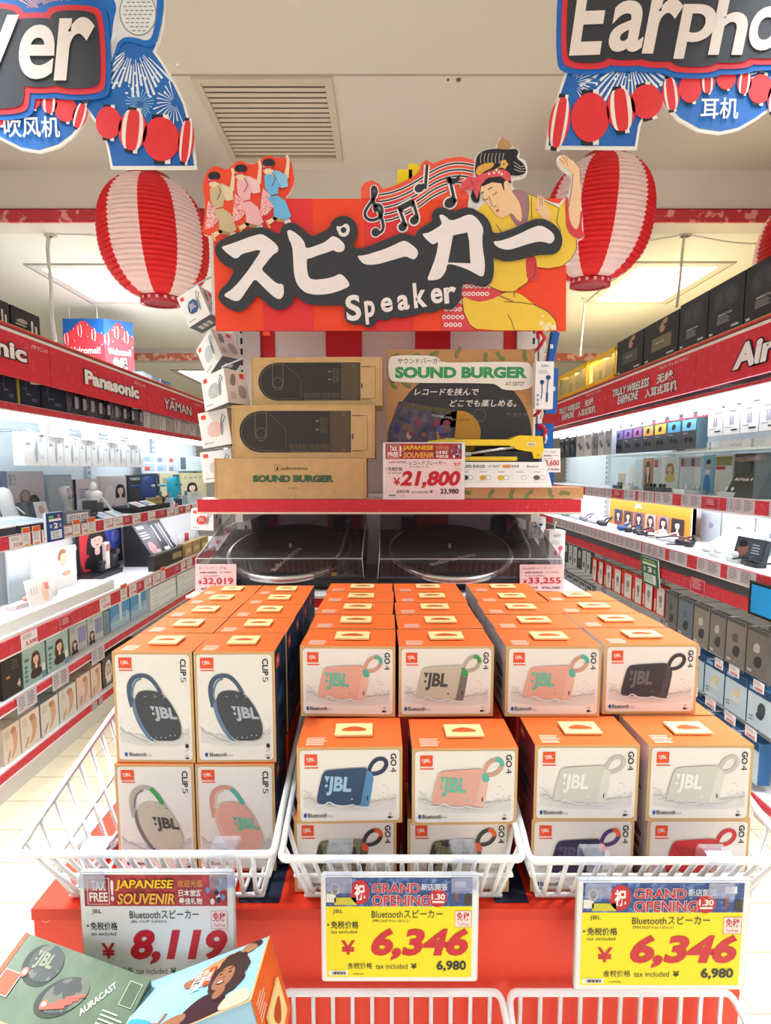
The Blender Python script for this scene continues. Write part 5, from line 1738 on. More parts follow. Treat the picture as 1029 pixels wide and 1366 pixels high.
# yellow portable record player on the tray
a, b = at(569, 580, 1.075), at(722, 612, 1.06)
Wp = b.x - a.x
t = thing('portable_record_player', 'yellow and black portable record player on a dark stand on the kraft tray', 'record player', (a.x, 1.056, o.z + ta[1] + .0005), 0)
YL, BKp = ink('#f2cf0c', .3, .02, coat=.3), ink('#26262a', .35)
U = Matrix.Translation((0, 0, .048))
m = MB().box(.03, .008, 0, Wp - .01, .06, .048, BKp)
part('stand', m, t, 'dark stand')
m = MB()
m.prism(rrect(0, 0, Wp, .072, .012, 5), 0, .010, BKp, BKp, U)
m.prism(rrect(.0, -.004, Wp * .80, .066, .012, 5), .009, .018, YL, YL, U)
m.prism(rrect(.12, .002, Wp, .072, .01, 5), .010, .030, BKp, BKp, U)
part('base', m, t, 'black base with yellow deck')
m = MB()
Ml = FR((0, 0, .048))
m.prism([(-.002, .046), (.004, .052), (.03, .055), (.18, .055), (.20, .064), (Wp, .062), (Wp + .003, .034), (Wp - .003, .014), (Wp - .018, .014), (Wp - .022, .028), (.198, .033), (.18, .042), (.0, .042)],
        -.070, .004, YL, YL, Ml)
m.box(.03, .004, .0552, .185, .064, .0562, ink('#47474b', .35), U)
m.box(.045, .040, .0562, .068, .060, .0605, YL, U)
part('lid', m, t, 'yellow lid')
m = MB()
m.tube([(.09, -.006, .024), (.14, -.007, .032), (.19, -.006, .037)], .0028, ink('#c9ccd0', .25, metal=.8), 8, False, U)
m.box(.083, -.010, .020, .095, -.004, .027, ink('#b9bcc0', .3), U)
part('tonearm', m, t, 'silver tonearm')
m = MB()
Mf = FR((0, -.0042, .048))
m.rect(Wp - .034, .040, Wp - .014, .050, .0006, ink('#efe6b4'), Mf)
m.text('60th', Wp - .024, .045, .014, .006, .0009, ink('#a8741d'), Mf)
m.ell(Wp - .009, .021, .0035, .0035, .0006, ink('#d9b50c'), Mf, 12)
part('badge', m, t, 'small sticker')

price_tag('price_tag.003', 511, 590, 620, 668, 1.035, 'pinkish', '21,800', '23,980', 'レコードプレーヤー', 'AT-SB727 YL', 'pinkish price tag reading 21,800 in front of the portable record player', 'audio-technica')


# ------------------------------------------------------------------ turntables under smoked covers
def turntable(label, pa, pb, Yf, depth, tilt, arm_x, tone, plat, knobs):
    a, b = at(pa, 784, Yf), at(pb, 784, Yf)
    W_ = b.x - a.x
    t = thing('turntable', label, 'turntable', (a.x, Yf, zl + .0015), 0, 'turntables on the lower shelf')
    R_ = Matrix.Translation((0, 0, .006)) @ Matrix.Rotation(radians(tilt), 4, 'X')
    bk = ink(tone, .35, .05)
    m = MB()
    m.box(0, 0, 0, W_, depth, .018, bk, R_)
    part('plinth', m, t)
    m = MB()
    for x in (.03, W_ - .03):
        m.lathe([(0, -.006), (.014, -.006), (.014, 0)], ink('#1c1c1f'), 14, Matrix.Translation((x, .03, .006)))
        m.box(x - .014, depth * cos(radians(tilt)) - .04, -.001, x + .014, depth * cos(radians(tilt)) - .015, depth * sin(radians(tilt)) - .008, ink('#2a2a2e'))
    part('foot', m, t)
    cx, cy, r = W_ * plat, depth * .50, .145
    m = MB()
    T = R_ @ Matrix.Translation((cx, cy, .018))
    m.lathe([(r + .004, 0), (r + .004, .008), (r, .0115), (r - .006, .012)], ink('#c9c6c4', .2, metal=.9), 64, T)
    m.lathe([(r - .006, .012), (0, .012)], ink('#1d1d20', .7), 64, T)
    m.lathe([(.0035, .012), (.0035, .022), (0, .023)], ink('#dcdcde', .2, metal=.6), 12, T)
    m.text('audio-technica', 0, -.06, .12, .017, .0128, ink('#d9d6d4'), T, .02, 0, 70 if knobs else 25)
    part('platter', m, t, 'black slipmat platter with silver rim')
    m = MB()
    ax, ay = arm_x * W_, depth * .78
    T = R_ @ Matrix.Translation((ax, ay, .018))
    m.lathe([(.0, 0), (.026, 0), (.026, .012), (.018, .014), (.018, .026), (0, .028)], ink('#39393d', .3, metal=.5), 24, T)
    m.tube([(0, .02, .032), (.002, -.02, .033), (-.004, -.13, .030), (-.014, -.16, .026)], .0035, ink('#b9bac0', .25, metal=.7), 8, False, T)
    m.box(-.022, -.178, .018, -.008, -.155, .028, ink('#1f1f22'), T)
    m.lathe([(0, 0), (.011, 0), (.011, .02), (0, .02)], ink('#77777c', .3, metal=.6), 14, T @ Matrix.Translation((0, .045, .032)) @ Matrix.Rotation(pi / 2, 4, 'X'))
    part('tonearm', m, t, 'silver tonearm')
    if knobs:
        m = MB()
        for x, c in ((.865, '#2c2b2d'), (.93, '#2c2b2d')):
            m.lathe([(0, 0), (.012, 0), (.012, .006), (0, .007)], ink(c, .3), 16, R_ @ Matrix.Translation((W_ * x, .025, .018)))
        m.rect(W_ * .80, .018, W_ * .83, .032, .0186, ink('#d9a23a'), R_)
        part('knob', m, t)
    # smoked cover, closed
    m = MB()
    sm = clear('#d6d0d4', .04, .03)
    hc = .046
    y0, y1 = .004, depth - .004
    v = [(0, y0, .019), (W_, y0, .019), (W_, y1, .019), (0, y1, .019), (.004, y0 + .004, .019 + hc), (W_ - .004, y0 + .004, .019 + hc), (W_ - .004, y1, .019 + hc), (.004, y1, .019 + hc)]
    m.add(v, [(0, 1, 5, 4), (1, 2, 6, 5), (2, 3, 7, 6), (3, 0, 4, 7), (4, 5, 6, 7)], sm, False, R_)
    part('cover', m, t, 'smoked clear dust cover')
    ed = MB()
    e = ink('#b9b3b8', .2)
    for i, j in ((4, 5), (5, 6), (7, 4), (0, 4), (1, 5)):
        ed.tube([v[i], v[j]], .0011, e, 5, False, R_)
    part('cover_edge', ed, t)
    m = MB()
    for x in (.2, .8):
        m.box(W_ * x - .02, depth - .006, .012, W_ * x + .02, depth + .010, .05, ink('#2c2c30'), R_)
    part('hinge', m, t)
    return t


turntable('turntable under a smoked cover behind the 32,019 price card, white lettering on its mat', 263, 486, 1.02, .268, 17, .86, '#242326', .50, True)
turntable('turntable under a smoked cover behind the 33,255 price card, without front knobs', 504, 749, 1.015, .268, 17, .885, '#28202a', .43, False)


def small_card(label, px0, py0, px1, py1, Y, price, small, name, h='#f1c3c2', zbase=None):
    a, b = at(px0, py0, Y), at(px1, py1, Y)
    W_, H_ = b.x - a.x, a.z - b.z
    t = thing('price_card', label, 'price card', (a.x, Y, b.z if zbase is None else zbase), 0)
    M = FR((0, 0, 0), 0, 6)
    m = MB().prism([(0, 0), (W_, 0), (W_, H_), (0, H_)], -.0015, 0, ink(h), ink('#d9aeb0'), M)
    bk, rd = ink('#4a3a3c'), ink('#c3222f')
    m.text(name, W_ * .42, H_ * .86, W_ * .7, H_ * .09, .0005, bk, M)
    m.text('audio-technica', W_ * .32, H_ * .71, W_ * .42, H_ * .08, .0005, bk, M, .02)
    m.text('AT-LP60X', W_ * .74, H_ * .71, W_ * .3, H_ * .05, .0005, bk, M)
    m.text('Tax Excluded 税抜価格', W_ * .34, H_ * .58, W_ * .45, H_ * .05, .0005, bk, M)
    m.text('¥', W_ * .12, H_ * .36, W_ * .09, H_ * .17, .0005, rd, M, .02)
    m.text(price, W_ * .56, H_ * .38, W_ * .74, H_ * .27, .0006, rd, M, .02)
    m.text('含税价格', W_ * .28, H_ * .12, W_ * .28, H_ * .1, .0005, bk, M, .02)
    m.text('¥' + small, W_ * .70, H_ * .12, W_ * .42, H_ * .1, .0005, bk, M, .02)
    part('card', m, t)
    return t


small_card('pink price card reading 32,019 on the turntable that has front knobs', 259, 747, 315, 784, 1.0, '32,019', '35,220', 'ターンテーブル', zbase=zl + .0015)
small_card('pink price card reading 33,255 on the turntable next to the earphone aisle', 695, 743, 753, 778, 1.0, '33,255', '36,580', 'Bluetooth対応レコードプレーヤー', zbase=zl + .004)


# ------------------------------------------------------------------ packs hung on the rack's two flanks
def art(m, M, W_, H_, elems, w=.0006):
    """Draw a list of printed shapes given in face fractions (v from the bottom)."""
    for i, e in enumerate(elems):
        ww = w + .00012 * i * ARTW
        k = e[0]
        if k == 'r':
            m.rect(e[1] * W_, e[2] * H_, e[3] * W_, e[4] * H_, ww, ink(e[5]), M)
        elif k == 'e':
            m.ell(e[1] * W_, e[2] * H_, e[3] * W_, e[4] * H_, ww, ink(e[5]), M, 14, e[6] if len(e) > 6 else 0)
        elif k == 'p':
            m.flat(smooth_pts([(x * W_, y * H_) for x, y in e[1]], True, 1), ww, ink(e[2]), M)
        elif k == 'q':
            m.flat([(x * W_, y * H_) for x, y in e[1]], ww, ink(e[2]), M)
        elif k == 'l':
            m.line([(x * W_, y * H_) for x, y in e[1]], e[3] * W_, ww, ink(e[2]), M)
        elif k == 't':
            m.text(e[1], (e[2] + e[4]) / 2 * W_, (e[3] + e[5]) / 2 * H_, (e[4] - e[2]) * W_, (e[5] - e[3]) * H_, ww, ink(e[6]), M, e[7] if len(e) > 7 else .01)
        elif k == 'n':
            lines(m, M, e[1] * W_, e[2] * H_, e[3] * W_, e[4], e[5] * H_, e[5] * H_ * .4, ww, ink(e[6]), 3)


ARTW = 1.0


def hung_speaker_box(label, px, py, Y, rz, roll, W_, H_, D_, col, tiltx=0.0):
    c = at(px, py, Y)
    t = thing('speaker_carton', label, 'carton', c, 0, 'small white speaker cartons hung on the rack flank')
    t.rotation_euler = (radians(tiltx), radians(roll), radians(rz))
    m = MB().box(-W_ / 2, -D_ / 2, -H_ / 2, W_ / 2, D_ / 2, H_ / 2, ink('#ece7e6'))
    M = FR((-W_ / 2, -D_ / 2, -H_ / 2))
    art(m, M, W_, H_, [('r', .1, .8, .26, .92, '#e2452f'), ('p', [(.22, .3), (.3, .68), (.72, .70), (.68, .28)], col), ('p', [(.68, .28), (.72, .70), (.82, .62), (.76, .30)], '#8d8f96'),
                        ('t', 'JBL', .32, .38, .62, .6, '#cfcac8'), ('l', [(.74, .66), (.84, .86), (.92, .78), (.80, .62)], '#77757a', .03), ('t', 'Bluetooth', .1, .1, .4, .15, '#55575e')])
    m.rect(-W_ / 2, -D_ / 2, W_ / 2, D_ / 2, -H_ / 2 - .0005, ink('#55565e'))
    Mb = Matrix.Translation((0, 0, -H_ / 2)) @ Matrix.Rotation(pi, 4, 'X')
    for i in range(3):
        m.rect(-W_ * .3 + i * W_ * .2, -D_ * .2, -W_ * .15 + i * W_ * .2, D_ * .2, .001, ink('#b9b8b6'), Mb)
    Ms = FR((W_ / 2, -D_ / 2, -H_ / 2), 90)
    m.rect(.001, .001, D_ - .001, H_ - .001, .0003, ink('#e3d3d2'), Ms)
    art(m, Ms, D_, H_, [('r', .66, .78, .86, .92, '#e2452f'), ('p', [(.15, .55), (.3, .9), (.5, .85), (.4, .5)], '#8a8486'), ('p', [(.5, .2), (.55, .6), (.9, .5), (.85, .15)], '#a39a9a'), ('n', .12, .3, .45, 4, .05, '#a89c9c')])
    part('carton', m, t)
    m = MB()
    m.tube([(0, 0, H_ / 2), (0.0, .0, H_ / 2 + .02), (.05, .02, H_ / 2 + .028)], .0018, ink('#d9d9dc'), 6)
    part('hang_tab', m, t)
    return t


FL = (('topmost white carton with a navy speaker, hung beside the sign corner', 267, 413, 1.17, -14, -24, .062, .075, .05, '#3b5a8f', 0),
      ('second white carton down, tipped far over on the rack flank below the sign', 293, 474, 1.24, -38, -34, .078, .088, .06, '#c5c3c6', 0),
      ('third white carton down with a grey speaker and strap, on the rack flank', 301, 523, 1.10, -34, -10, .082, .075, .06, '#b9b7b6', 0),
      ('fourth white carton down with a pink speaker, beside the middle kraft carton', 295, 573, 1.12, -14, -8, .075, .08, .05, '#eab9ae', 0),
      ('fifth white carton down, mostly behind the bottom kraft carton', 296, 622, 1.2, -6, -6, .08, .075, .05, '#c9c7c8', 0),
      ('white carton just under the upper shelf edge on the rack flank', 276, 692, 1.16, -4, 2, .055, .05, .05, '#d8413c', 0),
      ('white carton with a dark blue speaker leaning behind the turntable cover', 309, 732, 1.42, -6, -20, .065, .09, .05, '#3d5578', 0))
for f in FL:
    hung_speaker_box(*f)

bl_, wp_ = '#1e5fb4', '#ece6ea'


def ear_pack(label, px0, py0, px1, py1, Y, D_, rz, blue=True, tint=wp_):
    a, b = at(px0, py0, Y), at(px1, py1, Y)
    W_, H_ = b.x - a.x, a.z - b.z
    t = thing('earphone_pack', label, 'earphone pack', ((a.x + b.x) / 2, Y, b.z), rz, 'white earphone packs on the rack flank')
    m = MB().box(-W_ / 2, 0, 0, W_ / 2, D_, H_, ink(tint))
    M = FR((-W_ / 2, 0, 0))
    c = '#24407e' if blue else '#d9597a'
    art(m, M, W_, H_, [('t', 'SONY', .28, .88, .72, .93, '#55565e'), ('n', .15, .80, .8, 3, .03, '#b9b4bc'), ('e', .36, .56, .12, .05, c), ('e', .70, .66, .14, .05, c), ('l', [(.36, .55), (.38, .38), (.33, .2)], c, .05),
                        ('l', [(.70, .65), (.66, .45), (.64, .3)], c, .05), ('r', .6, .14, .7, .34, c), ('e', .14, .28, .07, .03, '#8d98b9'), ('e', .14, .18, .07, .03, '#8d98b9'), ('e', .14, .09, .07, .03, '#8d98b9')])
    part('card', m, t)
    m = MB().tube([(0, D_ / 2, H_), (0, D_ / 2, H_ + .012), (.004, D_ / 2, H_ + .02)], .0016, ink('#e9e4e6'), 6)
    part('hanger', m, t)
    return t


def blue_card(label, pts, Y, D_):
    P = [at(x, y, Y) for x, y in pts]
    m = MB().prism([(p.x - P[0].x, p.z - P[0].z) for p in P], -D_, 0, ink(bl_), ink('#174c92'), FR((0, 0, 0)))
    W_ = P[1].x - P[0].x
    m.rect(W_ * .3, (P[2].z - P[0].z) * .5, W_ * .8, (P[2].z - P[0].z) * .5 + .01, .0005, ink('#d9e3f2'), FR((0, 0, 0)))
    single('blue_card', m, label, 'pack', 'blue packs on the rack flank', P[0])


blue_card('blue pack leaning out from the rack flank right under the sign', [(731, 486), (739, 486), (747, 444), (738, 440)], 1.17, .02)
ear_pack('white pack with navy wired earphones hung beside the kraft display', 715, 482, 738, 545, 1.10, .02, 4)
blue_card('blue pack directly behind the white navy earphone pack', [(728, 551), (743, 551), (745, 492), (734, 490)], 1.15, .02)
blue_card('blue pack hanging lowest on the rack flank behind the record player', [(716, 648), (739, 648), (739, 565), (716, 565)], 1.16, .01)
ear_pack('white pack with teal wired earphones just under the upper shelf', 706, 690, 728, 718, 1.2, .02, 4)
ear_pack('white pack with a pink mark standing behind the 33,255 card', 733, 708, 753, 776, 1.1, .03, 6, False)
p = at(728, 600, 1.06)
small_card('small white price card ending in 3,600 beside the record player', 724, 598, 748, 630, 1.075, '3,600', '3,960', 'ワイヤレスSONY', '#ece6e8')
for k, (px, py, lab) in enumerate(((722, 462, 'red hook holding the upper earphone packs beside the sign'), (719, 552, 'red hook below the white navy earphone pack'), (724, 585, 'lowest red hook on the rack flank above the white price card'))):
    c = at(px, py, 1.16)
    m = MB().tube([(0, .10, 0), (0, .02, 0), (0, 0, .004), (.004, -.012, .016), (-.004, -.014, .028), (-.01, -.004, .03), (-.006, .004, .02)], .0042, ink('#d3202e', .35), 8)
    m.tube([(.006, 0, -.012), (.008, -.004, .0), (.004, -.006, .014)], .003, ink('#efe6e8', .35), 8)
    single('display_hook', m, lab, 'hook', 'red display hooks', c)
# ================================================================== wall shelving along both aisles
XL, XR = -1.56, 1.45
HDR = two_tone('red_festival_paper', '#cf1d33', '#dd4250', 26, .55, .7)
HDR2 = two_tone('red_price_rail', '#c4283a', '#d0505c', 60, .5, .7)
SHW = ink('#e6e9ea', .45, .02)
NAVYT = ink('#241f35', .5)
WT = ink('#f1eeee', .5)
_PK = {}


def pack_mesh(name, W_, H_, D_, base, side, elems, key=None):
    k = (name, key, round(W_, 4), round(H_, 4), base) if key else None
    if k and k in _PK:
        return _PK[k]
    m = MB()
    if base:
        m.add([(0, 0, 0), (W_, 0, 0), (W_, 0, H_), (0, 0, H_)], [(0, 1, 2, 3)], ink(base))
        v = [(x, y, z) for z in (0, H_) for y in (0, D_) for x in (0, W_)]
        m.add(v, [(4, 5, 7, 6), (1, 3, 7, 5), (3, 2, 6, 7), (2, 0, 4, 6), (0, 2, 3, 1)], ink(side or base))
    art(m, FR((0, 0, 0)), W_, H_, elems, .001)
    me = m.mesh(name)
    if k:
        _PK[k] = me
    return me


def shelf_pack(name, s, X, pa, pb, z0, H_, D_, base, side, elems, label, cat, group=None, key=None, turn=0, tilt=0):
    """A boxed product facing the aisle: s = -1 beauty shelf, +1 earphone shelf; pa..pb = where it starts and ends along the shelf (photo columns)."""
    ya, yb = YX(pa, X), YX(pb, X)
    W_ = abs(yb - ya) - .003
    me = pack_mesh(name, W_, H_, D_, base, side, elems, key)
    o = part(name, me, None)
    o.location = (X, ya + (.0015 if s < 0 else -.0015), z0)
    o.rotation_euler = (radians(-tilt), 0, radians(90 * -s + turn))
    return tag(o, label, cat, group)


def shelving(s, label, X, depth, y0, y1, seams, shelves, header, cat):
    """Continuous shelving: back panel, posts, base, each shelf with its price rail, header boards."""
    t = thing('wall_shelving', label, 'shelving', (X, y0, 0))
    bx = lambda m, xa, ya, za, xb, yb, zb_, mt: m.box(*(sorted((s * xa, s * xb))[0], ya - y0, za), *(sorted((s * xa, s * xb))[1], yb - y0, zb_), mt)
    m = MB()
    bx(m, depth, y0, 0, depth + .03, y1, 1.96, ink('#dfe6e8', .5, .02))
    part('back_panel', m, t)
    m = MB()
    for y in seams:
        bx(m, depth - .022, y - .02, 0, depth, y + .02, 1.95, ink('#c9cfd2', .4))
        for k in range(40):
            bx(m, depth - .0235, y - .009, .15 + k * .042, depth - .022, y - .004, .17 + k * .042, ink('#5b6064'))
            bx(m, depth - .0235, y + .004, .15 + k * .042, depth - .022, y + .009, .17 + k * .042, ink('#5b6064'))
    part('post', m, t)
    m = MB()
    bx(m, .0, y0, 0, depth, y1, .075, ink('#dcdfdf', .5))
    part('plinth', m, t)
    for (x, z, th, rz0, rz1, led) in shelves:
        m = MB()
        bx(m, x, y0, z - th, depth - .023, y1, z, SHW)
        sh = part('shelf', m, t)
        m = MB()
        bx(m, x - .006, y0, rz0, x - .0005, y1, rz1, HDR2)
        bx(m, x - .008, y0, rz0 - .006, x - .0005, y1, rz0, ink('#e9e4e4', .4))
        part('price_rail', m, sh, 'red price rail')
        if led:
            m = MB()
            if led < .5:
                bx(m, x + .004, y0 + .02, z - th - .05, x + .03, y1 - .02, z - th - .001, glow('#eaf6ff', LED * led))
            else:
                bx(m, x + .015, y0 + .02, z - th - .012, x + .035, y1 - .02, z - th - .001, glow('#eaf6ff', LED * led))
            part('light_strip', m, sh, 'white light strip')
    if header:
        x, z0, z1 = header
        for k in range(len(seams) - 1):
            m = MB()
            bx(m, x, seams[k] + .002, z0, x + .012, seams[k + 1] - .002, z1, HDR)
            part('header_board', m, t, 'red header board')
        m = MB()
        bx(m, x - .004, y0, z1, x + .02, y1, z1 + .012, ink('#e8e2dc', .4))
        bx(m, x - .002, y0, z1 + .012, x + .02, y1, z1 + .018, ink('#3c3436', .4))
        bx(m, x - .004, y0, z1 + .018, x + .03, y1, z1 + .028, ink('#c9303c', .5))
        bx(m, x, y0, z1 + .028, x + .03, y1, z1 + .034, ink('#c9a05c', .4))
        bx(m, x + .03, y0, z1 + .012, depth + .03, y1, z1 + .03, SHW)
        for y in seams:
            bx(m, x + .012, y - .01, z0 + .01, depth, y + .01, z0 + .03, SHW)
        part('top_rail', m, t)
    return t


SEL = [1.38, 2.28, 3.18, 4.08, 4.98]
SER = [1.39, 2.29, 3.20, 4.11, 5.02]
shl = shelving(-1, 'long white beauty-gadget shelving with red header boards along the aisle wall', XL, .42, 1.38, 4.98, SEL,
               [(.0, .125, .03, .085, .12, 0), (.0, .400, .025, .360, .393, 0), (.0, .668, .03, .588, .655, 0), (.02, 1.078, .025, 1.022, 1.078, .6), (.06, 1.645, .02, 1.612, 1.642, .24)], (0, 1.742, 1.925), 'shelving')
shr = shelving(1, 'long white earphone shelving with red header boards along the aisle wall', XR, .46, 1.39, 5.02, SER,
               [(.0, .09, .03, .055, .085, 0), (.0, .955, .025, .893, .952, 0), (.12, 1.228, .025, 1.165, 1.225, .55), (.06, 1.716, .02, 1.700, 1.712, .24)], (0, 1.724, 1.908), 'shelving')
m = MB()
m.box(-.012, 0, .792, .002, 5.02 - 1.39, .845, HDR2)
m.box(0, 0, .80, .44, 5.02 - 1.39, .82, SHW)
part('hook_rail', m, shr, 'red rail over the hooks')


def header_text(par, s, X, pa, pb, txts):
    """Lettering on one header board; txts = (text, u0, z0, u1, z1, bold, outline, skew)."""
    ya, yb = YX(pa, X), YX(pb, X)
    W_ = abs(yb - ya)
    m = MB()
    M = Matrix.Translation(Vector((X, ya, 0)) - Vector(par.location)) @ FR((0, 0, 0), 90 * -s)
    global RING
    RING = 4.0
    for (tx, u0, za, u1, zb_, bold, outl, sh) in txts:
        m.text(tx, (u0 + u1) / 2 * W_, (za + zb_) / 2, (u1 - u0) * W_, zb_ - za, .004, WT, M, bold, sh, 0, ((outl, NAVYT),) if outl else ())
    RING = 1.0
    part('lettering', m, par, 'white lettering with dark outline')


header_text(shl, -1, XL, 0, 77, [('Panasonic', -1.15, 1.815, .53, 1.885, .04, .05, 0), ('パナソニック', .62, 1.885, .92, 1.905, .01, 0, 0)])
header_text(shl, -1, XL, 77, 200, [('Panasonic', .27, 1.80, .88, 1.875, .05, .05, 0), ('パナソニック', .82, 1.885, .98, 1.905, .01, 0, 0)])
header_text(shl, -1, XL, 200, 270, [('YAMAN', .26, 1.79, .78, 1.86, .0, .05, 0), ('¯', .38, 1.872, .46, 1.878, .02, .03, 0), ('ヤーマン', .86, 1.885, 1.0, 1.9, .01, 0, 0)])
header_text(shr, 1, XR, 920, 1100, [('AirPods', .37, 1.765, 1.08, 1.865, .05, .05, .15)])
for a_, b_ in ((804, 920), (738, 804)):
    header_text(shr, 1, XR, a_, b_, [('TRULY WIRELESS', .12, 1.815, .58, 1.862, .03, .04, .15), ('EARPHONE', .2, 1.76, .46, 1.81, .03, .04, .15), ('无线', .66, 1.81, .82, 1.86, .03, .035, 0), ('入耳式耳机', .54, 1.75, .86, 1.802, .03, .035, 0),
                                       ('フルワイヤレスイヤホン', .68, 1.88, .95, 1.897, .005, 0, 0)])

# ------------------------------------------------------------------ beauty shelf goods
face, lip = '#eac9b4', '#c4575c'


def portrait(cx, cy, r, hair='#4a3328', top='#2e2c30', face_='#eccab4'):
    """Head and shoulders of a printed model."""
    return [('p', [(cx - r * 1.5, cy + r * .4), (cx - r * .9, cy + r * 1.5), (cx + r * .9, cy + r * 1.5), (cx + r * 1.5, cy + r * .3), (cx + r * 1.7, cy - r * 2.2), (cx - r * 1.7, cy - r * 2.2)], hair),
            ('p', [(cx - r * 2.0, cy - r * 4.0), (cx - r * 1.9, cy - r * 2.4), (cx - r * .6, cy - r * 1.7), (cx + r * .6, cy - r * 1.7), (cx + r * 1.9, cy - r * 2.4), (cx + r * 2.0, cy - r * 4.0)], top),
            ('p', [(cx - r * .4, cy - r * 2.1), (cx - r * .4, cy - r), (cx + r * .4, cy - r), (cx + r * .4, cy - r * 2.1)], face_),
            ('e', cx, cy, r * .92, r * 1.15, face_), ('p', [(cx - r, cy + r * .3), (cx - r * .5, cy + r * 1.25), (cx + r, cy + r * 1.2), (cx + r * 1.0, cy + r * .2), (cx + r * .3, cy + r * .75)], hair),
            ('e', cx - r * .36, cy + r * .1, r * .13, r * .07, '#3a2b28'), ('e', cx + r * .36, cy + r * .1, r * .13, r * .07, '#3a2b28'), ('e', cx, cy - r * .58, r * .26, r * .1, lip)]


near = lambda k: ORD[k]
# black cartons on the very top
for k, (a, b) in enumerate(((-44, -8), (-7, 26), (28, 65))):
    shelf_pack('black_carton', -1, XL - .05, a, b, 1.957, .105, .2, '#2c2d32', '#232327', [('r', .12, .3, .5, .36, '#c9c6bd'), ('p', [(.1, .42), (.3, .62), (.55, .55), (.5, .4)], '#b3aa95'), ('r', .66, .2, .74, .66, '#dedbd6'), ('r', .80, .2, .88, .5, '#dedbd6')],
               'black carton with a pale line drawing atop the beauty shelving, %s from the edge' % near(k), 'carton', 'black cartons on top of the beauty shelving')
for k, (a, b) in enumerate(((196, 207), (208, 218), (219, 232))):
    shelf_pack('small_carton', -1, XL - .1, a, b, 1.957, .07, .12, ('#8d97a8', '#56606f', '#3f4d66')[k], '#6b7280', [('r', .2, .4, .8, .5, '#dedbd6')], 'small %s carton on top of the shelving past the welcome board' % ('pale', 'grey', 'navy')[k], 'carton', 'small cartons on the beauty shelving top')
# dark cartons and bags between header and light shelf
for k, (a, b) in enumerate(((-24, 2), (6, 29), (34, 60), (61, 92))):
    shelf_pack('navy_carton', -1, XL - .09, a, b, 1.647, .125, .22, '#23273a', '#1c1f2e', [('r', .25, .35, .28, .9, '#5b6380'), ('r', .28, .42, .5, .46, '#8d93a8'), ('r', .55, .2, .8, .32, '#59607c'), ('r', .1, .6, .2, .62, '#8d93a8')],
               'dark navy carton, %s from the frame edge under the header of the beauty shelving' % near(k), 'carton', 'navy cartons under the red header')
for k, (a, b) in enumerate(((3, 5.5), (30, 33.5))):
    shelf_pack('yellow_carton', -1, XL - .085, a, b, 1.647, .125, .2, '#a89a33', '#8c8030', [('r', .2, .1, .5, .9, '#c9b94a')], 'thin olive-yellow carton squeezed between navy cartons, %s from the frame edge' % near(k), 'carton')
for k in range(9):
    a = 94 + k * 11
    ya = YX(a, XL - .1)
    m = MB()
    n = 9
    rows = []
    for i in range(5):
        u = i / 4
        rows.append([(.085 * j / (n - 1), -.02 * sin(pi * u) * (1 + .4 * sin(j * 2 + k)) - .006 * cos(j * 3 + k), .002 + .12 * u) for j in range(n)])
    vs = [p for r_ in rows for p in r_] + [(p[0], .03 + .01 * sin(p[2] * 20), p[2]) for r_ in rows for p in r_]
    N = 5 * n
    fs = [(i * n + j, i * n + j + 1, (i + 1) * n + j + 1, (i + 1) * n + j) for i in range(4) for j in range(n - 1)]
    fs += [(N + b_, N + a_, N + d_, N + c_) for a_, b_, c_, d_ in fs]
    fs += [(i * n, (i + 1) * n, N + (i + 1) * n, N + i * n) for i in range(4)] + [((i + 1) * n - 1, N + (i + 1) * n - 1, N + (i + 2) * n - 1, (i + 2) * n - 1) for i in range(4)]
    m.add(vs, fs, ink(('#5b5560', '#3d3a42', '#6f6a72')[k % 3], .25, .2, 40, coat=.5), True)
    m.add([(.02, -.03, .03), (.05, -.03, .03), (.05, -.03, .09), (.02, -.03, .09)], [(0, 1, 2, 3)], ink('#a7a3ab', .3))
    single('plastic_bag', m, 'shiny dark grey plastic pouch, %s from the navy cartons under the red header' % near(k), 'pouch', 'dark pouches under the red header', (XL - .1, ya, 1.647), 90)
for k in range(8):
    a = 195 + k * 10
    shelf_pack('slim_carton', -1, XL - .09, a, a + 9.2, 1.647, (.11, .10, .105, .1)[k % 4], .15, ('#e6dfdd', '#d9d0c4', '#e9e4e6', '#cbbfae')[k % 4], None, [('r', .2, .3, .35, .8, '#b3a9a3')], 'slim pale carton, %s past the dark pouches under the red header' % near(k), 'carton', 'slim pale cartons under the red header')
# white packs on hooks
for k, (a, b) in enumerate(((33, 64.5), (65, 86), (86.5, 107), (107.5, 123), (123.5, 139), (139.5, 154), (154.5, 169), (169.5, 181), (181.5, 192))):
    o = shelf_pack('hanging_pack', -1, XL - .12, a, b, 1.375, .158, .05, '#eef4fa', '#d9eaf4', [('t', 'Panasonic', .1, .91, .32, .94, '#8993a3'), ('n', .1, .68, .34, 2, .03, '#8993a3'), ('r', .08, .62, .30, .635, '#3f4a5b'), ('p', [(.5, .04), (.44, .3), (.46, .6), (.56, .85), (.60, .5), (.58, .2)], '#a9b8c9'),
               ('e', .74, .78, .07, .06, '#b9c6d4'), ('n', .68, .3, .9, 4, .03, '#b3c0cf'), ('r', .7, .9, .88, .93, '#4a5566')], 'slim white device pack on a hook, %s from the near end of the hanging row' % near(k), 'pack', 'white device packs hanging under the light strip')
    m = MB().tube([((abs(YX(a, XL - .12) - YX(b, XL - .12))) / 2, .0, .158), (abs(YX(a, XL - .12) - YX(b, XL - .12)) / 2, .04, .175), (abs(YX(a, XL - .12) - YX(b, XL - .12)) / 2, .28, .175)], .003, ink('#c9cdd2', .3, metal=.5), 6)
    part('hook', m, o)
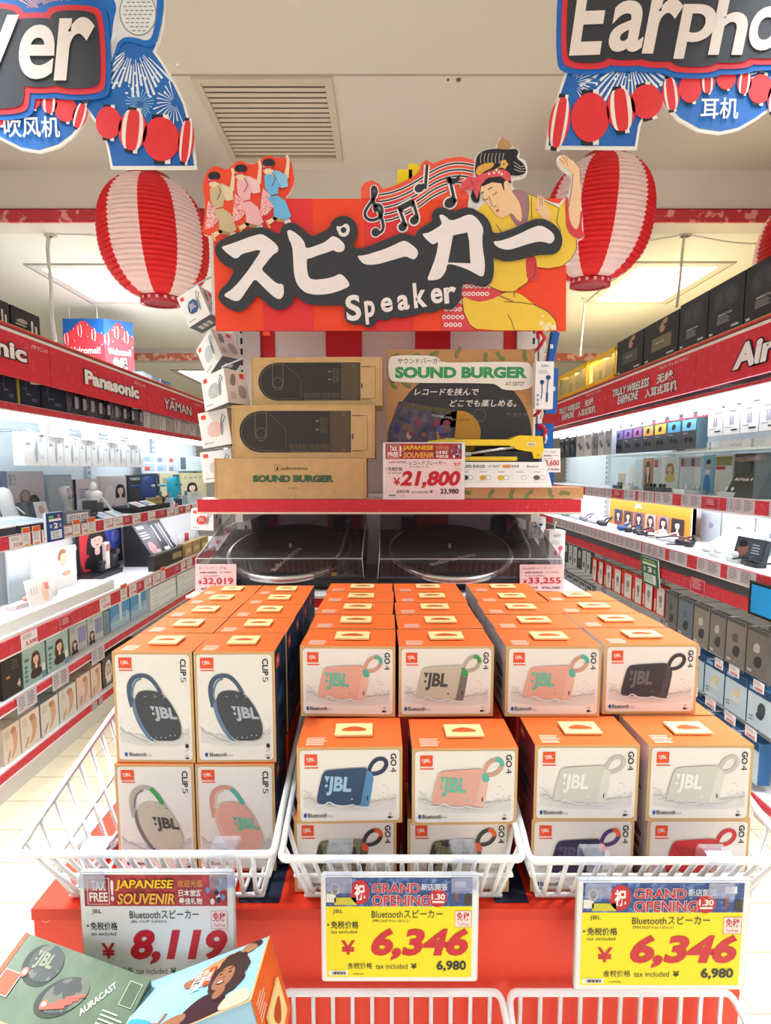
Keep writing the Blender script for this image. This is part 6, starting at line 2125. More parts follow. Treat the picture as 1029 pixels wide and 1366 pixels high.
for k, (a, b, z, c) in enumerate(((57, 66, 1.53, '#efe6dc'), (70, 94, 1.52, '#f3f1ee'), (96, 111, 1.56, '#4f565e'), (112, 134, 1.52, '#f3f1ee'), (135, 146, 1.555, '#4f565e'), (147, 163, 1.52, '#f4ecd9'), (164, 173, 1.555, '#4f565e'), (174, 190, 1.52, '#f3e6c4'))):
    shelf_pack('hook_sign', -1, XL - .105, a, b, z, .075 if c[1] == 'f' else .05, .002, c, None, [('r', .25, .2, .75, .7, '#e9e2d8' if c[1] == 'f' else '#eef0f2'), ('r', .35, .4, .62, .52, '#d98a5a')],
               ('white' if c[1] == 'f' or c[1] == 'e' else 'dark') + ' price sign over the hanging white packs, %s from the near end' % near(k), 'price sign', 'signs over the hanging packs')

Z3L, Z2L, Z1L, Z0L = 1.0785, .6685, .4005, .1255
# --- eye-level display
B = XL - .30
shelf_pack('picture_board', -1, B, 2, 58, Z3L, .27, .02, '#b9aeb0', '#5a6172', [('r', 0, 0, .1, 1, '#6d7890'), ('t', '電気バリブラシ', .14, .72, .3, .96, '#3f3c44'), ('e', .5, .5, .14, .15, '#7d6b66', .4), ('e', .50, .52, .09, .1, '#a08c84', .4), ('e', .72, .40, .13, .15, '#4f4542', .5), ('n', .66, .44, .78, 5, .03, '#8a7a74')],
           'grey-mauve back panel picturing two round hair brushes on the beauty shelf', 'panel')
shelf_pack('picture_board', -1, B, 62, 95, Z3L, .25, .02, '#9fa6ad', None, [('r', .05, .05, .95, .95, '#a9b0b6')], 'plain grey back panel between the brush picture and the pink panel', 'panel')
shelf_pack('picture_board', -1, B, 96, 131, Z3L, .22, .02, '#dccbd0', None, [('r', 0, 0, .1, 1, '#2b2a30'), ('r', .1, 0, 1, .45, '#cfd9e9'), ('n', .2, .7, .7, 4, .07, '#6a7590'), ('e', .84, .66, .1, .13, '#efe8e6'), ('e', .84, .66, .06, .08, '#c9bfbd')], 'pale pink and blue panel of print behind the white brush', 'panel')
shelf_pack('picture_board', -1, B, 132, 168, Z3L, .235, .02, '#cdbcbc', None, [('e', .35, .45, .2, .3, '#dcd3d2')] + portrait(.74, .58, .12, '#2a2325', '#e9dcd8'), 'back panel with a woman in profile beside a beauty device', 'panel')
shelf_pack('picture_board', -1, B, 169, 212, Z3L, .24, .02, '#2c2d33', None, [('t', 'YAMAN', .06, .84, .36, .93, '#d9d9de')], 'black brand panel standing behind the navy face mask', 'panel')
shelf_pack('picture_board', -1, B, 213, 240, Z3L, .25, .02, '#d9cfae', None, [('n', .1, .8, .6, 3, .06, '#6b6450'), ('r', .62, .2, .95, .95, '#2f3036'), ('t', 'YAMAN', .66, .8, .93, .9, '#cfd0d6')], 'beige panel with a black strip behind the cyan face mask', 'panel')
shelf_pack('picture_board', -1, B, 241, 275, Z3L, .25, .02, '#d6cda4', None, [('t', 'シェイプ', .1, .78, .8, .9, '#5c5436')] + portrait(.4, .45, .13, '#2b2422', '#4b4740'), 'mustard panel picturing a dark haired woman at the far end', 'panel')
shelf_pack('notice_board', -1, XL - .33, 190, 238, 1.33, .16, .01, '#dfe5ea', '#c4ccd2', [('r', .04 + .33 * i, .1 + .46 * j, .31 + .33 * i, .46 + .46 * j, '#bcc6d2') for i in range(3) for j in range(2)] + [('r', .06 + .33 * i, .14 + .46 * j, .18 + .33 * i, .34 + .46 * j, ('#d9564f', '#8fb3d9', '#7f8a95')[(i + j) % 3]) for i in range(3) for j in range(2)],
           'white notice panel of six small picture boxes under the light strip', 'notice')
shelf_pack('notice_board', -1, XL - .33, 239, 280, 1.35, .14, .01, '#d3e4ea', None, [('r', .04, .1, .2, .9, '#56626d'), ('n', .3, .8, .95, 4, .15, '#b6cbd4')], 'pale blue notice panel at the far end of the light strip', 'notice')


def cam_thing(name, label, cat, X, px, z, rz=90):
    return thing(name, label, cat, (X, YX(px, X), z), rz)


# white facial device leaning in its cradle at the frame edge
t = cam_thing('facial_device', 'white facial device leaning in its cradle at the near end of the shelf', 'beauty device', XL - .245, 10, Z3L)
m = MB().rbox(-.05, -.04, 0, .08, .05, .02, .02, ink('#e9eef2', .3))
part('cradle', m, t)
T = Matrix.Translation((.03, 0, .0)) @ Matrix.Rotation(radians(-24), 4, 'Y')
m = MB().lathe([(0, .0), (.03, .002), (.034, .05), (.03, .12), (.036, .16), (.034, .19), (.02, .205), (0, .208)], ink('#eef2f5', .3), 20, T)
part('body', m, t)
m = MB().tube([(0, -.03, .10), (.03, -.05, .06), (.07, -.05, .03)], .004, ink('#e3e8ec', .3), 8)
part('strap', m, t)
for k, (px, lab) in enumerate(((-34, 'wide white leaflet stand lying at the near end of the eye-level shelf'), (24, 'white leaflet stand with pale blue pictures before the brush panel'))):
    y0 = YX(px, XL - .02)
    m = MB()
    T = Matrix.Rotation(radians(-12), 4, 'X')
    m.box(0, .0, .002, .2, .17, .008, ink('#edf3f7', .4), Matrix.Translation((0, 0, .03)) @ Matrix.Rotation(radians(8), 4, 'X'))
    m.box(0, 0, 0, .2, .18, .026, ink('#3c4048'))
    for i in range(3):
        m.box(.015 + .06 * i, .02, .0085, .06 + .06 * i, .09, .0092, ink('#bcd8e6'), Matrix.Translation((0, 0, .03)) @ Matrix.Rotation(radians(8), 4, 'X'))
    single('leaflet_stand', m, lab, 'leaflet', None, (XL - .03, y0, Z3L), 90)
for k in range(4):
    a = 36 + k * 3.2
    shelf_pack('slim_box', -1, XL - .17, a, a + 2.8, Z3L, .125, .05, '#5d6369', None, [('r', .2, .2, .6, .8, '#7d848a')], 'thin dark grey box, %s in the leaning row beside the brush panel' % near(k), 'box', 'thin grey boxes on the beauty shelf', tilt=10)
shelf_pack('leaflet_card', -1, XL - .16, 49, 66, Z3L, .12, .01, '#d5dbe3', None, [('p', [(.2, .5), (.3, .85), (.7, .8), (.7, .5)], '#c7a18f'), ('r', .1, .1, .9, .42, '#eef1f5')], 'small white card with a tiny portrait leaning beside the grey boxes', 'card', tilt=14)


def round_brush(label, px, X, hh, tilt, col):
    t = cam_thing('hair_brush', label, 'hair brush', X, px, Z3L)
    T = Matrix.Translation((0, 0, .006)) @ Matrix.Rotation(radians(tilt), 4, 'Y')
    m = MB().lathe([(0, 0), (.018, .0), (.02, .03), (.019, hh * .5), (.026, hh * .62), (.034, hh * .78), (.03, hh * .95), (.015, hh), (0, hh)], ink(col, .35), 18, T)
    part('handle', m, t)
    m = MB()
    for i in range(6):
        for j in range(3):
            m.sphere((-.014 + .014 * j, -.026, hh * (.66 + .055 * i)), .004, .01, .004, ink('#6f6b6c'), 6, T)
    part('bristles', m, t)
    m = MB().rbox(-.03, -.03, -.006, .03, .03, .006, .01, ink('#d9dde0', .3))
    part('stand', m, t)


round_brush('grey electric hair brush with dark bristles standing before the grey panel', 91, XL - .16, .19, -14, '#b6b3b4')
t = cam_thing('facial_steamer', 'white round-headed facial steamer on a box beside the pale pink panel', 'beauty device', XL - .16, 123, Z3L)
m = MB().rbox(-.04, -.03, 0, .05, .04, .085, .008, ink('#4c5058', .4))
part('box', m, t, 'dark box')
m = MB().lathe([(0, .085), (.022, .085), (.03, .10), (.045, .125), (.045, .145), (.03, .155), (0, .157)], ink('#eef0f2', .3), 20)
m.sphere((-.02, -.01, .18), .03, .02, .032, ink('#dde0e3', .3), 14)
part('head', m, t)
m = MB().tube([(.03, 0, .14), (.06, -.03, .09), (.1, -.05, .03)], .008, ink('#eef0f2', .3), 8)
part('nozzle', m, t)


def face_mask(label, px, X, z, sc, col, dark):
    t = cam_thing('face_mask', label, 'face mask', X, px, z)
    m = MB()
    n, k = 12, 9
    vs, fs = [], []
    for i in range(n + 1):
        a = -1.35 + 2.7 * i / n
        for j in range(k + 1):
            b = -1.2 + 2.4 * j / k
            r = 1 + .22 * math.exp(-(a / .22) ** 2 - ((b + .1) / .35) ** 2)
            vs.append((.085 * sc * sin(a) * cos(b) ** .5, -.075 * sc * cos(a) * r, .10 * sc + .10 * sc * sin(b) * (1.05 - .1 * abs(a))))
    for i in range(n):
        for j in range(k):
            fs.append((i * (k + 1) + j, (i + 1) * (k + 1) + j, (i + 1) * (k + 1) + j + 1, i * (k + 1) + j + 1))
    m.add(vs, fs, ink(col, .35), True)
    N = len(vs)
    m.add([(x * .97, y * .9 + .004, z_ * .98 + .002) for x, y, z_ in vs], [f[::-1] for f in fs], ink(col, .4), True)
    part('shell', m, t)
    m = MB()
    for s_ in (-1, 1):
        m.sphere((.034 * sc * s_, -.071 * sc, .125 * sc), .02 * sc, .012 * sc, .009 * sc, ink(dark), 10)
    m.sphere((0, -.082 * sc, .05 * sc), .022 * sc, .01 * sc, .006 * sc, ink(dark), 10)
    part('openings', m, t, 'dark eye and mouth openings')
    m = MB().tube([(.08 * sc * cos(a), .085 * sc * sin(a), .12 * sc) for a in (pi * i / 10 for i in range(11))], .007 * sc, ink(col, .5), 8)
    part('strap', m, t)
    m = MB().lathe([(0, 0), (.05 * sc, 0), (.045 * sc, .02), (.03 * sc, .04), (0, .05)], ink('#2e2f35'), 16)
    part('stand', m, t)


m = MB().box(-.02, 0, 0, .50, .2, .035, ink('#26272c'))
single('display_plinth', m, 'low black plinth carrying the navy and cyan face masks', 'plinth', None, (XL - .05, YX(178, XL - .05), Z3L), 90)
face_mask('navy blue face mask on a stand with cut-out eyes on the beauty shelf', 193, XL - .16, Z3L + .036, 1.05, '#27447c', '#b9bcc4')
face_mask('bright cyan face mask on a stand beside the navy one', 226, XL - .16, Z3L + .036, 1.0, '#28a8c9', '#15708c')
for k in range(4):
    m = MB().rbox(0, 0, 0, .13, .06, .012, .006, ink(('#8d805f', '#a3946e')[k % 2], .6), Matrix.Translation((.004 * k, .003 * k, 0)))
    single('folded_band', m, 'folded khaki strap on the pile beneath the cyan mask, %s from the plinth' % near(k), 'strap', 'folded khaki straps', (XL - .055, YX(205, XL - .05), Z3L + .0355 + .0125 * k), 90)
shelf_pack('price_stand', -1, XL + .0, 57, 81, 1.02, .135, .012, '#2a4d92', '#dfe3ea', [('r', .06, .04, .94, .96, '#24478c'), ('r', .14, .8, .4, .9, '#7fbf5a'), ('e', .72, .86, .08, .06, '#e0704a'), ('r', .14, .70, .86, .78, '#eef1f6'), ('t', '2', .40, .44, .64, .64, '#f3f5f8', .05), ('t', '第', .16, .47, .32, .6, '#dfe6f2'), ('t', '位', .70, .47, .86, .6, '#dfe6f2'), ('r', .2, .08, .85, .38, '#e6ebf3'), ('n', .26, .34, .8, 4, .07, '#7c8db3')],
           'dark blue rank card with a big white 2 clipped to the shelf edge', 'rank card')
shelf_pack('name_plate', -1, XL - .03, 83, 118, Z3L, .065, .06, '#767c82', '#565b60', [('r', .06, .14, .9, .84, '#dde2e6'), ('t', 'VITALIFT', .14, .38, .84, .68, '#5a6066'), ('r', .14, .24, .8, .28, '#6a7076')], 'grey name plate box lettered VITALIFT on the shelf edge', 'name plate')
shelf_pack('dark_box', -1, XL - .08, 119, 128, Z3L, .105, .05, '#43474d', None, [('r', .2, .3, .7, .36, '#8a9096')], 'dark grey box standing beside the grey name plate', 'box')
for k, (a, b) in enumerate(((135, 150), (152, 168), (183, 196), (197, 209))):
    m = MB()
    m.box(0, 0, .001, .10, .075, .004, ink('#e9eef4'), Matrix.Rotation(radians(22), 4, 'X'))
    m.box(.01, .01, .0045, .05, .06, .005, ink(('#a9c4e0', '#c9d3de', '#d9b2a6', '#6fa3d9')[k]), Matrix.Rotation(radians(22), 4, 'X'))
    m.box(.055, .01, .0045, .092, .065, .005, ink(('#c7ccd3', '#8fa9c4', '#e0d6cf', '#e8c97a')[k]), Matrix.Rotation(radians(22), 4, 'X'))
    m.box(.0, .065, .0, .1, .072, .026, ink('#d5dae0'))
    single('leaflet_stand', m, 'small tilted leaflet with %s pictures, %s past the white steamer' % (('pale blue', 'grey-blue', 'pinkish', 'bright blue')[k], near(k)), 'leaflet', None, (XL - .04, YX(a, XL - .04), Z3L + (.0 if k < 2 else .036)), 90)
for k, px in enumerate((216, 228, 240, 250)):
    m = MB().rbox(0, 0, 0, .03, .05, .05 + .02 * (k % 2), .006, ink(('#32353b', '#d9dfe6', '#3b4250', '#cfd8e0')[k], .4))
    m.lathe([(0, .05 + .02 * (k % 2)), (.012, .05 + .02 * (k % 2)), (.012, .085 + .02 * (k % 2)), (0, .09 + .02 * (k % 2))], ink('#8d939b', .3), 12, Matrix.Translation((.015, .025, 0)))
    single('beauty_device', m, 'small upright %s beauty device, %s past the cyan mask' % (('black', 'white', 'slate', 'pale')[k], near(k)), 'beauty device', None, (XL - .06, YX(px, XL - .06), Z3L + (.036 if k == 0 else 0)), 90)
shelf_pack('white_card', -1, XL - .05, 252, 270, Z3L, .1, .006, '#dfeaf2', None, [('n', .2, .8, .8, 3, .1, '#b6c3cf')], 'plain white card at the far end of the eye-level shelf', 'card', tilt=8)

# --- second display level
shelf_pack('picture_board', -1, XL - .36, 1, 30, Z2L, .33, .01, '#dbe9ea', None, [('r', .1, .1, .9, .9, '#e0edee')], 'bare pale panel behind the white tray', 'panel')
shelf_pack('picture_board', -1, XL - .16, 36, 95, Z2L + .06, .215, .015, '#f1ecec', '#e3dcdc', [('n', .12, .82, .5, 3, .07, '#e0b9c2'), ('e', .2, .42, .03, .04, '#4a6fb0'), ('e', .30, .42, .03, .04, '#b0b4bc'), ('e', .40, .42, .03, .04, '#39559a'), ('p', [(.48, .0), (.5, .4), (.6, .55), (.8, .5), (.95, .3), (.95, 0)], '#efe4dd'), ('e', .66, .72, .10, .17, '#e3bda2'),
            ('p', [(.54, .68), (.55, .9), (.64, .99), (.76, .92), (.74, .84), (.62, .86), (.6, .72)], '#8a6448'), ('p', [(.6, .38), (.8, .42), (.85, .3), (.66, .28)], '#d9ab8e'), ('e', .93, .9, .09, .10, '#fbf7f5')], 'white panel picturing a woman with tied hair holding a device', 'panel')
shelf_pack('picture_board', -1, XL - .05, 30, 62, Z2L + .055, .13, .008, '#f3efec', '#e3dfdc', [('r', .12, .45, .16, .7, '#cfc6c0'), ('r', .24, .45, .28, .7, '#cfc6c0'), ('r', .36, .45, .40, .7, '#cfc6c0'), ('p', [(.55, .1), (.6, .7), (.75, .85), (.85, .6), (.8, .1)], '#e6cdb0'), ('r', .72, .5, .9, .75, '#d98f8f')], 'small white panel with thin sticks and a pale drink in front of the woman panel', 'panel', tilt=10)
m = MB().box(0, 0, 0, .86, .20, .052, ink('#eef0f0', .3))
m.box(.01, .01, .052, .85, .19, .056, ink('#f6f6f5', .3))
single('display_tray', m, 'wide glossy white tray with pictures of skin devices', 'tray', None, (XL - .02, YX(-24, XL - .02), Z2L), 90)
m = MB().lathe([(0, 0), (.022, 0), (.024, .05), (.018, .1), (.012, .12), (0, .125)], ink('#f0ede9', .3), 16)
single('beauty_device', m, 'small ivory bullet-shaped device on the white tray', 'beauty device', None, (XL - .12, YX(60, XL - .12), Z2L + .0565), 90)
m = MB().rbox(0, 0, 0, .12, .05, .02, .01, ink('#f3e3de', .3))
m.sphere((.10, .02, .03), .02, .02, .012, ink('#e2a48d', .3), 10)
single('beauty_device', m, 'flat white device with a peach tip lying on the near end of the tray', 'beauty device', None, (XL - .10, YX(8, XL - .1), Z2L + .0565), 90)
m = MB().box(0, 0, 0, .46, .17, .03, ink('#222327', .35))
single('display_plinth', m, 'black base of the poster display next to the white tray', 'plinth', None, (XL - .225, YX(98, XL - .225), Z2L), 90)
shelf_pack('poster', -1, XL - .37, 100, 158, Z2L + .031, .30, .02, '#4a2233', '#1d1d22', [('p', [(0, .0), (0, 1), (.3, 1), (.22, .4), (.3, 0)], '#c2343c'), ('p', [(.55, .4), (.6, .95), (1, .95), (1, .3)], '#31469c'), ('p', [(.72, .5), (.75, .8), (.95, .75), (.92, .5)], '#6d77c9'), ('r', .3, .0, 1, .28, '#1f1f26'), ('t', 'Brighte', .68, .86, .94, .94, '#e9e4ea')] + portrait(.38, .62, .15, '#2a2226', '#1f1e24', '#eccbb8'),
           'red and blue poster of a dark haired woman at the black display', 'poster')
for k, (px, hh, c) in enumerate(((136, .19, '#e6ded9'), (147, .13, '#24252b'), (142, .10, '#2e2f36'), (128, .07, '#26272d'))):
    t = cam_thing('beauty_device', '%s upright device on the black base, %s along from the poster' % (('white and copper', 'small black', 'glossy black', 'short charcoal')[k], near(k)), 'beauty device', XL - .28, px, Z2L + .031)
    T = Matrix.Rotation(radians((-10, 0, 4, 0)[k]), 4, 'Y') @ Matrix.Rotation(radians(6), 4, 'X')
    m = MB().rbox(-.022, -.014, 0, .022, .014, hh, .008, ink(c, .3), T)
    part('body', m, t)
    m = MB().rbox(-.018, -.016, hh * .72, .018, -.0135, hh * .96, .004, ink(('#c98f78', '#5a5d66', '#70737c', '#55585f')[k], .25, metal=.3), T)
    part('face_plate', m, t)
    m = MB().rbox(-.03, -.025, -.0005, .03, .025, .012, .01, ink('#17181b', .3))
    part('stand', m, t)
m = MB()
Wd = .42
m.add([(0, 0, 0), (Wd, 0, 0), (Wd, .24, 0), (0, .24, 0), (0, .18, .30), (Wd, .18, .30), (Wd, .24, .30), (0, .24, .30)], [(0, 1, 5, 4), (1, 2, 6, 5), (2, 3, 7, 6), (3, 0, 4, 7), (4, 5, 6, 7), (3, 2, 1, 0)], ink('#26272c', .4))
Ms = FR((0, -.0005, 0), 0, math.degrees(math.atan2(.18, .30)))
art(m, Ms, Wd, .35, [('r', .02, .02, .46, .98, '#53565e'), ('t', 'YAMAN', .06, .86, .30, .94, '#eef0f3'), ('n', .06, .76, .4, 3, .06, '#cfd3da'), ('e', .2, .4, .12, .16, '#b98f94'), ('r', .25, .15, .4, .35, '#d3b5b0'), ('e', .12, .2, .07, .09, '#6a4a50'), ('r', .55, .5, .60, .9, '#aeb4be'), ('r', .64, .5, .69, .9, '#343a44'), ('r', .73, .35, .78, .92, '#8f98a6'), ('r', .82, .3, .87, .9, '#c9d0d8'), ('r', .9, .3, .95, .85, '#2e3743'), ('r', .55, .12, .75, .35, '#dfe4ea')], .001)
single('sloping_display', m, 'sloping black display board with lettered picture and slim devices', 'display board', None, (XL - .06, YX(206, XL - .06), Z2L), 90)
shelf_pack('dark_box', -1, XL - .01, 200, 240, Z2L, .105, .04, '#48433f', '#2f2c2a', [('r', .04, .1, .6, .9, '#3b3734'), ('r', .62, .3, .95, .7, '#a08f6a')], 'glossy dark drawer front below the sloping display', 'drawer')
for k in range(3):
    a = 243 + k * 11
    shelf_pack('tan_box', -1, XL - .01, a, a + 10, Z2L, .11, .06, '#b49a6c', '#8d7650', [('r', .2, .3, .8, .6, '#d9c79f')], 'tan drawer box at the far end of the second shelf, %s from the dark drawer' % near(k), 'drawer', 'tan drawers on the second shelf')
for k, px in enumerate((226, 236, 246)):
    m = MB().lathe([(0, 0), (.02, 0), (.022, .06), (.015, .12), (.018, .15), (0, .16)], ink(('#c9ced4', '#e8ecf0', '#b83a3a')[k], .3), 14)
    single('beauty_device', m, '%s bottle-shaped device above the tan drawers' % ('grey', 'white', 'small red')[k], 'beauty device', None, (XL - .14, YX(px, XL - .14), Z2L), 90)

# --- boxed goods on the two lowest levels
shelf_pack('hair_device_box', -1, XL - .02, -18, 11.5, Z1L, .165, .12, '#34312f', '#232120', [('t', '4', .72, .14, .9, .36, '#d9cfc4', .03), ('n', .5, .9, .9, 4, .07, '#6b635c'), ('r', .2, .5, .4, .56, '#c98f4a')], 'black box with a pale 4 at the near end of the boxed row', 'box', 'boxes on the lower beauty shelf')
for k, (a, b) in enumerate(((12.5, 45), (47, 77.5))):
    shelf_pack('hair_device_box', -1, XL - .02, a, b, Z1L, .168, .1, '#a9c5c2', '#7fa3a3', [('t', 'Panasonic', .05, .92, .3, .95, '#f1f4f4')] + [('e', .12, .16 + .12 * i, .07, .045, '#4f8f84') for i in range(4)] + [('r', .06, .66, .26, .74, '#3f8c7a')] + portrait(.56, .64, .13, '#5a3a2c', '#3b3433') + [('p', [(.8, .08), (.82, .45), (.95, .4), (.95, .1)], '#e3e8ea'), ('r', .78, .03, .97, .2, '#6f98b0')],
               'teal box picturing a long-haired woman, %s on the lower beauty shelf' % ('first', 'second')[k], 'box', 'boxes on the lower beauty shelf')
for k, (a, b) in enumerate(((80, 104), (105, 127))):
    shelf_pack('hair_device_box', -1, XL - .06, a, b, Z1L, .145, .1, '#cfd6d6', '#aeb8ba', [('r', .48, .28, .95, .86, '#8f90c2'), ('r', .58, .28, .61, .86, '#c3c4e0'), ('r', .72, .28, .75, .86, '#c3c4e0'), ('r', .85, .28, .88, .86, '#c3c4e0')] + portrait(.24, .34, .1, '#5a3d30', '#4c4644') + [('n', .08, .9, .4, 3, .06, '#8d989a')],
               'pale box with lilac stripes and a small portrait, %s past the teal boxes' % ('first', 'second')[k], 'box', 'boxes on the lower beauty shelf')
shelf_pack('hair_device_box', -1, XL - .06, 128, 136, Z1L, .14, .1, '#8fa6ad', None, [('r', .2, .2, .8, .8, '#7d98a1')], 'plain slate box between the lilac and the blue boxes', 'box', 'boxes on the lower beauty shelf')
for k, (a, b) in enumerate(((137, 164.5), (165.5, 190))):
    shelf_pack('hair_device_box', -1, XL - .06, a, b, Z1L, .185, .1, '#5ea3da', '#3f7fb8', [('r', 0, 0, 1, .35, '#b9d7ea'), ('p', [(0, .35), (.3, .5), (1, .42), (1, .3), (0, .25)], '#8cc0e6'), ('r', .46, .2, .58, .72, '#e9eef2'), ('e', .52, .78, .09, .10, '#f3f6f8'), ('n', .8, .4, .92, 4, .09, '#eef4f9'), ('t', 'Panasonic', .06, .9, .4, .95, '#eaf2f9')],
               'sky-blue box picturing a white shower-like device, %s past the slate box' % ('first', 'second')[k], 'box', 'boxes on the lower beauty shelf')
for k in range(6):
    a, zz = 193 + (k % 2) * 38, Z1L + (k // 2) * .052
    shelf_pack('flat_white_box', -1, XL - .03, a, a + 36 - (k % 2) * 6, zz, .05, .2, '#eceff0', '#d5dadd', [('r', .1, .4, .3, .5, '#c3cace')], 'flat white box in the %s pile past the blue boxes, %s' % (('near', 'far')[k % 2], ('bottom', 'middle', 'top')[k // 2]), 'box', 'flat white boxes on the lower beauty shelf')
hand = [('p', [(.35, .1), (.5, .2), (.62, .45), (.5, .75), (.68, .9), (.85, .72), (.82, .4), (.6, .12)], '#d6a98a'), ('p', [(.1, .08), (.3, .14), (.4, .3), (.3, .34)], '#e2bda0'), ('l', [(.2, .06), (.38, .34)], '#6b5a54', .03), ('e', .6, .82, .16, .09, '#c08f72')]
for k, (a, b) in enumerate(((-22, 3), (4, 31.5), (33, 59), (60, 84.5))):
    shelf_pack('epilator_box', -1, XL - .02, a, b, Z0L, .158, .1, ('#e6d9c9', '#e9dfd4', '#dfe0da', '#dcdedb')[k], ('#cdbfae', '#d3c8bb', '#8f999b', '#b5bcbc')[k], hand + [('n', .08, .86, .4, 4, .06, '#cbb9a8'), ('n', .12, .55, .2, 3, .08, '#c9b7a5')], 'cream box picturing a bent leg, %s on the bottom shelf' % near(k), 'box', 'cream leg-picture boxes on the bottom shelf')
for k, (a, b) in enumerate(((85.5, 105), (106, 121))):
    shelf_pack('epilator_box', -1, XL - .03, a, b, Z0L, .158, .1, '#e6cfc4', '#c9aea2', hand + [('n', .1, .3, .4, 4, .06, '#c99f90')], 'pinkish box picturing a bent leg, %s past the cream ones' % near(k), 'box', 'pink leg-picture boxes on the bottom shelf')
for k, (a, b) in enumerate(((122.5, 140), (141, 156), (157, 172))):
    shelf_pack('epilator_box', -1, XL - .03, a, b, Z0L, .172, .12, '#5a5654', '#3c3a39', [('p', [(.2, .2), (.2, .6), (.35, .85), (.6, .85), (.75, .6), (.75, .2)], '#e6e0da')] + portrait(.48, .56, .11, '#b59a80', '#e9e2dc') + [('e', .3 + .14 * i, .1, .05, .04, '#cfc8c2') for i in range(3)], 'charcoal box with a woman in a white arch, %s on the bottom shelf' % near(k), 'box', 'charcoal arch boxes on the bottom shelf')


# ------------------------------------------------------------------ price tags on the shelf rails
def rail_tag(s, X, pa, pb, z0, z1, kind, label, group, txt=''):
    ya, yb = YX(pa, X), YX(pb, X)
    W_, H_ = abs(yb - ya), z1 - z0
    m = MB()
    M = FR((0, 0, 0))
    col = {'white': '#e9e3e4', 'red': '#b9273a', 'orange': '#e4e0e2', 'grey': '#c9c4cc'}[kind]
    m.prism([(0, 0), (W_, 0), (W_, H_), (0, H_)], -.0015, 0, ink(col), ink('#c9c4c6'), M)
    if kind == 'white':
        art(m, M, W_, H_, [('n', .1, .84, .8, 3, .1, '#a39aa0'), ('t', txt or '3,980', .25, .12, .95, .42, '#b52a50', .02)], .0008)
    elif kind == 'red':
        art(m, M, W_, H_, [('l', [(.06, .08), (.94, .08), (.94, .92), (.06, .92), (.06, .08)], '#e3b3b6', .02), ('n', .15, .75, .8, 4, .12, '#e9c3c6')], .0008)
    elif kind == 'orange':
        art(m, M, W_, H_, [('r', .05, .72, .95, .97, '#e0622f'), ('n', .15, .62, .85, 4, .1, '#aab0c4'), ('r', .2, .06, .8, .16, '#d9b25a')], .0008)
    else:
        art(m, M, W_, H_, [('n', .06, .88, .42, 6, .14, '#7d7984'), ('n', .5, .88, .96, 6, .14, '#6f6b76')], .0008)
    o = single('rail_tag', m, label, 'price tag', group, (X, ya, z0), 90 * -s)
    return o


XT = XL + .0085
k = 0
for (a, b, kd, tx) in ((6, 26, 'white', '33,300'), (24, 35, 'orange', ''), (38, 49, 'orange', ''), (51, 60, 'white', '9,480'), (61, 72, 'orange', ''), (76, 92, 'white', '63,800'), (93, 103, 'orange', ''), (105, 113, 'white', '7,000'), (113, 124, 'orange', ''),
                       (135, 147, 'white', '15,800'), (148, 161, 'white', '21,600'), (162, 173, 'red', ''), (174, 185, 'white', '24,780'), (195, 205, 'white', '18,200'), (210, 220, 'red', ''), (221, 230, 'white', '32,000'), (231, 236, 'orange', ''), (237, 245, 'red', ''), (246, 252, 'white', '29,800'), (255, 262, 'white', '9,980'), (264, 272, 'red', '')):
    rail_tag(-1, XT - .018 + (.004 if kd == 'orange' else 0), a, b, 1.022 + (.0 if kd != 'orange' else -.004), 1.076 + (.03 if kd == 'orange' else 0), kd, '%s price tag, %s along the eye-level beauty rail from the frame edge' % ({'white': 'white', 'red': 'red', 'orange': 'tall orange-topped'}[kd], (ORD + ['twenty-first', 'twenty-second'])[k]), 'eye-level beauty rail tags', tx)
    k += 1
k = 0
for (a, b, kd, tx) in ((13, 36, 'white', '3,500'), (68, 86, 'red', ''), (124, 139, 'white', '4,500'), (153, 162, 'orange', ''), (165, 175, 'white', '2,980'), (176, 185, 'red', ''), (186, 196, 'white', '16,800'), (198, 208, 'white', '7,980'), (209, 215, 'orange', ''), (228, 236, 'red', ''), (237, 243, 'white', '5,480'), (245, 252, 'white', '3,280')):
    rail_tag(-1, XT + .001, a, b, .588, .654 + (.03 if kd == 'orange' else 0), kd, '%s price tag, %s along the middle beauty rail from the frame edge' % ({'white': 'white', 'red': 'red', 'orange': 'tall orange-topped'}[kd], ORD[k]), 'middle beauty rail tags', tx)
    k += 1
for k, (a, b) in enumerate(((2, 30), (53, 76), (109, 127))):
    rail_tag(-1, XT + .004, a, b, .325, .40, 'grey', 'drooping white printed tag, %s along the lower beauty rail' % ORD[k], 'lower beauty rail tags')
for k, (a, b) in enumerate(((106, 113), (116, 121))):
    rail_tag(-1, XT + .002, a, b, .08, .122, 'grey', 'small white tag on the bottom beauty rail, %s before the charcoal boxes' % ORD[k], 'bottom beauty rail tags')
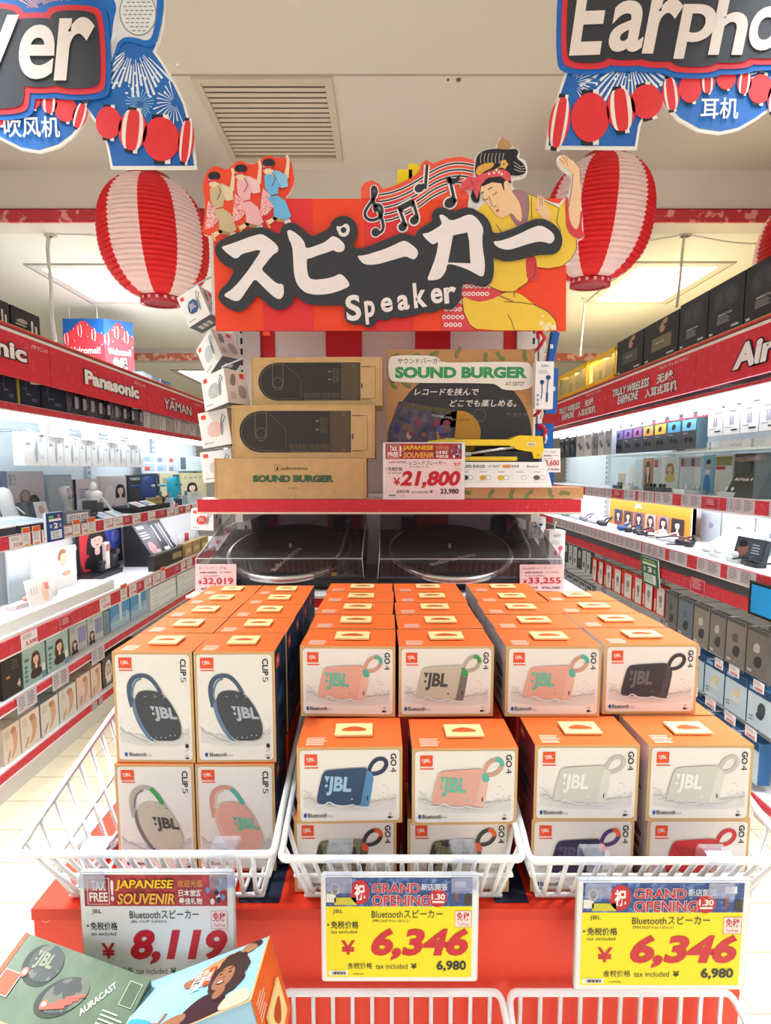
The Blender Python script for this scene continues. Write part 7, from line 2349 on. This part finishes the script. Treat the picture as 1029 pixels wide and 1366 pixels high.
# ------------------------------------------------------------------ earphone shelf goods
ZT = 1.9425
speak = [('r', .06, .06, .16, .1, '#d9dade'), ('r', .7, .08, .9, .12, '#c9cacf')]
for k, (a, b) in enumerate(((817, 851), (852, 896))):
    shelf_pack('black_carton', 1, XR + .02, a, b, ZT, .215, .17, '#30343b', '#24272d', [('r', .25, .26, .82, .58, '#595a5c' if k == 0 else '#7a7260'), ('t', 'Marshall', .38, .42, .62, .47, '#c9c4b4'), ('p', [(.5, .66), (.46, .8), (.62, .98), (.72, .94), (.66, .8), (.6, .66)], '#b98a76'), ('r', .6, .78, .74, .84, '#2c2c30')] + speak,
               'black carton picturing a grille speaker and a hand, %s past the yellow baskets' % ORD[k], 'carton', 'black cartons on the earphone shelving')
for k, (a, b) in enumerate(((897, 933), (934, 979), (980, 1034), (1036, 1110))):
    shelf_pack('black_carton', 1, XR + .02, a, b, ZT, .225, .17, '#30343b', '#24272d', [('p', [(.15, .5), (.15, .78), (.35, .9), (.7, .9), (.85, .78), (.85, .52), (.5, .46)], '#3d424a'), ('e', .3, .68, .12, .14, '#474c54'), ('e', .64, .7, .14, .15, '#474c54'), ('t', 'EMBERTON', .3, .36, .7, .4, '#d3d4d8'), ('n', .28, .32, .72, 4, .035, '#a9abb2')] + speak,
               'black carton with a faint dark speaker picture, %s from the hand-picture cartons' % ORD[k], 'carton', 'black cartons on the earphone shelving')
for k, (a, b) in enumerate(((742, 779), (780, 816))):
    X = XR + .02
    ya, yb = YX(a, X), YX(b, X)
    W_ = ya - yb - .01
    t = thing('yellow_basket', 'yellow plastic basket of white packs on the shelving, %s the black cartons' % ('farther from', 'next to')[k], 'basket', (X, ya, ZT), -90, 'yellow baskets on the earphone shelving')
    yl = ink('#efc01c', .35)
    m = MB()
    H_, D_, e = .20, .26, .006
    for z0, z1 in ((0, .03), (H_ - .025, H_)):
        m.box(0, 0, z0, W_, e, z1, yl).box(0, D_ - e, z0, W_, D_, z1, yl).box(0, 0, z0, e, D_, z1, yl).box(W_ - e, 0, z0, W_, D_, z1, yl)
    m.box(0, 0, 0, W_, D_, .008, yl)
    for x in (0, W_ - e):
        m.box(x, 0, 0, x + e, e, H_, yl).box(x, D_ - e, 0, x + e, D_, H_, yl)
    part('frame', m, t)
    m = MB()
    cp = clear('#fdf6da', .10, .2)
    for i in range(6):
        x = e + (W_ - 2 * e) * i / 6
        m.box(x, .002, .03, x + (W_ - 2 * e) / 6 - .004, .004, H_ - .025, cp)
    part('clear_panel', m, t, 'clear front panel')
    for i in range(4):
        w2 = (W_ - .03) / 4
        m = MB().box(0, 0, 0, w2 - .006, .16, .15 + .02 * (i % 2), ink(('#dcdad6', '#e8e6e4', '#c9c7c6', '#e1ddd2')[i]))
        m.rect(.01, .02, w2 * .6, .10, .0005, ink('#b9b5b0'), FR((0, 0, 0)))
        single('white_pack', m, 'white pack standing in the %s yellow basket, %s along it' % (('farther', 'nearer')[k], ORD[i]), 'pack', 'white packs in the yellow baskets', (X + .03, ya - .014 - i * w2, ZT + .0085), -90)

# hook rows under the light strip
HX = XR + .10
pods = [('n', .3, .95, .7, 1, .03, '#9aa0a8'), ('r', .36, .34, .66, .56, '#a9a6b9'), ('r', .40, .56, .48, .68, '#8d8a9f'), ('r', .55, .56, .63, .68, '#8d8a9f'), ('r', .5, .12, .9, .18, '#34353b'), ('r', .12, .24, .5, .27, '#8f949b')]
for k, (a, b) in enumerate(((941, 961), (962, 983), (984, 1008), (1009, 1034), (1036, 1064))):
    shelf_pack('hanging_pack', 1, XR + .11, a, b, 1.515, .125, .035, '#e6ebee', '#c9d2d8', pods, 'white bud pack hanging under the first header, %s past the dark bud boxes' % ORD[k], 'pack', 'white bud packs on hooks')
dk = lambda c: [('r', .04, .6, .96, .97, c), ('p', [(.3, .7), (.4, .9), (.65, .88), (.6, .68)], '#1f2024'), ('e', .35, .3, .13, .09, '#1a1b1f'), ('e', .66, .28, .13, .09, '#1a1b1f'), ('r', .1, .5, .45, .53, '#9a9ca4')]
for k, (a, b, c) in enumerate(((818, 830, '#7d5c9c'), (831, 842, '#8a5fa8'), (843, 855, '#a35f9a'), (856, 870, '#d9a05a'), (871, 887, '#e0b24a'), (888, 906, '#58a9d9'), (907, 927, '#6fb7e6'))):
    shelf_pack('earbud_box', 1, XR + .105, a, b, 1.466, .15, .06, '#4a4a50', '#56707e', dk(c), 'dark bud box with a %s top band, %s in its row' % ({'#7d5c9c': 'violet', '#8a5fa8': 'purple', '#a35f9a': 'mauve', '#d9a05a': 'amber', '#e0b24a': 'yellow', '#58a9d9': 'blue', '#6fb7e6': 'sky-blue'}[c], ORD[k]), 'box', 'dark bud boxes in a row')
for k, (a, b, c) in enumerate(((746, 752, '#3a3d44'), (753, 759, '#3f434a'), (760, 766, '#34373d'), (768, 778, '#c5c9d3'), (779, 788, '#d3d6dd'), (789, 796, '#8d929e'), (797, 805, '#c9ccd6'), (806, 815, '#b3b9c6'))):
    shelf_pack('hanging_pack', 1, XR + .05, a, b, 1.46, .16, .03, c, None, [('e', .4, .55, .2, .1, '#7c8190'), ('e', .62, .4, .2, .1, '#6b7080'), ('r', .15, .85, .8, .93, '#aeb3c0')], '%s earphone pack on a hook, %s from the far end' % ('dark' if k < 3 else 'pale', ORD[k]), 'pack', 'far earphone packs on hooks')
for k, px in enumerate((746, 758, 769, 780, 791, 803, 815, 828, 842, 856, 872, 890, 908, 927, 944, 963, 984, 1008)):
    w2 = 7 + (px - 740) * .035
    shelf_pack('hook_tag', 1, XR + .10, px, px + w2, 1.622, .045, .002, '#eef0f2', None, [('n', .15, .8, .8, 2, .2, '#aab0b8'), ('t', '¥', .3, .15, .7, .45, '#8d939c')], 'white price flag on a hook under the light strip, %s from the far end' % ORD[k], 'price flag', 'white price flags under the light strip')
for k, (a, b) in enumerate(((868, 890), (893, 912), (915, 944), (948, 982))):
    shelf_pack('hook_bar', 1, XR + .18, a, b, 1.625, .02, .03, '#a3283a', None, [('r', .1, .3, .9, .6, '#b9404e')], 'dark red hook bar behind the price flags, %s from the far end' % ORD[k], 'hook bar', 'dark red hook bars')
# clear riser with demo stands
t = thing('acrylic_riser', 'clear acrylic riser shelf over the demo stands on the earphone shelf', 'riser', (XR + .13, YX(815, XR + .13), 1.2285), -90)
gl = clear('#f8fcfc', .02, .03)
Lr = YX(815, XR + .13) - 1.40
m = MB().box(0, 0, .215, Lr, .165, .222, gl)
part('shelf', m, t)
for i in range(7):
    x = Lr * i / 6
    part('divider', MB().box(max(0, x - .004), 0, 0, min(Lr, x + .002), .165, .2145, gl), t)
m = MB()
m.box(0, -.002, .213, Lr, .0, .224, ink('#d6ecea', .2))
part('front_edge', m, t)
for k, (a, b) in enumerate(((900, 945), (947, 1000), (1003, 1060))):
    shelf_pack('white_carton', 1, XR + .16, a, b, 1.452, .04, .16, '#e9eef0', '#d3dade', [('t', 'AirPods', .5, .3, .8, .6, '#b9c3ca'), ('r', .05, .2, .3, .8, '#5c666e' if k == 0 else '#dfe6ea')], 'low white carton lying on the clear riser, %s from the dark bud boxes' % ORD[k], 'carton', 'low white cartons on the riser')
PX = XR + .30
for k, (a, b, c, el, lab) in enumerate((
        (822, 858, '#e3eaee', [('r', .1, .1, .4, .5, '#c9b79a'), ('p', [(.5, .1), (.55, .8), (.8, .7), (.9, .1)], '#e9e0d6')], 'pale panel with beige blocks in the riser, farthest of the demo panels'),
        (859, 871, '#cf8f6a', portrait(.5, .6, .2, '#4a2a22', '#5a3a2e'), 'narrow orange portrait panel in the riser'),
        (872, 906, '#e9ece9', portrait(.68, .66, .1, '#9a7040', '#d9c14a') + [('r', .04, .7, .2, .92, '#c95b62')], 'white panel with a woman in a yellow top in the riser'),
        (907, 936, '#e3e8e8', [('r', .02, .7, .98, .95, '#b9aeb4'), ('r', .06, .72, .2, .93, '#a3384a'), ('r', .55, .72, .7, .93, '#4a4650'), ('n', .2, .5, .8, 2, .06, '#d3dde0')], 'white panel with a strip of small photos in the riser'),
        (937, 953, '#8fc9e6', [('p', [(.1, 0), (.2, .45), (.6, .5), (.8, .2), (.7, 0)], '#3a86c9'), ('e', .52, .70, .18, .12, '#dcae94'), ('p', [(.3, .74), (.4, .9), (.75, .88), (.75, .78)], '#22283a'), ('r', .3, .5, .7, .62, '#e9eff3')], 'bright blue panel of a figure in a blue jacket and dark cap'),
        (954, 978, '#f0efea', [('r', .05, .72, .95, .95, '#96975a'), ('r', .05, .62, .6, .70, '#c43a46')], 'white panel topped by a flower photo in the riser'),
        (980, 1060, '#4d5454', [('r', .05, .1, .95, .9, '#596160'), ('r', .3, .4, .35, .9, '#474d4d')], 'dark grey backing panel at the near end of the riser'))):
    shelf_pack('demo_card', 1, PX, a, b, 1.2295, .205, .01, c, None, el, lab, 'panel')
for k, (px, zz) in enumerate(((984, 1.249), (985, 1.41))):
    m = MB().lathe([(0, 0), (.018, 0), (.018, .15), (0, .15)], ink('#8d7a72', .3, metal=.2), 14, Matrix.Rotation(pi / 2, 4, 'Y'))
    single('grey_roll', m, '%s grey-brown roll before the dark backing panel' % ('lower', 'upper')[k], 'roll', None, (XR + .27, YX(px, XR + .27), zz), -90)
m = MB()
m.add([(0, 0, 0), (.2, 0, 0), (.2, .09, 0), (0, .09, 0), (.0, .05, .11), (.2, .05, .11), (.2, .09, .11), (0, .09, .11)], [(0, 1, 5, 4), (1, 2, 6, 5), (2, 3, 7, 6), (3, 0, 4, 7), (4, 5, 6, 7), (3, 2, 1, 0)], ink('#3f4444', .4))
m.text('AirPods 4', .07, .09, .11, .016, .001, ink('#e9ecec'), FR((0, 0, 0), 0, 24.4), .02)
single('demo_stand', m, 'dark sloping stand lettered in white in the near part of the riser', 'demo stand', None, (XR + .15, YX(968, XR + .15), 1.2295), -90)
for k, px in enumerate((828, 842, 872, 885, 914, 930, 976)):
    t = thing('demo_earbuds', 'small %s earbud demo on the shelf edge, %s from the far end of the riser' % (('grey', 'pale', 'black', 'dark', 'pale', 'clear', 'white')[k], ORD[k]), 'earbuds', (XR + .17, YX(px, XR + .17), 1.2295), -90, 'earbud demos in the riser')
    c = ('#7a8288', '#dfe3e6', '#2b2d31', '#3c4046', '#d5dde0', '#b9c4c6', '#c3cac8')[k]
    m = MB().rbox(-.05, -.03, 0, .05, .03, .022, .008, ink(('#59606a', '#e6eaec', '#43474e', '#4d5259', '#dde4e6', '#a9b5b7', '#b6bfbd')[k], .4))
    part('base', m, t)
    m = MB()
    for s_ in (-1, 1):
        m.sphere((.02 * s_, 0, .034), .011, .010, .012, ink(c, .3), 10)
        m.tube([(.02 * s_, 0, .03), (.021 * s_, -.006, .012), (.021 * s_, -.008, .022)], .004, ink(c, .3), 6)
    part('bud', m, t)
# deep demo shelf below
ZD = .9555
m = MB()
OX = XR + .26
ya, yb = YX(816, OX), YX(928, OX)
Wd = ya - yb
m.box(0, 0, 0, Wd, .02, .185, ink('#ee8a2a', .5))
Mo = FR((0, 0, 0))
m.text('JBL', Wd * .42, .155, .09, .035, .001, ink('#f5ece4'), Mo, .04)
m.box(Wd - .006, -.003, 0, Wd, .02, .185, ink('#f2eeea'))
o = single('orange_board', m, 'bright orange board with white lettering and six small pictures on the demo shelf', 'board', None, (OX, ya, ZD), -90)
mm = MB()
for i in range(6):
    x0 = Wd * (.08 + .145 * i)
    art(mm, Mo @ Matrix.Translation((x0, .01, .002)), Wd * .125, .105, [('r', 0, 0, 1, 1, ('#3b4a6b', '#5b4a4e', '#6d5a70', '#b9a09a', '#8a7a8c', '#2d2a2e')[i])] + portrait(.5, .62, .2, '#2a2226', ('#7a3a3a', '#c9c1bb', '#39557d', '#8d3a4a', '#d9d3cd', '#7a2f2c')[i]), .001)
part('pictures', mm, o)


def headphone(label, px, X, col, group, s=1.0, rz=0):
    t = thing('headphones', label, 'headphones', (X, YX(px, X), ZD), -90 + rz, group)
    m = MB().tube([(-.055 * s, .03, .02 * s), (-.06 * s, .06 * s, .05 * s), (0, .10 * s, .075 * s), (.06 * s, .06 * s, .05 * s), (.055 * s, .03, .02 * s)], .008 * s, ink(col, .4), 8)
    part('headband', m, t)
    for q in (-1, 1):
        m = MB().lathe([(0, 0), (.03 * s, 0), (.036 * s, .008), (.036 * s, .022), (.028 * s, .03), (0, .03)], ink(col, .4), 18, Matrix.Translation((.052 * s * q, .01, 0)))
        part('ear_cup', m, t)


for k, (px, c, nm) in enumerate(((830, '#2b4f8a', 'navy'), (846, '#25262b', 'black'), (862, '#34363c', 'charcoal'), (878, '#e3dedc', 'white'), (894, '#d8d8dc', 'pale grey'), (916, '#2c2d33', 'jet black'), (745, '#c9cbd3', 'silver'), (756, '#7b808c', 'grey'), (768, '#dfe1e6', 'whitish'), (780, '#8d8590', 'mauve-grey'), (792, '#d9dbe0', 'light'), (804, '#33353c', 'dark'))):
    headphone('%s headphones lying on the demo shelf %s' % (nm, 'in front of the orange board' if k < 6 else 'beyond the orange board'), px, XR + .12, c, 'headphones on the demo shelf', .66 if k < 6 else .8, (k * 37) % 40 - 20)
for k, (a, b) in enumerate(((939, 966), (968, 1012), (1014, 1060))):
    shelf_pack('demo_card', 1, XR + .34, a, b, ZD, .17, .01, ('#b6c4c9', '#cfdde2', '#c3d6dc')[k], None, [('r', .05, .05, .95, .95, ('#aab9bf', '#d5e3e8', '#c9dce2')[k]), ('p', [(.4, .5), (.5, .7), (.7, .6), (.6, .45)], '#7d8a90')], 'pale blue-grey back panel, %s past the orange board' % ORD[k], 'panel')
m = MB()
T = Matrix.Translation((0, .0, .003)) @ Matrix.Rotation(radians(28), 4, 'X')
m.prism(rrect(0, 0, .20, .20, .02, 4), 0, .012, ink('#eef4f6', .3), ink('#d8e0e3'), T)
m.box(.02, .165, 0, .18, .185, .085, ink('#d9e0e3'))
m.flat(rrect(.03, .1, .1, .15, .01), .0125, ink('#d5e4ea'), T)
single('demo_tray', m, 'rounded white tilted demo tray past the orange board', 'demo tray', None, (XR + .12, YX(940, XR + .12), ZD), -90)
shelf_pack('demo_screen', 1, XR + .07, 983, 1024, ZD, .115, .02, '#3b4048', '#2b2e34', [('r', .04, .05, .96, .95, '#454d58'), ('p', [(.1, .3), (.12, .7), (.35, .8), (.5, .6), (.4, .3)], '#8a5f4c'), ('p', [(.1, .6), (.15, .9), (.42, .85), (.4, .65)], '#1d1b1f'), ('n', .58, .75, .9, 4, .1, '#aeb8c4')], 'dark framed picture of a person with earbuds on the demo shelf', 'picture', None, tilt=12)
for k, px in enumerate((965, 990, 1016)):
    t = thing('demo_earbuds', 'large %s demo bud on the shelf in front of the dark picture, %s' % (('white', 'pale', 'black')[k], ORD[k]), 'earbuds', (XR + .08, YX(px, XR + .08), ZD), -90, 'large demo buds')
    c = ('#eef1f3', '#e3e7ea', '#2d2f34')[k]
    m = MB().rbox(-.04, -.025, 0, .04, .025, .018, .015, ink(c, .3))
    part('base', m, t)
    m = MB().sphere((0, 0, .03), .022, .018, .016, ink(c, .3), 12)
    part('bud', m, t)
for k, pts in enumerate((((895, 0), (925, .02), (930, .05), (900, .05), (880, .02)), ((985, .01), (1000, .03), (1020, .015), (1040, .03)), ((838, .01), (848, .03), (858, .015), (870, .02)))):
    X = XR + .05
    m = MB().tube(smooth_pts([(X + .03 * (i % 2), YX(p, X), ZD + .006 + z) for i, (p, z) in enumerate(pts)], False, 2), .004, ink('#232428', .4), 6)
    single('demo_cable', m, 'thin black cable looping over the demo shelf edge, %s' % ('near the orange board end', 'before the dark picture', 'under the navy headphones')[k], 'cable')
shelf_pack('rank_card', 1, XR - .02, 864, 888, .735, .15, .006, '#2f6b58', '#e6ebe8', [('r', .05, .04, .95, .96, '#2c6a56'), ('r', .15, .86, .85, .93, '#8fae55'), ('r', .1, .74, .9, .82, '#e6ebe8'), ('t', '3', .4, .48, .64, .68, '#f1f4f2', .05), ('t', '第', .14, .50, .3, .64, '#dfe8e2'), ('t', '位', .72, .50, .88, .64, '#dfe8e2'), ('r', .15, .08, .85, .42, '#dfe6e2'), ('n', .2, .38, .8, 4, .08, '#6f9a8a')],
           'dark green rank card with a big white 3 hanging off the demo shelf rail', 'rank card', None, tilt=-6)
shelf_pack('price_screen', 1, XR - .03, 1010, 1060, .795, .13, .012, '#17191d', '#17191d', [('r', .08, .08, .96, .92, '#1c9be6')], 'small black-framed screen glowing plain blue at the frame edge', 'screen')
shelf_pack('rail_sign', 1, XR - .014, 929, 951, .782, .075, .002, '#b8304a', None, [('l', [(.05, .07), (.95, .07), (.95, .93), (.05, .93), (.05, .07)], '#e9c5c9', .03), ('n', .15, .78, .85, 4, .14, '#e3b6bc')], 'small crimson notice on the red hook rail', 'notice')

# hook rows
HZ = .775


def hooks(objs, X, s):
    for o, W_, H_, D_ in objs:
        m = MB().tube([(W_ / 2, -.03, H_ + .012), (W_ / 2, D_ + .01, H_ + .012), (W_ / 2, .28, H_ + .018)], .0025, ink('#9aa0a6', .3, metal=.5), 6)
        m.rect(W_ / 2 - .004, H_ - .002, W_ / 2 + .004, H_ + .014, D_ / 2, ink('#b9bcc4'), FR((0, D_, 0)))
        part('hook', m, o)


row = []
for k in range(7):
    a = 750 + k * 6.2
    o = shelf_pack('hanging_pack', 1, XR + .04, a, a + 5.4, .60, .155, .03, ('#d3d6da', '#3b3e44', '#c5c9ce')[k % 3], '#4a4d54', [('r', .2, .55, .8, .9, '#b9bec6'), ('r', .3, .2, .7, .45, '#5d626b')], 'grey and black cable pack on the upper hooks, %s from the rack' % ORD[k], 'pack', 'grey packs on the upper hooks')
    row.append((o, abs(YX(a, XR + .04) - YX(a + 5.4, XR + .04)), .155, .03))
for k, (a, b) in enumerate(((795, 801), (803, 810), (812, 822), (823, 835), (836, 850), (851, 864), (865, 879), (881, 896))):
    o = shelf_pack('hanging_pack', 1, XR + .02, a, b, .575, .165, .03, '#d9382c', '#b82c24', [('r', .3, .05, .98, .93, '#e6e4e4'), ('e', .64, .55, .16, .14, '#8d8f94'), ('e', .64, .35, .12, .08, '#b3b5ba'), ('n', .4, .86, .9, 2, .05, '#a3a3a8'), ('r', .06, .1, .22, .5, '#f0c3ba')], 'red and white pack on the upper hooks, %s past the grey packs' % ORD[k], 'pack', 'red and white packs on the upper hooks')
    row.append((o, abs(YX(a, XR + .02) - YX(b, XR + .02)), .165, .03))
for k, (a, b) in enumerate(((897.5, 914), (915, 936), (937, 959), (960, 982), (983, 1011), (1012, 1044))):
    o = shelf_pack('hanging_pack', 1, XR + .0, a, b, .545, .195, .02, ('#7c7f80', '#77848f', '#8f8d86', '#85837f', '#8b8886', '#7d7b78')[k], '#5f6163', [('r', .04, .04, .96, .93, ('#6f7374', '#6b7a88', '#8b8880', '#7d7b76', '#84817e', '#777572')[k]), ('r', .04, .9, .96, .98, '#55585c'), ('p', [(.3, .5), (.35, .68), (.6, .7), (.62, .5)], ('#4d5052', '#5a6a7a', '#c5c1b4', '#b9b5ac', '#5d5a5a', '#bdb9b2')[k]), ('p', [(.35, .2), (.4, .42), (.75, .45), (.7, .2)], '#3e3f42'), ('r', .08, .06, .3, .12, '#b9bcbf')],
                   'large grey clear-fronted pack on the upper hooks, %s past the red and white ones' % ORD[k], 'pack', 'large grey packs on the upper hooks')
    row.append((o, abs(YX(a, XR) - YX(b, XR)), .195, .02))
for k in range(5):
    a = 752 + k * 9
    o = shelf_pack('hanging_pack', 1, XR + .02, a, a + 8, .37, .16, .03, '#b9bdc4', '#7b8088', [('r', .2, .2, .8, .7, '#a3a8b0'), ('r', .1, .8, .9, .95, '#4c5058')], 'grey pack on the lower hooks, %s from the rack' % ORD[k], 'pack', 'grey packs on the lower hooks')
    row.append((o, abs(YX(a, XR + .02) - YX(a + 8, XR + .02)), .16, .03))
blue = [('r', .0, .80, 1, 1, '#1f4a78'), ('r', .06, .86, .4, .95, '#6fb3dd'), ('p', [(.42, .3), (.40, .52), (.52, .68), (.72, .64), (.7, .4), (.58, .24)], '#3c4a58'), ('e', .5, .34, .14, .08, '#2d3844'), ('n', .1, .22, .3, 2, .08, '#6f8296')]
gold = [('r', .0, .80, 1, 1, '#1f4a78'), ('r', .06, .86, .4, .95, '#6fb3dd'), ('p', [(.3, .3), (.45, .62), (.75, .66), (.6, .4), (.72, .28)], '#dccf9d'), ('e', .5, .36, .22, .09, '#cfd8dc'), ('n', .1, .22, .3, 2, .08, '#6f8296')]
for r_, (z0, cols_) in enumerate(((.345, ((900, 926), (928, 955.5), (956.5, 984.5), (985.5, 1017), (1018, 1056))), (.125, ((904, 930), (931, 960), (961, 996), (997, 1040))))):
    for k, (a, b) in enumerate(cols_):
        o = shelf_pack('hanging_pack', 1, XR + .0, a, b, z0, .17, .05, '#bed6e6', '#2b5f92', blue if (k + r_) % 3 == 1 else gold, 'blue-topped pale pack on the %s hook row, %s towards the frame edge' % (('middle', 'bottom')[r_], ORD[k]), 'pack', 'blue packs on the hooks')
        row.append((o, abs(YX(a, XR) - YX(b, XR)), .17, .05))
hooks(row, XR, 1)
for k, (a, b, z) in enumerate(((938, 948, .525), (969, 981, .52), (989, 1004, .525), (1024, 1040, .52), (926, 935, .44), (936, 948, .335), (959, 974, .33), (987, 1003, .325), (1017, 1034, .325))):
    shelf_pack('hook_tag', 1, XR - .045, a, b, z, .04, .002, '#e6e3e6', None, [('n', .1, .85, .9, 2, .18, '#a3a0a8'), ('r', .2, .12, .9, .38, '#c98a94')], 'white hook-end price tag among the blue packs, %s' % ORD[k], 'price tag', 'hook-end tags among the blue packs')

# rail tags
k = 0
X1 = XR + .12 - .0075
for (a, b, kd) in ((782, 790, 'grey'), (791, 797, 'grey'), (798, 807, 'grey'), (808, 817, 'grey'), (820, 832, 'red'), (834, 849, 'grey'), (853, 860, 'grey'), (862, 874, 'grey'), (876, 899, 'grey'), (911, 938, 'grey'), (943, 962, 'red'), (972, 982, 'grey'), (983, 1010, 'grey'), (1030, 1060, 'grey')):
    rail_tag(1, X1, a, b, 1.166, 1.224, kd, '%s tag on the upper earphone rail, %s from the rack' % ('crimson' if kd == 'red' else 'pale printed', ORD[k]), 'upper earphone rail tags')
    k += 1
k = 0
X2 = XR - .0075
for (a, b, kd) in ((740, 748, 'grey'), (749, 757, 'grey'), (758, 766, 'grey'), (767, 776, 'grey'), (777, 785, 'grey'), (786, 796, 'grey'), (797, 808, 'grey'), (809, 820, 'grey'), (821, 832, 'grey'), (833, 845, 'grey'), (846, 860, 'grey'), (862, 876, 'grey'), (877, 893, 'grey'), (899, 923, 'grey'), (937, 969, 'grey'), (979, 1018, 'grey'), (1040, 1080, 'grey')):
    rail_tag(1, X2, a, b, .894, .95, kd, 'pale printed tag on the demo shelf rail, %s from the rack' % ORD[k], 'demo shelf rail tags')
    k += 1
